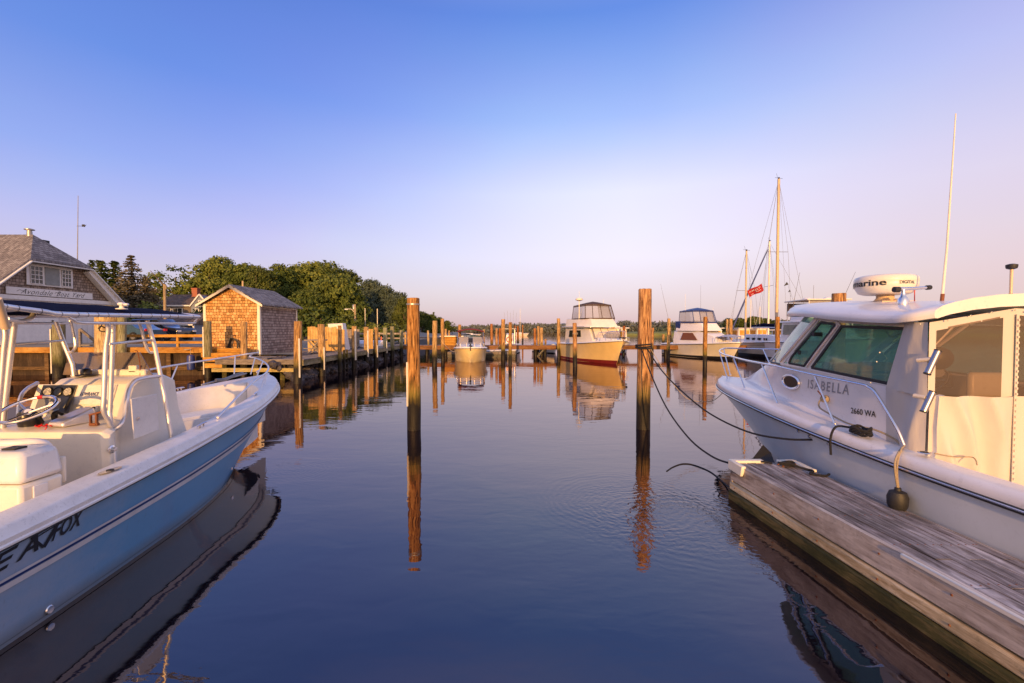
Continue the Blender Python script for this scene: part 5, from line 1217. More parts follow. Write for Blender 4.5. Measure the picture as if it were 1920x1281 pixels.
# ---- leaning post seat in front of the console
bx=MB(); XS=-3.97
bx.hexa([Vector(p) for p in ((-5.3,3.66,FLZ),(XS-.02,3.66,FLZ),(XS-.02,3.98,FLZ),(-5.3,3.98,FLZ),(-5.3,3.64,1.03),(XS,3.64,1.03),(XS,4.0,1.03),(-5.3,4.0,1.03))]).build('seat_base',M['gel2'],B1,bevel=.03)
MB().hexa([Vector(p) for p in ((-5.3,3.63,1.035),(XS+.012,3.63,1.035),(XS+.012,4.01,1.035),(-5.3,4.01,1.035),(-5.3,3.68,1.29),(XS-.03,3.68,1.29),(XS-.03,3.99,1.29),(-5.3,3.99,1.29))]).build('seat_lid',M['gel'],B1,bevel=.045)
MB().box(XS-.002,XS+.012,3.73,3.85,FLZ,1.0).build('seat_recess',M['liner'],B1,bevel=.01)
arm=smooth_path([W(-40,832,3.9),W(20,831,3.95),W(62,829,4.02),W(84,833,4.08),W(96,850,4.12),W(101,878,4.12)],5)
MB().tube(arm,[.035]*len(arm),12).build('arm_rest',M['gel'],B1); ap=W(112,880,4.13); MB().box(ap.x-.07,ap.x+.05,4.11,4.15,ap.z-.12,ap.z+.12).build('arm_plate',M['gel2'],B1,bevel=.015)
b1m=W(6,842,3.72); MB().box(b1m.x-.06,b1m.x+.05,3.76,3.86,1.29,1.305).build('latch_plate',M['black'],B1)
# ================================================================ pilothouse boat on the right
clR=lambda y:5.3-.06*(y-3.55)
HR=Hull([(1.6,1.26,.85),(3.55,1.30,.885),(4.63,1.31,.915),(6.1,1.27,.98),(7.6,1.10,1.04),(9.0,.78,1.07),(9.9,.42,1.08),(10.55,0,1.09)],
        [(1.6,1.17,0),(3.4,1.19,0),(4.4,1.17,0),(5.6,1.08,.0),(6.8,.86,.0),(7.9,.50,.02),(8.5,.22,.05),(8.85,0,.10)],
        [(1.6,0,-.5),(3.4,0,-.5),(4.4,0,-.48),(5.5,0,-.45),(6.5,0,-.38),(7.4,0,-.28),(8.1,0,-.15),(8.55,0,-.02)],clR,flare=1.4)
B2=thing('pilothouse_boat','white pilothouse boat with pale hull, teal windows and canvas enclosure moored beside the float','motorboat',(5.1,5.5,0))
hb2=HR.shell(-1,1,14,70); hbv2=bvh_of(hb2); hb2.build('hull',M['icehull'],B2)
ofr=lambda u:min(HR.sh(u)[1],.20)
HR.sweep(lambda u:[(-.02,-.035),(-.028,.03),(-.024,.075),(-.006,.108),(.022,.124),(.06,.130),(.13,.133),(.20,.13)]).build('gunwale',M['gel'],B2)
mb=MB()
for sd in (-1,1): mb.tube(HR.edge(sd,-.026,-.01,n=70),.026,8)
mb.build('rub_rail',M['black'],B2)
mb=MB()
for sd in (-1,1): mb.tube(HR.edge(sd,-.048,-.002,n=70),.009,6)
mb.build('rub_rail_insert',M['chrome'],B2)
# trunk cabin outlines (half breadth, y, z): bottom seam and window sill
def h2(x,y): return clR(y)-x
bot=[(h2(4.30,4.6),4.6,.98),(h2(4.30,5.1),5.1,1.02),(h2(4.31,5.7),5.7,1.07),(h2(4.34,6.5),6.5,1.13),(h2(4.42,7.4),7.4,1.19),(h2(4.60,8.3),8.3,1.22),(h2(4.84,9.1),9.1,1.23),(.0,9.62,1.22)]
sil=[(h2(4.335,4.6),4.6,1.615),(h2(4.345,5.1),5.1,1.63),(h2(4.355,5.7),5.7,1.655),(h2(4.375,6.5),6.5,1.69),(h2(4.42,7.35),7.35,1.71),(h2(4.60,8.0),8.0,1.70),(h2(4.82,8.45),8.45,1.69),(.0,8.75,1.68)]
def side_pt(c,t,sd,out=0): a=cr(c,t); return Vector((clR(a[1])+sd*(max(0,a[0])+out),a[1],a[2]))
tr=MB(); n=56
for sd in (-1,1):
    rows=[]
    for i in range(n+1):
        t_=7*i/n; a=side_pt(bot,t_,sd); b=side_pt(sil,t_,sd); rows.append([a,a.lerp(b,.1)+Vector((-sd*.02,0,.0)),a.lerp(b,.5),a.lerp(b,.92),b,b+Vector((-sd*.05,-.01,.012))])
    tr.grid(rows)
trb=bvh_of(tr); tr.build('cabin_trunk',M['gel'],B2)
# side deck between gunwale and trunk, cockpit liner
dk=MB()
for sd in (-1,1):
    rows=[]
    for i in range(61):
        u=.30+.70*i/60; a=HR.sh(u); inn=max(0,a[1]-.195); o=Vector((clR(a[0])+sd*inn,a[0],a[2]+.130))
        t_=7*i/60; b=side_pt(bot,t_,sd); rows.append([o,o.lerp(b,.3)+Vector((0,0,.0)),o.lerp(b,.8)+Vector((0,0,.0)),b])
    dk.grid(rows)
dk.build('side_deck',M['gel'],B2)
HR.sweep(lambda u:[(.20,.13),(.215,.05),(.22,('z',.30))],u0=0,u1=.42).build('cockpit_liner',M['gel2'],B2)
MB().box(3.95,6.6,1.7,4.9,.28,.32).build('cockpit_sole',M['gel2'],B2)
# nose deck and sill deck inside
def cap_from(c,z=0):
    rows=[]
    for i in range(24,n+1):
        t_=7*i/n; rows.append([side_pt(c,t_,-1)+Vector((0,0,z)),Vector((clR(side_pt(c,t_,1).y),side_pt(c,t_,1).y,side_pt(c,t_,1).z+z+.01)),side_pt(c,t_,1)+Vector((0,0,z))])
    return MB().grid(rows)
cap_from(sil,.002).build('dashboard_deck',M['gel2'],B2)
# hardtop
rim=[(h2(4.20,4.66)-.10,4.62,2.40),(h2(4.18,4.8),4.80,2.365),(h2(4.17,5.1),5.10,2.355),(h2(4.20,5.9),5.9,2.405),(h2(4.28,6.6),6.6,2.465),(h2(4.48,7.3),7.3,2.50),(h2(4.76,7.85),7.85,2.51),(0,8.12,2.51)]
zc=lambda y:.135 if y<5.5 else .135-.05*(y-5.5)/2.6
def roofpt(t_,g,top,sd):
    a=cr(rim,t_); h=max(0,a[0])*g; z=a[2]+zc(a[1])*(1-g*g)**.8 if g<1 else a[2]
    if top: z=z+.108+ .02*(1-g*g)
    return Vector((clR(a[1])+sd*h,a[1],z))
rf=MB()
for sd in (-1,1):
    rows=[]
    for i in range(71):
        t_=7*i/70; r=[roofpt(t_,g,False,sd) for g in (0,.3,.6,.85,.985)]
        e=roofpt(t_,1,False,sd); nrm_=Vector((sd,0,0)); eo=e+Vector((sd*.012,0,.012)); e2=e+Vector((sd*.02,0,.045)); e3=e+Vector((sd*.014,0,.085)); e4=e+Vector((-sd*.015,0,.106))
        if i>62:
            k=(i-62)/8; sh=Vector((-sd*.03*k,.03*k,0)); eo+=sh;e2+=sh*1.4;e3+=sh*1.2
        r+= [eo,e2,e3,e4]+[roofpt(t_,g,True,sd) for g in (.93,.8,.6,.3,0)]
        rows.append(r)
    rf.grid(rows)
    r0=rows[0]; k=len(r0)//2
    for i in range(5): rf.add([r0[i],r0[min(i+1,8)],r0[-2-i],r0[-1-i]],[(0,1,2,3)])
    rf.poly([r0[5],r0[6],r0[7],r0[8]])
rf.build('hardtop',M['gel'],B2,ang=50)
# side windows: corner points in half breadth space, from sill to roof
def wp(y,z):  # outer face of port glass plane at y,z
    t_=(z-1.66)/.72; return 4.36+.02*(y-5.7)*.6+ .05*t_
def win(name,pts,mat,th=.008,out=0,par=B2,sd=-1):
    v=[]
    for (y,z) in pts: v.append(Vector((clR(y)+sd*(clR(y)-(wp(y,z)-out)),y,z)))
    return MB().prism(v,(sd*-th,0,0)).build(name,mat,par,smooth=False)
for sd in (-1,1):
    mw=win('side_window',[(5.15,1.665),(6.62,1.735),(6.08,2.335),(4.98,2.30)],M['teal'],sd=sd)
    qw=win('quarter_window',[(6.80,1.745),(7.18,1.76),(7.13,1.86),(6.50,2.40),(6.20,2.36)],M['teal'],sd=sd)
    mb=MB()
    def bars(pts,wd,closed=True,out=.008):
        P_=[Vector((clR(y)+sd*(clR(y)-(wp(y,z)-out)),y,z)) for y,z in pts]
        if closed: P_.append(P_[0])
        for a,b in zip(P_[:-1],P_[1:]): mb.beam(a,b,wd,.018,(1,0,0))
    bars([(5.15,1.665),(6.62,1.735),(6.08,2.335),(4.98,2.30)],.035); bars([(6.80,1.745),(7.18,1.76),(7.13,1.86),(6.50,2.40),(6.20,2.36)],.03)
    mb.build('window_gasket',M['black'],B2)
    mb=MB(); bars([(6.71,1.70),(6.13,2.37)],.13,False,.0); bars([(7.42,1.74),(7.0,2.1),(6.60,2.45)],.10,False,.0); bars([(7.22,1.735),(7.05,1.90)],.14,False,-.01); bars([(5.1,1.655),(7.4,1.735)],.03,False,.006); bars([(5.0,2.36),(6.6,2.46)],.09,False,-.01)
    mb.build('window_pillar',M['gel'],B2)
    mb=MB(); bars([(6.72,1.73),(6.14,2.35)],.018,False,.018); bars([(7.40,1.76),(6.60,2.43)],.018,False,.014)
    mb.build('pillar_trim',M['chrome'],B2)
# front windshield, two raked panes
for sd in (-1,1):
    a=side_pt(sil,4.15,sd); b=side_pt(sil,5.3,sd); c=side_pt(sil,7,sd); A=Vector((clR(6.62)+sd*.62,6.66,2.44)); Bq=Vector((clR(7.1)+sd*.42,7.25,2.50)); Cq=Vector((clR(7.75),7.75,2.56))
    MB().grid([[a,b,c],[a.lerp(A,.5),b.lerp(Bq,.5)+Vector((sd*.02,.03,0)),c.lerp(Cq,.5)+Vector((0,.03,0))],[A,Bq,Cq]]).build('windshield',M['teal'],B2,ang=180)
    MB().tube([a,b,c],.022,6).build('windshield_gasket',M['black'],B2)
c=side_pt(sil,7,1); MB().beam(c,(clR(7.75),7.75,2.56),.05,.03).build('windshield_post',M['gel'],B2)
# interior: bulkhead, dash, seats, wheel
MB().box(4.42,6.0,4.75,6.54,.95,1.0).box(4.42,4.46,4.9,6.54,1.0,1.6).box(5.98,6.02,4.75,6.54,1.0,1.62).build('cabin_lining',M['interior'],B2)  # dark box added so the cabin looks shaded through the vinyl
MB().box(4.5,6.0,6.55,6.62,1.0,1.82).box(4.55,5.95,6.1,6.6,1.50,1.70).build('cabin_dash',M['interior'],B2,bevel=.03)
for x in (4.75,5.7):
    s_=MB().box(x-.22,x+.22,5.45,5.85,1.05,1.2).box(x-.22,x+.22,5.42,5.5,1.2,1.78).build('helm_seat',M['gel2'],B2,bevel=.04); MB().lathe([(.05,.3),(.05,1.06)],(x,5.65,0),10).build('seat_pedestal',M['metalgrey'],s_)
wcR=Vector((5.55,6.0,1.62)); MB().tube([wcR+Vector((math.cos(a)*.19,-.09*math.sin(a),.17*math.sin(a))) for a in [6.2832*i/28 for i in range(29)]],.014,8).tube([wcR+Vector((-.18,0,0)),wcR+Vector((.18,0,0))],.01,6).tube([wcR,wcR+Vector((0,.15,-.05))],.02,6).build('steering_wheel',M['chrome'],B2)
mb=MB()
for (px,py,Y) in ((1527,626,6.5),(1500,660,6.95)): p=W(px,py,Y); mb.box(p.x-.02,p.x+.10,Y-.03,Y+.03,p.z-.035,p.z+.02)
mb.build('interior_bracket',M['black'],B2)
MB().tube(smooth_path([W(1662,621,5.4),W(1668,630,5.4),W(1678,631,5.4),W(1688,625,5.4)],4),.012,6).build('grab_cable',M['black'],B2)
# canvas enclosure: port wing, aft curtain with clear panels
def cloth(rows,name,mat,fold=.02,par=B2,seed=1,axis=Vector((0,-1,0))):
    out=[]
    for r in rows:
        nn_=len(r)-1; out.append([v+axis*min(1,5*min(j_,nn_-j_)/nn_)*(fold*1.3*(.5-abs(noise.noise(Vector((v.x*3.4+v.y*2.6+v.z*.9+seed,v.z*.35-v.x*.5,seed)))))+fold*(.8*noise.noise(Vector((v.x*3.2+seed,v.y*3,v.z*.9)))+.16*noise.noise(Vector((v.x*8,v.y*7+seed,v.z*2.0))))) for j_,v in enumerate(r)])
    return MB().grid(out).build(name,mat,par,ang=180)
def quad_rows(a,b,c,d,nu,nv): # a->b bottom, d->c top
    return [[a.lerp(b,j/nu).lerp(d.lerp(c,j/nu),i/nv) for j in range(nu+1)] for i in range(nv+1)]
YA=4.66
def aft(x,z): return Vector((x,YA-.03*(x-4.2),z))
TL=lambda x: 2.375+.155*min(1,max(0,(x-4.2)/.9))-.02
xW0,xW1=4.33,5.06
# port wing: follows the raked window edge
cloth(quad_rows(Vector((4.30,5.22,1.62)),aft(4.265,1.60),aft(4.255,2.37),Vector((4.29,4.97,2.37)),14,20),'enclosure_wing',M['canvas'],.05,axis=Vector((-1,0,0)),seed=4)
cloth(quad_rows(Vector((4.27,5.16,1.02)),aft(4.255,.95),aft(4.265,1.62),Vector((4.30,5.22,1.63)),14,20),'enclosure_wing',M['canvas'],.06,axis=Vector((-1,0,0)),seed=9)
cloth(quad_rows(aft(4.28,.34),aft(5.12,.34),aft(5.12,1.615),aft(4.29,1.615),40,40),'aft_curtain',M['canvas'],.13,seed=2)
cloth(quad_rows(aft(4.27,2.27),aft(5.12,TL(5.12)-.07),aft(5.12,TL(5.12)),aft(4.27,TL(4.27)),20,3),'aft_curtain',M['canvas'],.008,seed=3)
cloth(quad_rows(aft(4.27,1.60),aft(4.34,1.60),aft(4.34,2.32),aft(4.27,2.32),2,10),'aft_curtain',M['canvas'],.006,seed=5)
cloth(quad_rows(aft(5.00,1.60),aft(5.12,1.60),aft(5.12,TL(5.1)-.03),aft(5.00,TL(5.0)-.03),3,10),'aft_curtain',M['canvas'],.01,seed=6)
cloth(quad_rows(aft(5.12,.34),aft(6.20,.34),aft(6.24,1.615),aft(5.12,1.615),26,26),'aft_curtain',M['canvas'],.13,seed=12)
cloth(quad_rows(aft(5.12,TL(5.12)-.07),aft(6.3,2.36),aft(6.3,2.44),aft(5.12,TL(5.12)),20,3),'aft_curtain',M['canvas'],.008,seed=13)
mx=lambda p:Vector((2*clR(p.y)-p.x,p.y,p.z))
cloth(quad_rows(mx(Vector((4.30,5.22,1.62))),mx(aft(4.23,1.60)),mx(aft(4.23,2.37)),mx(Vector((4.29,4.97,2.37))),14,20),'enclosure_wing',M['canvas'],.04,axis=Vector((1,0,0)),seed=14)
cloth(quad_rows(mx(Vector((4.27,5.16,1.02))),mx(aft(4.23,.95)),mx(aft(4.23,1.62)),mx(Vector((4.30,5.22,1.63))),14,20),'enclosure_wing',M['canvas'],.05,axis=Vector((1,0,0)),seed=19)
for xa,xb in ((4.34,5.00),(5.14,6.2)):
    cloth(quad_rows(aft(xa,1.605),aft(xb,1.605),aft(xb,TL(xb)-.06),aft(xa,2.30 if xa<5 else TL(xa)-.06),14,10),'clear_panel',M['vinyl'],.008,seed=7)
mb=MB()
for k in range(30):
    z=.7+k*.058; mb.box(5.112,5.128,YA-.065,YA-.045,z,z+.022)
mb.box(5.106,5.134,YA-.052,YA-.045,.68,2.45); mb.build('zip_seam',M['canvas'],B2)
mb=MB()
for (px,py) in ((1718,608),(1767,601),(1811,592),(1850,586),(1892,582),(1679,663),(1673,681),(1661,722),(1912,585)):
    d=ray(px,py); k=YA/d.y; mb.lathe([(.008,0),(.009,.004),(.004,.007)],(d.x*k,YA-.05 if px>1700 else YA+.2,CAMZ+d.z*k),8,(0,-1,0))
mb.build('snap_fastener',M['metalgrey'],B2)
# roof underside frame tubes seen through the vinyl
mb=MB(); mb.tube([Vector((4.42,5.3,1.7)),Vector((4.95,4.95,2.35))],.02,8); mb.tube([Vector((4.3,5.0,1.75)),Vector((4.75,4.9,2.33))],.016,8); mb.build('enclosure_frame',M['alu'],B2)
# rod holders clamped outside
def tubeholder(pa,pb,Y):
    a=W(*pa,Y); b=W(*pb,Y); MB().tube([a,b],.030,12).build('rod_holder',M['darkchrome'],B2); MB().tube([a,a.lerp(b,.04)],.033,12).tube([b.lerp(a,.04),b],.033,12).build('rod_holder_rim',M['black'],B2)
tubeholder((1759,657),(1738,702),4.50); tubeholder((1749,734),(1731,773),4.50)
MB().tube([W(1720,676,4.62),W(1745,674,4.52)],.022,8).tube([W(1714,742,4.62),W(1736,746,4.52)],.022,8).build('holder_arm',M['canvas'],B2)
MB().lathe([(.11,-.02),(.12,.0),(.115,.03),(.07,.05)],W(1760,672,4.72),18,(-.3,-1,0)).build('speaker',M['blackgloss'],B2)
MB().lathe([(.06,-.02),(.065,.0),(.05,.03)],W(1757,698,4.74),18,(-.3,-1,0)).build('speaker',M['grey'],B2)
# roof gear
rd=thing('radar_dome','white radar dome lettered Raymarine DIGITAL on the pilothouse roof','radar',(5.1,6.2,2.66))
cR=Vector((W(1660,540,6.2).x,6.2,0)); zt=W(1660,519,6.2).z; zb=W(1660,553,6.2).z; rrR=(1708-1612)/2*6.2/FPX
MB().lathe([(rrR*.70,zb),(rrR*.86,zb+.02),(rrR*.985,zb+.10),(rrR*1.0,zb+.14),(rrR*.99,zb+.155),(rrR*1.005,zb+.165),(rrR*1.0,zt-.04),(rrR*.96,zt-.01),(rrR*.80,zt+.012),(.02,zt+.03)],cR,40).build('dome',M['gel2'],rd,ang=50)
MB().lathe([(.16,2.66),(.13,2.68),(.10,2.72),(.10,zb)],cR+Vector((0,0,0)),16).box(cR.x-.20,cR.x+.25,6.0,6.4,2.64,2.672).build('pedestal',M['mastgold'],rd)
def oncyl(r,a0,a1,z0,z1): return lambda u,v:Vector((cR.x+math.sin(a0+(a1-a0)*u)*r,6.2-math.cos(a0+(a1-a0)*u)*r,z0+(z1-z0)*v))
va=-math.atan2(cR.x,6.2)
text_obj('Raymarine',oncyl(rrR*1.012,va-R(112),va+R(2),zt-.165,zt-.055),M['letter'],rd,'dome_lettering',bold=.02)
text_obj('DIGITAL',oncyl(rrR*1.012,va+R(24),va+R(56),zt-.125,zt-.085),M['letter'],rd,'dome_lettering',bold=.015)
MB().tube(smooth_path([W(1665,556,6.15),W(1672,562,6.1),W(1684,561,6.0),W(1690,566,5.9)],4),.008,6).build('radar_cable',M['gel2'],rd)
hn=thing('air_horn','chrome trumpet horn on a steel base on the pilothouse roof','horn',(4.6,5.4,2.6))
hc=W(1693,577,5.4); hzt=W(1693,541,5.4).z
MB().lathe([(.065,hc.z-.03),(.06,hc.z+.02),(.05,hc.z+.03),(.052,hc.z+.10),(.03,hc.z+.13),(.022,hc.z+.17),(.02,hzt)],(hc.x,5.4,0),18).build('horn_base',M['chrome'],hn)
MB().tube([W(1681,543,5.4),W(1692,542,5.4),W(1715,541,5.42),W(1738,539.5,5.45)],[.026,.022,.02,.018],10).build('horn_trumpet',M['chrome'],hn)
MB().tube([W(1676,543,5.4),W(1686,543,5.4)],.034,10).tube([W(1737,539.5,5.45),W(1744,539,5.46)],.028,10).build('horn_bell',M['black'],hn)
MB().box(hc.x-.15,hc.x+.2,5.2,5.6,hc.z-.06,hc.z-.03).build('horn_plate',M['gel'],hn,bevel=.008)
MB().tube(smooth_path([W(1544,586,7.0),W(1549,580,7.0),W(1570,577.5,6.8),W(1630,576,6.0),W(1655,576.5,5.7),W(1660,584,5.6)],5),.014,8).build('roof_handrail',M['chrome'],B2)
wa=thing('whip_antenna','tall slender cream whip antenna rising from the pilothouse roof','antenna',(5.1,5.5,2.6))
b=W(1766,562,5.5); t1=W(1770,535,5.5); MB().tube([b-Vector((0,0,.03)),b.lerp(t1,.4)],.02,8).build('antenna_base',M['rust'],wa)
MB().tube([b,W(1775,470,5.5),W(1792,213,5.55)],[.016,.012,.006],8).build('antenna_rod',M['trim'],wa)
sl2=thing('stern_light','short brass light pole with a black top on the pilothouse roof','light pole',(5.4,4.9,2.6))
b=W(1895,556,4.95); t1=W(1897,500,4.95); MB().tube([b-Vector((0,0,.04)),t1],.014,8).build('light_pole',M['mastgold'],sl2)
MB().lathe([(.02,-.03),(.045,-.02),(.05,0),(.05,.02),(.02,.03)],t1,12).build('light_head',M['black'],sl2); MB().lathe([(.03,0),(.03,.05),(.018,.06)],b-Vector((0,0,.03)),10).build('light_foot',M['rust'],sl2)
tv=W(1715,535,5.9); ta=W(1715,560,5.9); MB().tube([ta-Vector((0,0,.05)),tv],.006,5).build('short_aerial',M['red'],B2)
MB().lathe([(.02,0),(.24,.0),(.26,.05),(.2,.13),(.05,.16)],W(1580,568,6.9)-Vector((-.55,0,.02)),20).build('satellite_dome',M['gel'],B2) if False else None
# bow rail
star=[W(*p) for p in ((1695,835,4.74),(1680,800,4.82),(1655,758,5.0),(1640,735,5.12),(1628,726,5.22),(1610,720,5.36),(1521,702,6.25),(1446,685,7.35),(1400,676,8.35),(1373,669,9.25),(1356,664,9.9),(1349,659,10.4),(1353,655,10.75),(1364,653,10.9),(1400,654,10.4),(1440,655,9.9),(1475,655.5,9.4))]
MB().tube(smooth_path(star,6),.017,10).build('bow_rail',M['chrome'],B2)
for (a,b) in ((W(1527,703,6.2),W(1565,795,5.78)),(W(1428,682,7.72),W(1458,757,7.05)),(W(1375,670,9.2),W(1398,732,8.5)),(W(1349,660,10.4),W(1365.5,715,9.95)),(W(1357,655,10.85),W(1369,703,10.5)),(W(1431,655,10.0),W(1443,682,9.6))): MB().tube([a,b],.012,8).lathe([(.03,-.01),(.028,.006),(.015,.012)],b,10).build('rail_stanchion',M['chrome'],B2)
# hull side fittings, portlight, lettering
def on(bv,px,py):
    h=bv.ray_cast(Vector((0,0,CAMZ)),ray(px,py).normalized()); return h[0],h[1]
for (px,py) in ((1497,808),(1518,818),(1554,832)):
    p,nn=on(hbv2,px,py)
    if p: 
        nn=-nn if nn.dot(Vector((-1,-.3,0)))<0 else nn
        MB().lathe([(.008,-.003),(.022,.004),(.02,.014),(.006,.016)],p,10,nn).build('drain_fitting',M['chrome'],B2)
p,nn=on(trb,1484,716)
if p:
    if nn.x>0: nn=-nn
    ty=Vector((0,1,0)); ty=(ty-nn*nn.dot(ty)).normalized(); tz_=nn.cross(ty)
    el=lambda a,b_,o:[p+nn*o+ty*math.cos(k)*a+tz_*math.sin(k)*b_ for k in [6.2832*i/28 for i in range(29)]]
    MB().tube(el(.235,.105,.012),.020,8).build('portlight_ring',M['chrome'],B2); MB().add(el(.23,.10,.012)[:-1],[tuple(range(28))]).build('portlight_glass',M['blackgloss'],B2,recalc=False)
def text_on(bv,body,pA_,pB_,hpx,mat,nm,**k):
    a,_=on(bv,*pA_); b,_=on(bv,*pB_); c,_=on(bv,pA_[0],pA_[1]-hpx)
    if not (a and b and c): print('miss',body); return
    up=Vector((0,0,(c-a).length))
    def f(u,v):
        q=a.lerp(b,u)+up*v; h=bv.ray_cast(q+Vector((-1.0,0,0)),Vector((1,0,0)))[0]
        return (h if h else q)+Vector((-.006,0,0))
    text_obj(body,f,M[mat],B2,nm,**k)
M['silver']=pmat('silver_vinyl',(.30,.31,.35),.4,metal=.3)
text_on(trb,'ISABELLA',(1515,728),(1592,741),17,'silver','name_lettering',bold=.006,spacing=1.25)
text_on(trb,'2660 WA',(1596,775),(1643,783),11,'letter','model_lettering',bold=.012)
# washdown hose reel, hose, deck fittings
p,nn=on(trb,1551,748)
if p:
    MB().lathe([(.05,0),(.05,.03),(.03,.05),(.045,.06),(.045,.075)],p,14,(-1,-.2,0)).build('hose_fitting',M['tanrope'],B2)
    MB().tube(smooth_path([p+Vector((-.06,0,.02)),p+Vector((-.10,-.02,.06)),p+Vector((-.09,.06,.10))],4),.010,6).build('tap_handle',M['rust'],B2)
hsr=thing('washdown_hose','thin tan hose lying along the side deck of the pilothouse boat','hose',(4.2,6,1.1))
MB().tube(smooth_path([W(1549,745,6.15),W(1537,752,6.2),W(1536,763,6.15),W(1548,772,6.0),W(1590,794,5.6),W(1640,806,5.25),W(1675,822,5.05),W(1690,836,4.95)],6),.011,7).build('hose_line',M['tanrope'],hsr)
q=W(1577,798,6.0); MB().lathe([(.045,0),(.045,.006),(.03,.008)],q,14).build('deck_filler',M['chrome'],B2)
q=W(1733,850,4.45); MB().lathe([(.05,0),(.055,.008),(.05,.012),(.03,.004)],q,16).build('rod_holder_rim',M['chrome'],B2); MB().lathe([(.034,0),(.033,.013),(.01,.013)],q,12).build('rod_holder_bore',M['black'],B2)
def ggun(px,inset):
    best=None
    for i in range(500):
        u=i/499; a=HR.sh(u); P_=Vector((clR(a[0])-a[1]+inset,a[0],a[2]+.138)); x=960+FPX*P_.x/P_.y
        if best is None or abs(x-px)<best[0]: best=(abs(x-px),P_)
    return best[1]
ct=ggun(1618,.10); cleat(B2,ct,(0,1,0),.12)
# tarp line and bungee at the base of the curtain
MB().tube(smooth_path([W(1752,850,4.6),W(1790,857,4.55),W(1820,857,4.55),W(1829,862,4.5),W(1832,872,4.45)],5),.006,6).build('bungee',M['tanrope'],B2)
# ================================================================ float
fl=thing('timber_float','long weathered grey plank float on teal floats beside the pilothouse boat','floating dock',(3.4,3.5,0))
ex=lambda y:2.965-.061*(y-6.12)      # left edge
Wf=.845
def fb(xa,xb,y0,y1,z0,z1,nm,mat,bev=.004):
    """board running along the float; xa, xb are offsets from the left edge"""
    return MB().hexa([Vector((ex(y0)+xa,y0,z0)),Vector((ex(y0)+xb,y0,z0)),Vector((ex(y1)+xb,y1,z0)),Vector((ex(y1)+xa,y1,z0)),Vector((ex(y0)+xa,y0,z1)),Vector((ex(y0)+xb,y0,z1)),Vector((ex(y1)+xb,y1,z1)),Vector((ex(y1)+xa,y1,z1))]).build(nm,M[mat],fl,bevel=bev)
xx=.052; rng=random.Random(2)
wds=[.13,.135,.133,.135,.13,.095]
for i,w_ in enumerate(wds):
    for (ya,yb) in (((.6,3.10+.4*(i%2)),(3.105+.4*(i%2),6.10)) ):
        dz=rng.uniform(-.003,.003); bd=MB(); a_,b_=xx,xx+w_-.017; z0_,z1_=.465+dz,.502+dz; yb2=yb-.006
        bd.hexa([Vector((ex(ya)+a_,ya,z0_)),Vector((ex(ya)+b_,ya,z0_)),Vector((ex(yb2)+b_,yb2,z0_)),Vector((ex(yb2)+a_,yb2,z0_)),Vector((ex(ya)+a_,ya,z1_)),Vector((ex(ya)+b_,ya,z1_)),Vector((ex(yb2)+b_,yb2,z1_)),Vector((ex(yb2)+a_,yb2,z1_))])
        bd.mat(1)
        yy=.75
        while yy<6.05:
            if ya<yy<yb2:
                for q_ in (a_+.025,b_-.025): bd.lathe([(.007,0),(.006,.0025)],(ex(yy)+q_+rng.uniform(-.004,.004),yy+rng.uniform(-.01,.01),z1_-.0005),8)
            yy+=.60
        bd.build('deck_board',[M['plank'],M['rust']],fl)
    xx+=w_
fb(0,.048,.6,6.12,.26,.505,'side_fascia','plankside'); fb(Wf-.03,Wf,.6,6.12,.30,.500,'side_fascia','plankside')
fb(.0,Wf,6.085,6.125,.24,.46,'end_board','plankside')
fb(.05,Wf-.05,.6,6.05,.14,.43,'float_tub','tealfloat'); fb(-.01,.07,.6,6.14,.125,.235,'rub_rail_timber','rub',.02); fb(-.02,.12,.6,6.15,-.12,.118,'weed_timber','algae',.02)
fb(.12,Wf-.02,.6,6.1,-.25,.13,'under_float','algae')
fb(-.03,.0,.6,3.58,.475,.515,'nosing_strip','gel2',.008)
mb=MB()
for y in (6.0,5.2,4.5,3.8,3.2,2.7,2.3):
    for z,s_ in ((.40,.006),(.18,.006)): mb.lathe([(.009,0),(.008,s_),(.003,s_+.002)],(ex(y)-.001-(0.01 if z<.3 else 0),y,z),8,(-1,0,0))
mb.build('bolt',M['rust'],fl)
mb=MB(); mb.box(ex(6.1)-.02,ex(6.1)+.42,6.05,6.15,.485,.535); mb.hexa([Vector(p) for p in ((ex(6.1)-.03,5.80,.40),(ex(6.1)+.005,5.80,.40),(ex(6.1)+.005,6.14,.48),(ex(6.1)-.03,6.14,.40),(ex(5.8)-.03,5.80,.53),(ex(5.8)+.03,5.80,.53),(ex(6.1)+.03,6.14,.535),(ex(6.1)-.03,6.14,.535))])
mb.box(ex(6.1)+.62,ex(6.1)+Wf+.02,6.05,6.14,.485,.53).box(ex(6.1)+Wf-.04,ex(6.1)+Wf+.03,5.68,6.05,.485,.53); mb.build('corner_bumper',M['trim'],fl,bevel=.012)
cl_=Vector((ex(5.95)+.60,5.88,.505)); cleat(fl,cl_,(1,.1,0),.13,'rust')
bump=MB()
bp_=[Vector((3.30,6.20,.12)),Vector((3.50,6.28,.12)),Vector((3.86,6.20,.12)),Vector((3.60,6.22,.62)),Vector((3.50,6.3,.70))]
bump.add([W(1404,868,6.18),W(1432,835,6.5),W(1446,850,6.45),W(1452,868,6.16),W(1430,868,6.30),W(1404,885,6.18),W(1452,885,6.16)],[(0,1,2,3),(0,3,6,5),(1,4,2),(0,1,4)])
tag(bump.build('folded_tarp',M['black'],smooth=False,solid=.02),'crumpled dark rubber flap standing at the outer end of the float','tarp')
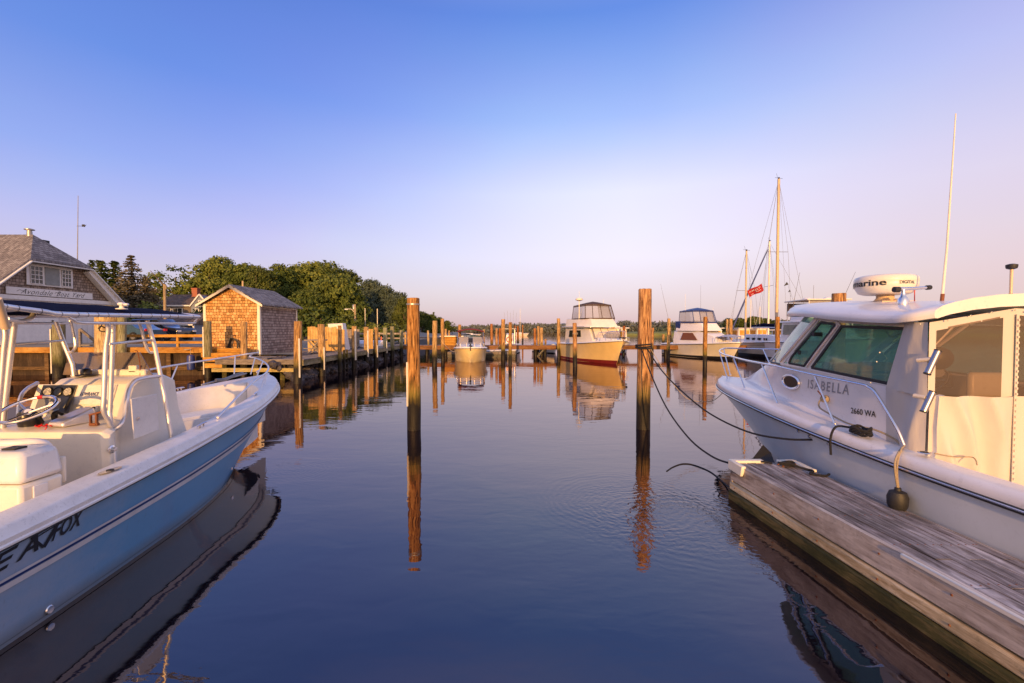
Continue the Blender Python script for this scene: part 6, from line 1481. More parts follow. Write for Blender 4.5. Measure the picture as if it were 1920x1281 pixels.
# fender
fd3=thing('fender','black round fender hanging on a white line between float and pilothouse hull','fender',(3.9,4.5,.5))
fc=W(1683,938,4.52); MB().lathe([(.02,-.13),(.055,-.115),(.085,-.05),(.09,.03),(.072,.085),(.03,.10),(.028,.125),(.018,.13)],fc,20).build('fender_body',M['black'],fd3)
MB().tube(smooth_path([fc+Vector((0,0,.11)),W(1679,890,4.50),W(1678,868,4.50),W(1684,850,4.55),W(1693,838,4.75)],6),.010,7).tube(smooth_path([fc+Vector((.008,0,.11)),W(1682,890,4.52),W(1683,866,4.52),W(1690,842,4.6),W(1696,836,4.8)],6),.009,7).build('fender_line',M['tanrope'],fd3)
# mooring lines
pr=Vector((W(1207,650,10.45).x+.1,10.3,1.9))
def rope(name,label,pts,r=.013,mat='rope',cat='rope'):
    return tag(MB().tube(pts,r,7).build(name,M[mat]),label,cat)
L1=smooth_path([W(1212,652,10.35),W(1240,694,9.6),W(1280,735,8.8),W(1330,775,7.9),W(1400,809,6.9),W(1470,823,6.2),W(1530,824,5.85),W(1575,818,5.68),ct+Vector((0,0,.04))],6)
rope('mooring_line','black mooring line sagging from the reddish piling to the cleat of the pilothouse boat',L1,.014)
L2=smooth_path([W(1203,655,10.32),W(1222,705,9.4),W(1250,765,8.4),W(1290,820,7.4),W(1330,853,6.7),W(1366,868,6.2),W(1390,867,6.15),W(1430,866,6.05),W(1448,869,5.98)],6)
rope('mooring_line','black mooring line dropping from the reddish piling to the corner of the float',L2,.014)
rope('thin_line','thin tan line trailing down from the reddish piling toward the bow of the pilothouse boat',smooth_path([W(1216,648,10.35),W(1236,680,10.2),W(1252,706,10.1),W(1275,735,9.9),W(1295,750,9.8),W(1335,752,9.9),W(1362,730,10.2)],6),.007,'tanrope')
mb=MB(); rng=random.Random(21)
for k in range(5):
    c0=ct+Vector((0,0,.035+.012*k)); mb.tube([c0+Vector((math.cos(a)*(.05+.012*k),math.sin(a)*(.15-.015*k),.02*math.sin(3*a+k))) for a in [6.2832*i/24 for i in range(25)]],.014,6)
mb.tube(smooth_path([ct+Vector((-.03,.12,.07)),ct+Vector((-.14,.2,.06)),ct+Vector((-.19,.22,-.08)),ct+Vector((-.19,.21,-.28))],5),.013,6)
tag(mb.build('rope_coil',M['rope']),'tangle of black rope heaped on the pilothouse boat cleat, one end hanging down','rope')
cf=cl_; mb=MB().tube(smooth_path([cf+Vector((-.1,.02,.05)),cf+Vector((0,-.04,.06)),cf+Vector((.12,-.10,.02)),cf+Vector((.20,-.22,.015)),cf+Vector((.10,-.32,.012)),cf+Vector((.22,-.40,.012)),cf+Vector((.32,-.34,.012))],6),.014,7)
for k in range(3): mb.tube([cf+Vector((math.cos(a)*.10,math.sin(a)*.045,.03+.012*k+.01*math.sin(2*a))) for a in [6.2832*i/18 for i in range(19)]],.013,6)
tag(mb.build('rope_tail',M['rope']),'short black rope end snaking over the planks at the float cleat','rope')
rope('floating_rope','dark rope curving over the water surface from the outer corner of the float',smooth_path([G(1250,884,.0),G(1262,876,.002),G(1280,870,.004),G(1300,872,.004),G(1330,884,.004),G(1352,901,.006),G(1370,916,.05),W(1374,905,6.16)],6),.012)
# ================================================================ smaller boats, built bow toward +y about their own waterline centre
def simple_hull(root,L,hb,zs_bow,zs_st,hullmat,bottom=None,capmat='gel',flare=.9,rake=.12,bh=.16,deckz=0,open_aft=0,blunt=False):
    ys=[-L/2,-L*.25,0,L*.18,L*.32,L*.42,L*.475,L*.5]; ks=[.92,.99,1.0,.93,.72,.44,.2,0]
    if blunt: ks=[.92,.99,1.0,.98,.88,.70,.44,0]
    zz=lambda y:zs_st+(zs_bow-zs_st)*max(0,(y+L/2)/L)**1.6
    S=[(y,hb*k,zz(y)) for y,k in zip(ys,ks)]
    yw=[-L/2,-L*.25,-.02*L,L*.14,L*.25,L*.32,L*.36,L*.5-rake*L]; kw=[.86,.90,.82,.56,.30,.13,.04,0]
    if blunt: kw=[.86,.92,.92,.80,.58,.34,.14,0]
    C=[(y,hb*k,0) for y,k in zip(yw,kw)]; K=[(y,0,-.4+.3*max(0,i-4)/3) for i,y in enumerate(yw)]
    H=Hull(S,C,K,flare=flare)
    H.shell(-1,1,10,40).build('hull',hullmat,root)
    if bottom: H.shell(-.4,bh,8,40,out=.02,transom=False).build('bottom_paint',M[bottom],root)
    H.sweep(lambda u:[(-.03,-.05),(-.05,0),(-.02,.05),(.06,.07),(.16,.07)],nu=40).build('gunwale',M[capmat],root)
    rows=[]
    for i in range(41):
        u=open_aft+(1-open_aft)*i/40; a=H.sh(u); h=max(0,a[1]-.12); rows.append([Vector((-h,a[0],a[2]+.055)),Vector((0,a[0],a[2]+.055+.10*h/hb)),Vector((h,a[0],a[2]+.055))])
    MB().grid(rows).build('deck',M[capmat],root)
    mb=MB()
    for sd in (-1,1): mb.tube(H.edge(sd,-.045,-.03,n=40),.018,5)
    mb.build('rub_rail',M['blackgloss'],root)
    return H
def rail_of(root,H,u0,u1,inset,h,r=.018,n=6,nm='bow_rail'):
    mb=MB()
    A=H.edge(-1,inset,h,u0,u1,24); Bq=H.edge(1,inset,h,u0,u1,24)[::-1]
    A[0].z-=h*.8; Bq[-1].z-=h*.8
    mb.tube(A+Bq,r,7)
    for sd in (-1,1):
        t1=H.edge(sd,inset,h,u0,u1,n*2); t0=H.edge(sd,inset,.06,u0,u1,n*2)
        for i in range(1,2*n+1,2): mb.tube([t0[i],t1[i]],r*.8,6)
    return mb.build(nm,M['chrome'],root)
def place(root,bow,deg,L):
    """put the bow tip at (x,y); deg = how far the bow points to the right of straight toward the viewpoint"""
    a=R(180+deg); d=Vector((-math.sin(a),math.cos(a)))
    root.rotation_euler=(0,0,a); root.location=(bow[0]-d.x*L/2,bow[1]-d.y*L/2,0)
def house(root,name,sec,mat,bevel=.03):
    """sec: list of (y, halfwidth bottom, halfwidth top, z bottom, z top), stern to bow"""
    mb=MB(); rows=[[Vector((-wb,y,z0)),Vector((-wt,y+dy,z1)),Vector((wt,y+dy,z1)),Vector((wb,y,z0))] for (y,wb,wt,z0,z1,dy) in sec]
    mb.grid(rows); mb.poly(rows[0]); mb.poly(rows[-1][::-1]); return mb.build(name,mat,root,bevel=bevel)
def quadp(root,name,pts,mat,th=.02):
    return MB().poly(pts).build(name,mat,root,solid=th,smooth=False)
# ---- yellow lit flybridge cruiser
b=thing('flybridge_cruiser','golden cream flybridge cruiser with brown canvas enclosure and red waterline','motorboat')
Lc=8.6
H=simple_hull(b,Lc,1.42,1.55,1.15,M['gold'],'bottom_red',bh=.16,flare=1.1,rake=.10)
house(b,'cabin',[(-2.9,1.20,1.12,1.15,2.36,0),(.9,1.20,1.10,1.3,2.36,-.1),(2.1,1.04,.92,1.4,2.30,-.9)],M['gel2'])
house(b,'foredeck_trunk',[(1.2,1.0,.9,1.3,1.72,0),(2.6,.85,.7,1.4,1.72,0),(3.5,.4,.25,1.55,1.66,-.1)],M['gel'])
for i,(xa,xb) in enumerate(((-.80,-.28),(-.25,.25),(.28,.80))):
    quadp(b,'windshield_pane',[Vector((xa*1.10,2.14,1.66)),Vector((xb*1.10,2.14,1.66)),Vector((xb,1.47,2.32)),Vector((xa,1.47,2.32))],M['windcover'])
mb=MB()
for x in (-.92,-.27,.27,.92): mb.tube([(x*1.06,2.17,1.64),(x*.96,1.49,2.34)],.018,5)
mb.tube([(-.95,2.17,1.66),(.95,2.17,1.66)],.018,5); mb.build('windshield_frame',M['grey'],b)
for s in (-1,1):
    quadp(b,'side_window',[Vector((s*1.205,-2.0,1.7)),Vector((s*1.20,.3,1.75)),Vector((s*1.14,.1,2.2)),Vector((s*1.145,-2.0,2.2))],M['darkglass'])
house(b,'flybridge_deck',[(-3.2,1.36,1.36,2.42,2.50,0),(1.1,1.36,1.36,2.42,2.50,0),(1.75,1.1,1.1,2.42,2.50,0)],M['gel'])
MB().box(-1.37,1.37,-3.2,1.2,2.455,2.475).build('deck_edge_stripe',M['black'],b)
house(b,'flybridge_coaming',[(-2.6,1.25,1.15,2.50,3.08,0),(.9,1.22,1.08,2.50,3.08,-.1),(1.7,.95,.80,2.50,3.00,-.45)],M['gel2'])
# enclosure
def enclosure(root,y0,y1,wb,wt,z0,z1,mframe,mpan,cols=4):
    f=MB(); pan=MB()
    def P_(s,t): # s 0..1 around front from port aft to starboard aft, t height
        w_=wb+(wt-wb)*t; yf=y1-.35*t
        pts=[(-w_,y0),(-w_,yf-.35),(-w_*.62,yf),(w_*.62,yf),(w_,yf-.35),(w_,y0)]
        k=s*5; i=min(4,int(k)); q=k-i; a,b_=pts[i],pts[i+1]; return Vector((a[0]*(1-q)+b_[0]*q,a[1]*(1-q)+b_[1]*q,z0+(z1-z0)*t))
    pan.grid([[P_(i/20,j/4) for i in range(21)] for j in range(5)]); pan.build('clear_panel',M[mpan],root,ang=180)
    for s in (0,.2,.4,.5,.6,.8,1): f.tube([P_(s,j/4)+Vector((0,.01,0)) for j in range(5)],.022,5)
    for t_ in (0,.02,.93,1): f.tube([P_(i/20,t_) for i in range(21)],.03,5)
    f.build('enclosure_binding',M[mframe],root)
    rows=[[P_(i/20,1).lerp(Vector((0,(y0+y1)/2-.2,z1+.18)),g)+Vector((0,0,.10*math.sin(g*1.6))) for g in (0,.2,.45,.75,1)] for i in range(21)]
    MB().grid(rows).build('canopy',M[mframe],root,solid=.02)
enclosure(b,-1.6,1.25,1.12,.98,3.02,4.0,'brownc' if 'brownc' in M else 'black','isin')
M['brownc']=pmat('brown_canvas',(.07,.04,.03),.9)
for ch in b.children:
    if ch.name.startswith(('enclosure_binding','canopy')): ch.data.materials[0]=M['brownc']
MB().lathe([(.03,2.5),(.03,4.35)],(1.12,-.2,0),8).build('radar_post',M['gel2'],b)
MB().lathe([(.08,4.30),(.26,4.36),(.27,4.44),(.2,4.52),(.02,4.54)],(1.12,-.2,0),16).build('radar_dome',M['gel2'],b)
MB().tube([(-1.1,-1,2.5),(-1.15,-1,4.5)],.012,5).tube([(1.12,-.2,4.5),(1.12,-.2,5.0)],.010,5).build('whip_antenna',M['gel'],b)
rail_of(b,H,.55,.985,.08,.62,.016)
MB().box(-.05,.05,3.9,4.55,1.72,1.78).lathe([(.05,0),(.05,.2)],(0,3.8,1.68),8).tube([(-.25,4.25,1.74),(0,4.5,1.7),(.25,4.25,1.74)],.025,5).build('anchor',M['black'],b)
for k in range(2):
    MB().lathe([(.02,-.35),(.14,-.3),(.16,0),(.14,.3),(.02,.35)],(-.35+.55*k,2.55,1.95),12,(1,0,0)).build('stowed_fender',M['cover'],b) if False else None
fd_=MB(); fd_.lathe([(.02,-.55),(.20,-.45),(.26,0),(.20,.45),(.02,.55)],(-.05,2.75,1.92),14,(1,.1,0)); fd_.build('stowed_tender',M['isin'],b)
def hull_text(root,H,body,u0,u1,v0,v1,sd,mat,nm='registration_lettering'):
    text_obj(body,lambda u,v:H.pt(u0+(u1-u0)*u,v0+(v1-v0)*v,sd,.012),M[mat],root,nm,bold=.02)
hull_text(b,H,'RI 0975',.93,.72,.70,.84,-1,'letter'); hull_text(b,H,'AA',.32,.24,.70,.86,-1,'letter')
place(b,(W(1170,645,28.6).x-.05,28.6),14,Lc)
# ---- small runabout with burgundy bimini
b=thing('runabout','small white runabout with burgundy bimini top, bow on, between two pilings','motorboat')
Lr=6.2
H=simple_hull(b,Lr,1.18,1.02,.85,M['gold2'],None,flare=.35,rake=.09,blunt=True)  # glow painted in the hull colour, bow blunted to catch more sun
house(b,'foredeck',[(-.2,.95,.85,.9,1.20,0),(1.2,.85,.7,.95,1.18,0),(2.4,.35,.25,1.0,1.10,0)],M['gel'])
for xa,xb in ((-.90,-.18),(.18,.90)): quadp(b,'windshield_pane',[Vector((xa,-.1,1.16)),Vector((xb,-.1,1.16)),Vector((xb*.92,-.50,1.70)),Vector((xa*.92,-.50,1.70))],M['isin'])
mb=MB(); mb.tube([(-.95,-.08,1.16),(-.86,-.52,1.64),(.86,-.52,1.64),(.95,-.08,1.16)],.018,6)
for x in (-.18,.18): mb.tube([(x,-.1,1.16),(x*.92,-.5,1.63)],.014,5)
mb.build('windshield_frame',M['chrome'],b)
mb=MB(); rows=[]
for i in range(9):
    y=-.5-2.0*i/8; rows.append([Vector((x*.98,y,2.06+.22*math.cos(x*1.45)+.03*math.sin(3*i/8))) for x in [-1+.2*k for k in range(11)]])
mb.grid(rows); mb.build('bimini_top',M['burgundy'],b,solid=.09)
mb=MB()
for s in (-1,1):
    mb.tube([(s*1.0,-1.4,.95),(s*.98,-.55,2.05)],.02,6); mb.tube([(s*1.0,-1.4,.95),(s*.98,-1.9,2.05)],.014,6)
mb.build('bimini_frame',M['chrome'],b)
for x in (-.45,.45): MB().box(x-.22,x+.22,-1.3,-.85,.9,1.35).build('seat',M['gel2'],b,bevel=.04)
MB().tube([Vector((.45+math.cos(a)*.17,-.62,1.30+math.sin(a)*.17)) for a in [6.2832*i/20 for i in range(21)]],.014,6).build('steering_wheel',M['black'],b)
rail_of(b,H,.50,.985,.10,.34,.009,n=3)
MB().tube([(-.08,2.9,1.1),(0,3.08,1.12),(0,3.12,.85)],.035,6).tube([(-.12,2.6,1.14),(.08,3.0,1.18)],.03,6).box(-.07,.07,2.7,3.05,1.07,1.12).build('anchor',M['black'],b)
MB().lathe([(.05,0),(.06,.25),(.02,.3)],(.0,2.4,1.15),10).build('bow_light',M['black'],b)
place(b,(W(882,650,30.4).x,30.4),5,Lr)
tag(MB().tube(sag(W(832,644,32.6),W(853,660,31.2),.12),.018,6).build('bow_line',M['tanrope']),'white bow line from the tall narrow piling to the runabout','rope')
tag(MB().tube(sag(W(912,661,31.2),W(938,646,36.0),.2),.018,6).build('bow_line',M['tanrope']),'white bow line from the runabout to the centre piling cluster','rope')
# ---- flybridge boat with blue canvas at right
b=thing('sport_sedan','white flybridge boat with navy canvas bridge enclosure and brown slatted side window','motorboat')
Ls=8.2
H=simple_hull(b,Ls,1.42,1.30,.98,M['gel2'],'bottom_blk',bh=.17,flare=1.1,rake=.10)
house(b,'cabin',[(-2.6,1.18,1.02,1.0,2.15,0),(.6,1.15,.92,1.05,2.15,-.15),(2.5,.85,.62,1.15,1.75,-.55)],M['gel'])
for s in (-1,1):
    w_=quadp(b,'side_window',[Vector((s*1.16,-1.5,1.40)),Vector((s*1.14,.7,1.42)),Vector((s*1.00,-.1,1.98)),Vector((s*1.05,-1.3,1.98))],M['rust'])
house(b,'flybridge_coaming',[(-2.2,1.16,1.05,2.15,2.85,0),(.1,1.12,.95,2.15,2.85,-.1),(1.1,.85,.70,2.15,2.75,-.5)],M['gel'])
enclosure(b,-1.9,.5,1.06,.98,2.82,3.78,'navy','isin')
MB().box(-1.12,1.12,-2.3,-1.6,2.3,2.95).build('aft_canvas',M['navy'],b,bevel=.05)
rail_of(b,H,.55,.985,.10,.50,.015)
mb=MB(); rng=random.Random(3); rows=[]
for i in range(14):
    f=i/13; rows.append([Vector((x+.03*math.sin(9*f+x*7),2.0+1.9*f,1.62+.26*math.cos(x*2.2)*math.sin(.4+2.4*f)+.03*noise.noise((x*4,f*7,0)))) for x in [-.55+.11*k for k in range(11)]])
mb.grid(rows); mb.build('bow_cover',M['cover'],b)
MB().tube([(.9,-1.2,2.8),(.95,-1.2,5.2)],.012,5).tube([(-1.15,-.5,2.2),(-1.2,-.5,4.1)],.010,5).build('whip_antenna',M['gel'],b)
mb=MB()
for s in (-1,1): mb.tube([(s*1.3,-2.2,1.0),(s*2.0,-3.2,6.2)],[.022,.008],6)
mb.build('outrigger_pole',M['metalgrey'],b)
place(b,(W(1389,648,33).x,33),14,Ls)
# ---- small white cabin boat behind the cruiser
b=thing('cabin_boat','small white cabin boat moored behind the bow of the yellow lit cruiser','motorboat')
H=simple_hull(b,5.6,1.0,1.15,.9,M['gel'],'bottom_red',bh=.1)
house(b,'pilothouse',[(-1.8,.82,.75,.9,2.35,0),(.4,.82,.72,.95,2.35,-.1)],M['gel2']); MB().box(-.95,.95,-2.0,.6,2.35,2.43).build('pilothouse_roof',M['gel'],b,bevel=.02)
for xa,xb in ((-.62,-.05),(.05,.62)): MB().box(xa,xb,.36,.39,1.55,2.15).build('window',M['lumber'],b)
for s in (-1,1): MB().box(s*.80-.02,s*.80+.02,-1.5,.1,1.5,2.15).build('window',M['lumber'],b)
rail_of(b,H,.55,.98,.08,.4,.014)
place(b,(W(1172,650,40.4).x,40.4),0,5.6)
cabinboat=b
# ---- workboat behind the centre cluster
b=thing('work_boat','small white centre console workboat with rods, half hidden behind the centre piling cluster','motorboat')
H=simple_hull(b,5.4,1.0,.95,.75,M['gel'],'bottom_blk',bh=.1)
house(b,'console',[(-.7,.38,.34,.8,1.9,0),(.1,.38,.3,.85,1.75,0)],M['gel'])
mb=MB()
for s in (-1,1): mb.tube([(s*.5,-.9,.8),(s*.5,-.8,2.3)],.02,6); mb.tube([(s*.5,.1,.8),(s*.5,0,2.3)],.02,6)
mb.build('top_frame',M['alu'],b); MB().box(-.62,.62,-1.2,.3,2.28,2.33).build('hard_top',M['gel2'],b,bevel=.02)
mb=MB()
for k in range(5): mb.tube([(-.5+.25*k,-1.1,2.2),(-.6+.3*k,-1.3,3.9+.2*(k%2))],.010,5)
mb.build('fishing_rods',M['metalgrey'],b)
MB().box(-.22,.22,-3.1,-2.7,.2,1.25).build('outboard_motor',M['gel'],b,bevel=.06)
MB().lathe([(.22,-.05),(.30,-.03),(.30,.03),(.22,.05)],(0,.16,1.3),16,(0,1,0),cap=False).build('life_ring',M['red'],b)
place(b,(W(951,655,40.5).x,40.5),-4,5.4)
b=thing('skiff','low skiff with black outboard just right of the centre piling cluster','dinghy')
H=simple_hull(b,3.4,.75,.55,.45,M['gel'],'bottom_blk',bh=.2); MB().box(-.2,.2,-1.9,-1.55,.2,.95).build('outboard_motor',M['blackgloss'],b,bevel=.05)
place(b,(W(969,662,37.2).x,37.2),60,3.4)
b=thing('covered_boat','low white boat under a pale lilac cover behind the dock left of the cruiser','motorboat')
H=simple_hull(b,4.8,.95,.85,.75,M['gel'],'bottom_blk',bh=.1)
rows=[[Vector((x,y,.85+.32*math.cos(x*1.5)*(1-abs(y)/2.7)+.03*noise.noise((x*3,y*3,1)))) for x in [-.95+.19*k for k in range(11)]] for y in [-2.3+.46*k for k in range(11)]]
MB().grid(rows).build('boat_cover',M['cover'],b); place(b,(W(1043,655,42).x,42),15,4.8)
# ---- sailboats
def sailboat(label,L,hb,zb,hullmat,masts,bow,deg,furl=None,boom=None,spread=True):
    b=thing('sailboat',label,'sailboat')
    H=simple_hull(b,L,hb,zb,zb-.35,hullmat,'bottom_blk',bh=.22,flare=.8,rake=.14)
    house(b,'coachroof',[(-L*.18,hb*.62,hb*.52,zb-.25,zb+.42,0),(L*.12,hb*.6,hb*.48,zb-.2,zb+.40,0),(L*.26,hb*.35,hb*.25,zb-.05,zb+.22,0)],M['gel'])
    for s in (-1,1):
        for k in range(4): MB().box(s*hb*.60-.03,s*hb*.60+.03,-L*.14+k*.85,-L*.14+k*.85+.42,zb-.02,zb+.15).build('portlight',M['darkglass'],b)
    H.shell(.80,.83,1,40,out=.012,transom=False).build('sheer_stripe',M['rust'],b)
    for (y,hm,r,mt_) in masts:
        m_=MB().tube([(0,y,zb),(0,y,hm)],[r,r*.85],10).build('mast',M[mt_],b)
        mb=MB()
        if spread: mb.tube([(-.85,y,zb+(hm-zb)*.55),(.85,y,zb+(hm-zb)*.55)],.02,5)
        mb.build('spreader',M['metalgrey'],m_) if spread else None
        mb=MB()
        for s in (-1,1):
            mb.tube([(s*.03,y,hm-.1),(s*.85,y,zb+(hm-zb)*.55),(s*hb*.9,y-.1,zb)],.010,4,False); mb.tube([(s*.03,y,hm-.15),(s*hb*.9,y-.7,zb)],.008,4,False)
        mb.build('shroud',M['grey'],m_)
        MB().tube([(-.3,y,hm+.05),(.3,y,hm+.12)],.012,4).box(-.05,.05,y-.05,y+.05,hm,hm+.14).tube([(.1,y,hm+.1),(.2,y,hm+.45)],.010,4).build('masthead_gear',M['black'],m_)
    y,hm,r,mt_=masts[0]
    mb=MB().tube([(0,y,hm-.1),(0,L*.49,zb+.1)],.010,4,False).tube([(0,y,hm-.1),(0,-L*.49,zb)],.010,4,False); mb.build('stay',M['grey'],b)
    if furl: MB().tube([(0,y+.15,hm*.93),(0,y+(L*.49-y)*.5,(hm+zb)*.5),(0,L*.485,zb+.35)],[.05,.075,.09],8).build('furled_jib',M[furl],b)
    if boom:
        MB().tube([(0,y,zb+1.0),(0,y-boom,zb+1.05)],.06,8).build('boom',M['alu'],b)
        MB().tube([(0,y-.1,zb+1.16),(0,y-boom*.5,zb+1.22),(0,y-boom,zb+1.12)],[.12,.15,.08],10).build('sail_cover',M['canvasnavy'],b)
    mb=MB(); A=[]
    for sd in (-1,1):
        t1=H.edge(sd,.06,.55,.05,.95,14); mb.tube(t1,.008,4,False)
        for p in t1[::2]: mb.tube([p-Vector((0,0,.5)),p],.012,5)
    mb.build('lifeline',M['chrome'],b)
    place(b,bow,deg,L); return b,H
# tall ketch: bow to the left
sb,_=sailboat('cream hulled ketch with a tall golden mainmast and a shorter mizzen, its side turned to the camera position',10.8,1.55,1.42,M['gel2'],[(1.2,14.2,.115,'mastgold'),(-3.4,9.3,.085,'mastgold')],(0,0),0,None,3.6)
sb['label']='cream hulled two masted sailboat with tall golden mainmast behind the flybridge boat'
# bow points right and slightly toward the viewpoint, so the mizzen stands left of the mainmast
pm=W(1456,600,36.5); pz=W(1399,600,41.0); d=Vector((pm.x-pz.x,pm.y-pz.y)).normalized(); k=(Vector((pm.x,pm.y))-Vector((pz.x,pz.y))).length/4.6
ang=math.atan2(-d.x,d.y); sb.rotation_euler=(0,0,ang); sb.scale=(1,1,1)
ctr=Vector((pm.x,pm.y))-d*1.2; sb.location=(ctr.x,ctr.y,0)
sb2,_=sailboat('second sailboat farther back with a pale mast and a dark blue furled headsail',9.5,1.4,1.2,M['gel'],[(.8,10.9,.095,'gel2')],(0,0),0,'navy',3.2)
pm=W(1441,600,45); ang=R(88); sb2.rotation_euler=(0,0,ang); sb2.location=(pm.x+.8,45,0)
fl_=thing('flag','red flag with white lettering flying beside the mizzen mast','flag',(0,0,0))
fa=[W(1402,546,38),W(1429,531,37.7),W(1433,544,37.7),W(1406,558,38)]
rows=[]
for j in range(7):
    r=[]
    for i in range(15):
        u=i/14; v=j/6; p=(fa[3].lerp(fa[2],u)).lerp(fa[0].lerp(fa[1],u),v); p=p+Vector((0,.09*math.sin(u*7+v),.05*math.sin(u*6))); r.append(p)
    rows.append(r)
fo=MB().grid(rows).build('flag_cloth',M['flagred'],fl_,ang=180)
mb=MB()
def fp(u,v): return (fa[3].lerp(fa[2],u)).lerp(fa[0].lerp(fa[1],u),v)+Vector((0,.09*math.sin(u*7+v)-.03,.05*math.sin(u*6)))
fvs,ffs=text_geo('UMUL',size=1,bold=.01); 
for stroke in (((.12,.50),(.12,.72)),((.12,.72),(.19,.66)),((.24,.48),(.26,.72)),((.26,.72),(.30,.55)),((.30,.55),(.34,.75)),((.34,.75),(.37,.50)),((.43,.75),(.44,.52)),((.44,.52),(.50,.52)),((.50,.52),(.51,.78)),((.56,.56),(.57,.80)),((.57,.56),(.63,.58)),((.68,.80),(.74,.80)),((.71,.80),(.72,.62)),((.80,.66),(.82,.84)),((.42,.30),(.50,.34)),((.50,.34),(.58,.30)),((.58,.30),(.66,.36)),((.66,.36),(.80,.38)),((.14,.18),(.24,.20)),((.24,.20),(.30,.18))):
    a,c=stroke; mb.tube([fp(*a),fp((a[0]+c[0])/2,(a[1]+c[1])/2),fp(*c)],.016,4)
mb.build('flag_marking',M['gel'],fl_,smooth=False)
st_=W(1400,549,38); MB().tube([W(1400.5,545,38.05),W(1406,560,38.05)],.012,4).build('flag_halyard',M['metalgrey'],fl_)
for (px,py,lb) in ((1474,533,'dark triangular pennant fluttering right of the mainmast'),(1480,546,'tiny dark pennant just below the triangular one right of the mainmast')):
    p=W(px,py,33); s_=1 if py<540 else .6
    tag(MB().prism([p+Vector((-.16*s_,0,-.14*s_)),p+Vector((.05*s_,0,.16*s_)),p+Vector((.18*s_,0,-.02))],(0,.02,0)).tube([p+Vector((.12*s_,0,.02)),p+Vector((.35,0,-.9))],.006,4).build('pennant',M['black']),lb,'pennant')
# ---- flybridge fishing boat behind the pilothouse boat
b=thing('sport_fisher','white flybridge fishing boat with a ladder and hardtop, mostly hidden behind the pilothouse boat','motorboat')
Lf=9.5
H=simple_hull(b,Lf,1.7,1.75,1.3,M['gel'],'bottom_blk',bh=.14)
house(b,'cabin',[(-2.6,1.40,1.30,1.3,2.75,0),(1.0,1.38,1.2,1.45,2.75,-.2),(2.6,1.1,.9,1.6,2.2,-.9)],M['gel'])
for xa,xb in ((-1.05,-.05),(.05,1.05)): quadp(b,'windshield_pane',[Vector((xa,2.08,1.85)),Vector((xb,2.08,1.85)),Vector((xb*.88,.95,2.66)),Vector((xa*.88,.95,2.66))],M['darkglass'])
for s in (-1,1): quadp(b,'side_window',[Vector((s*1.40,-2.2,1.9)),Vector((s*1.39,.9,1.95)),Vector((s*1.33,.5,2.6)),Vector((s*1.36,-2.2,2.6))],M['darkglass'])
house(b,'flybridge_coaming',[(-2.8,1.42,1.42,2.75,2.86,0),(1.2,1.35,1.3,2.75,2.86,0)],M['gel'])
house(b,'bridge_fairing',[(-1.8,1.15,1.05,2.86,3.3,0),(.6,1.12,.95,2.86,3.3,-.1)],M['gel'])
MB().box(-1.35,1.35,-2.2,.9,4.18,4.26).build('bridge_hardtop',M['gel2'],b,bevel=.02)
mb=MB()
for x in (-1.2,1.2):
    for y in (-2.0,.7): mb.tube([(x,y,2.86),(x*.95,y,4.2)],.03,6)
mb.build('hardtop_post',M['gel'],b)
quadp(b,'clear_panel',[Vector((-.2,.75,3.3)),Vector((1.1,.75,3.3)),Vector((1.1,.65,4.18)),Vector((-.2,.65,4.18))],M['isin'])
mb=MB()
for s in (-.22,.22): mb.tube([(-1.45+s*0,1.0+s,1.6),(-1.45,-.1+s,4.15)],.03,6)
for k in range(6): f=k/6+.08; mb.tube([(-1.45,1.0-1.1*f-.22,1.6+2.55*f),(-1.45,1.0-1.1*f+.22,1.6+2.55*f)],.02,6)
mb.build('ladder',M['gel'],b)
for x,y in ((-.5,-.2),(.5,-.8)): MB().lathe([(.28,4.26),(.30,4.34),(.2,4.42),(.02,4.45)],(x,y,0),16).build('radar_dome',M['gel'],b)
MB().box(.3,.9,-1.0,-.4,2.86,3.7).build('helm_chair',M['lumber'],b,bevel=.05); MB().box(-1.1,1.2,-2.1,-1.9,3.2,4.1).build('aft_curtain',M['interior'],b)
mb=MB()
for s in (-1,1): mb.tube([(s*1.4,-1.2,2.9),(s*1.7,.6,6.0)],[.02,.008],5)
mb.tube([(0,-1,4.3),(0,-1,5.3)],.012,5); mb.build('outrigger_pole',M['metalgrey'],b)
rail_of(b,H,.55,.98,.1,.6,.016)
place(b,(20.1,25.6),-6,Lf)
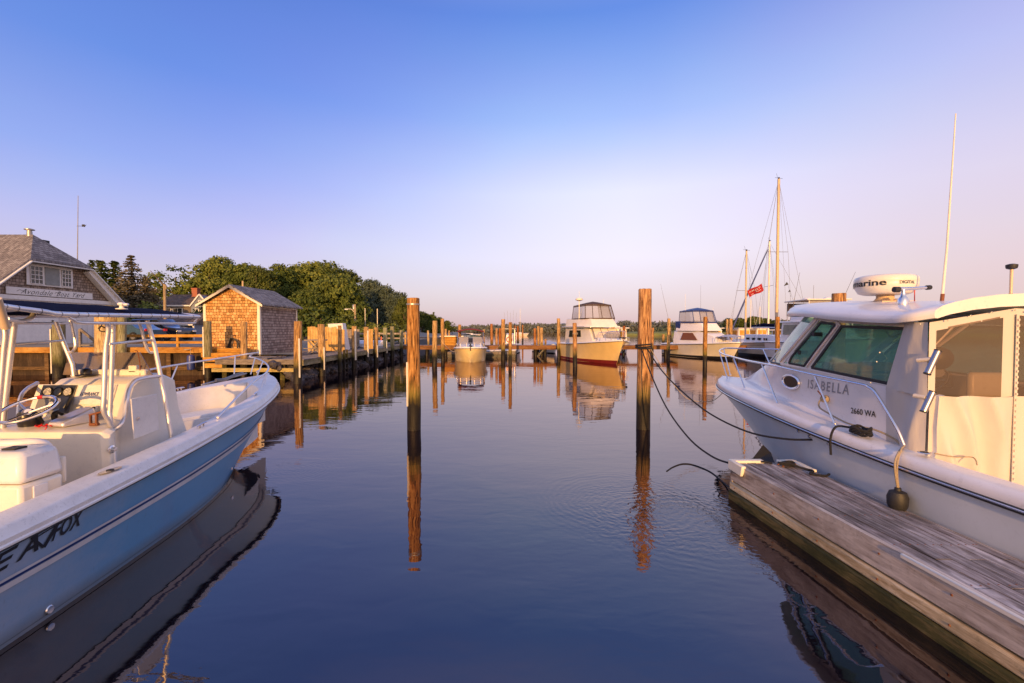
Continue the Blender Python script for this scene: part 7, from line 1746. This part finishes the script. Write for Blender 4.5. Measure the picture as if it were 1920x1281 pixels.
# white seat cushion roll seen over the hardtop is a covered dome on the next boat
# ---- more cabin boats across the channel, copies of the first
for (px,Y,dg2,lb) in ((1338,50,-8,'white cabin boat seen between the flybridge boat and the two far pilings'),(1392,54,10,'white cabin boat moored behind the foot of the mizzen mast'),(1478,46,-4,'white cabin boat peeking out left of the flybridge fishing boat'),(1425,60,14,'small distant cabin boat between the two sailboat hulls')):
    a_=R(180+dg2); p=W(px,640,Y); dup(cabinboat,(p.x,Y,0),a_,lb,'cabin boats moored behind the sailboats')
for (px,yt,Y,lb) in ((1408,560,75,'faint thin mast behind the ketch, left of the furled headsail'),(1425,575,80,'faint short mast between mizzen and pale mast'),(1489,560,78,'faint thin mast right of the golden mainmast')):
    p=W(px,yt,Y); tag(MB().tube([(p.x,Y,.5),(p.x,Y,p.z)],.05,6).tube([(p.x,Y,p.z-.1),(p.x+1.2,Y,.9)],.012,4).tube([(p.x,Y,p.z-.1),(p.x-1.2,Y,.9)],.012,4).build('distant_mast',M['gel2']),lb,'mast')
# ---- distant moored boats
def tiny(px,py,Y,label,mast=None,L=6,deg=80,g='boats moored far out'):
    b=thing('sailboat' if mast else 'moored_boat',label,'sailboat' if mast else 'motorboat',group=g)
    H=simple_hull(b,L,.9,.9,.7,M['gel'],None,flare=.6)
    house(b,'cabin',[(-L*.15,.5,.42,.7,1.15,0),(L*.15,.45,.35,.75,1.1,0)],M['gel'])
    if mast: MB().tube([(0,.4,.7),(0,.4,mast)],.06,6).build('mast',M['gel2'],b)
    place(b,(W(px,py,Y).x,Y),deg,L)
tiny(992,628,150,'tiny white sloop moored alone in front of the distant hills',9,7,70)
tiny(902,630,120,'small pale boat far behind the runabout canopy',None,6,85)
# osprey like day marker on the far marsh
# blue fender on the quay
fb_=thing('hanging_fender','blue cylindrical fender hanging from the orange quay timber','fender',(0,0,0))
p=W(358,680,22.0); MB().lathe([(.05,-.38),(.15,-.34),(.17,-.2),(.17,.2),(.15,.34),(.05,.38)],p,14).build('fender_body',M['bluefender'],fb_)
MB().tube([p+Vector((0,0,.36)),W(357,652,22.1)],.012,5).build('fender_line',M['tanrope'],fb_)
tag(MB().lathe([(.16,-.01),(.17,.01),(.16,.03)],W(352,656,22.2),12).build('rope_pile',M['tanrope']),'small tan rope heap on the quay cap above the blue fender','rope')
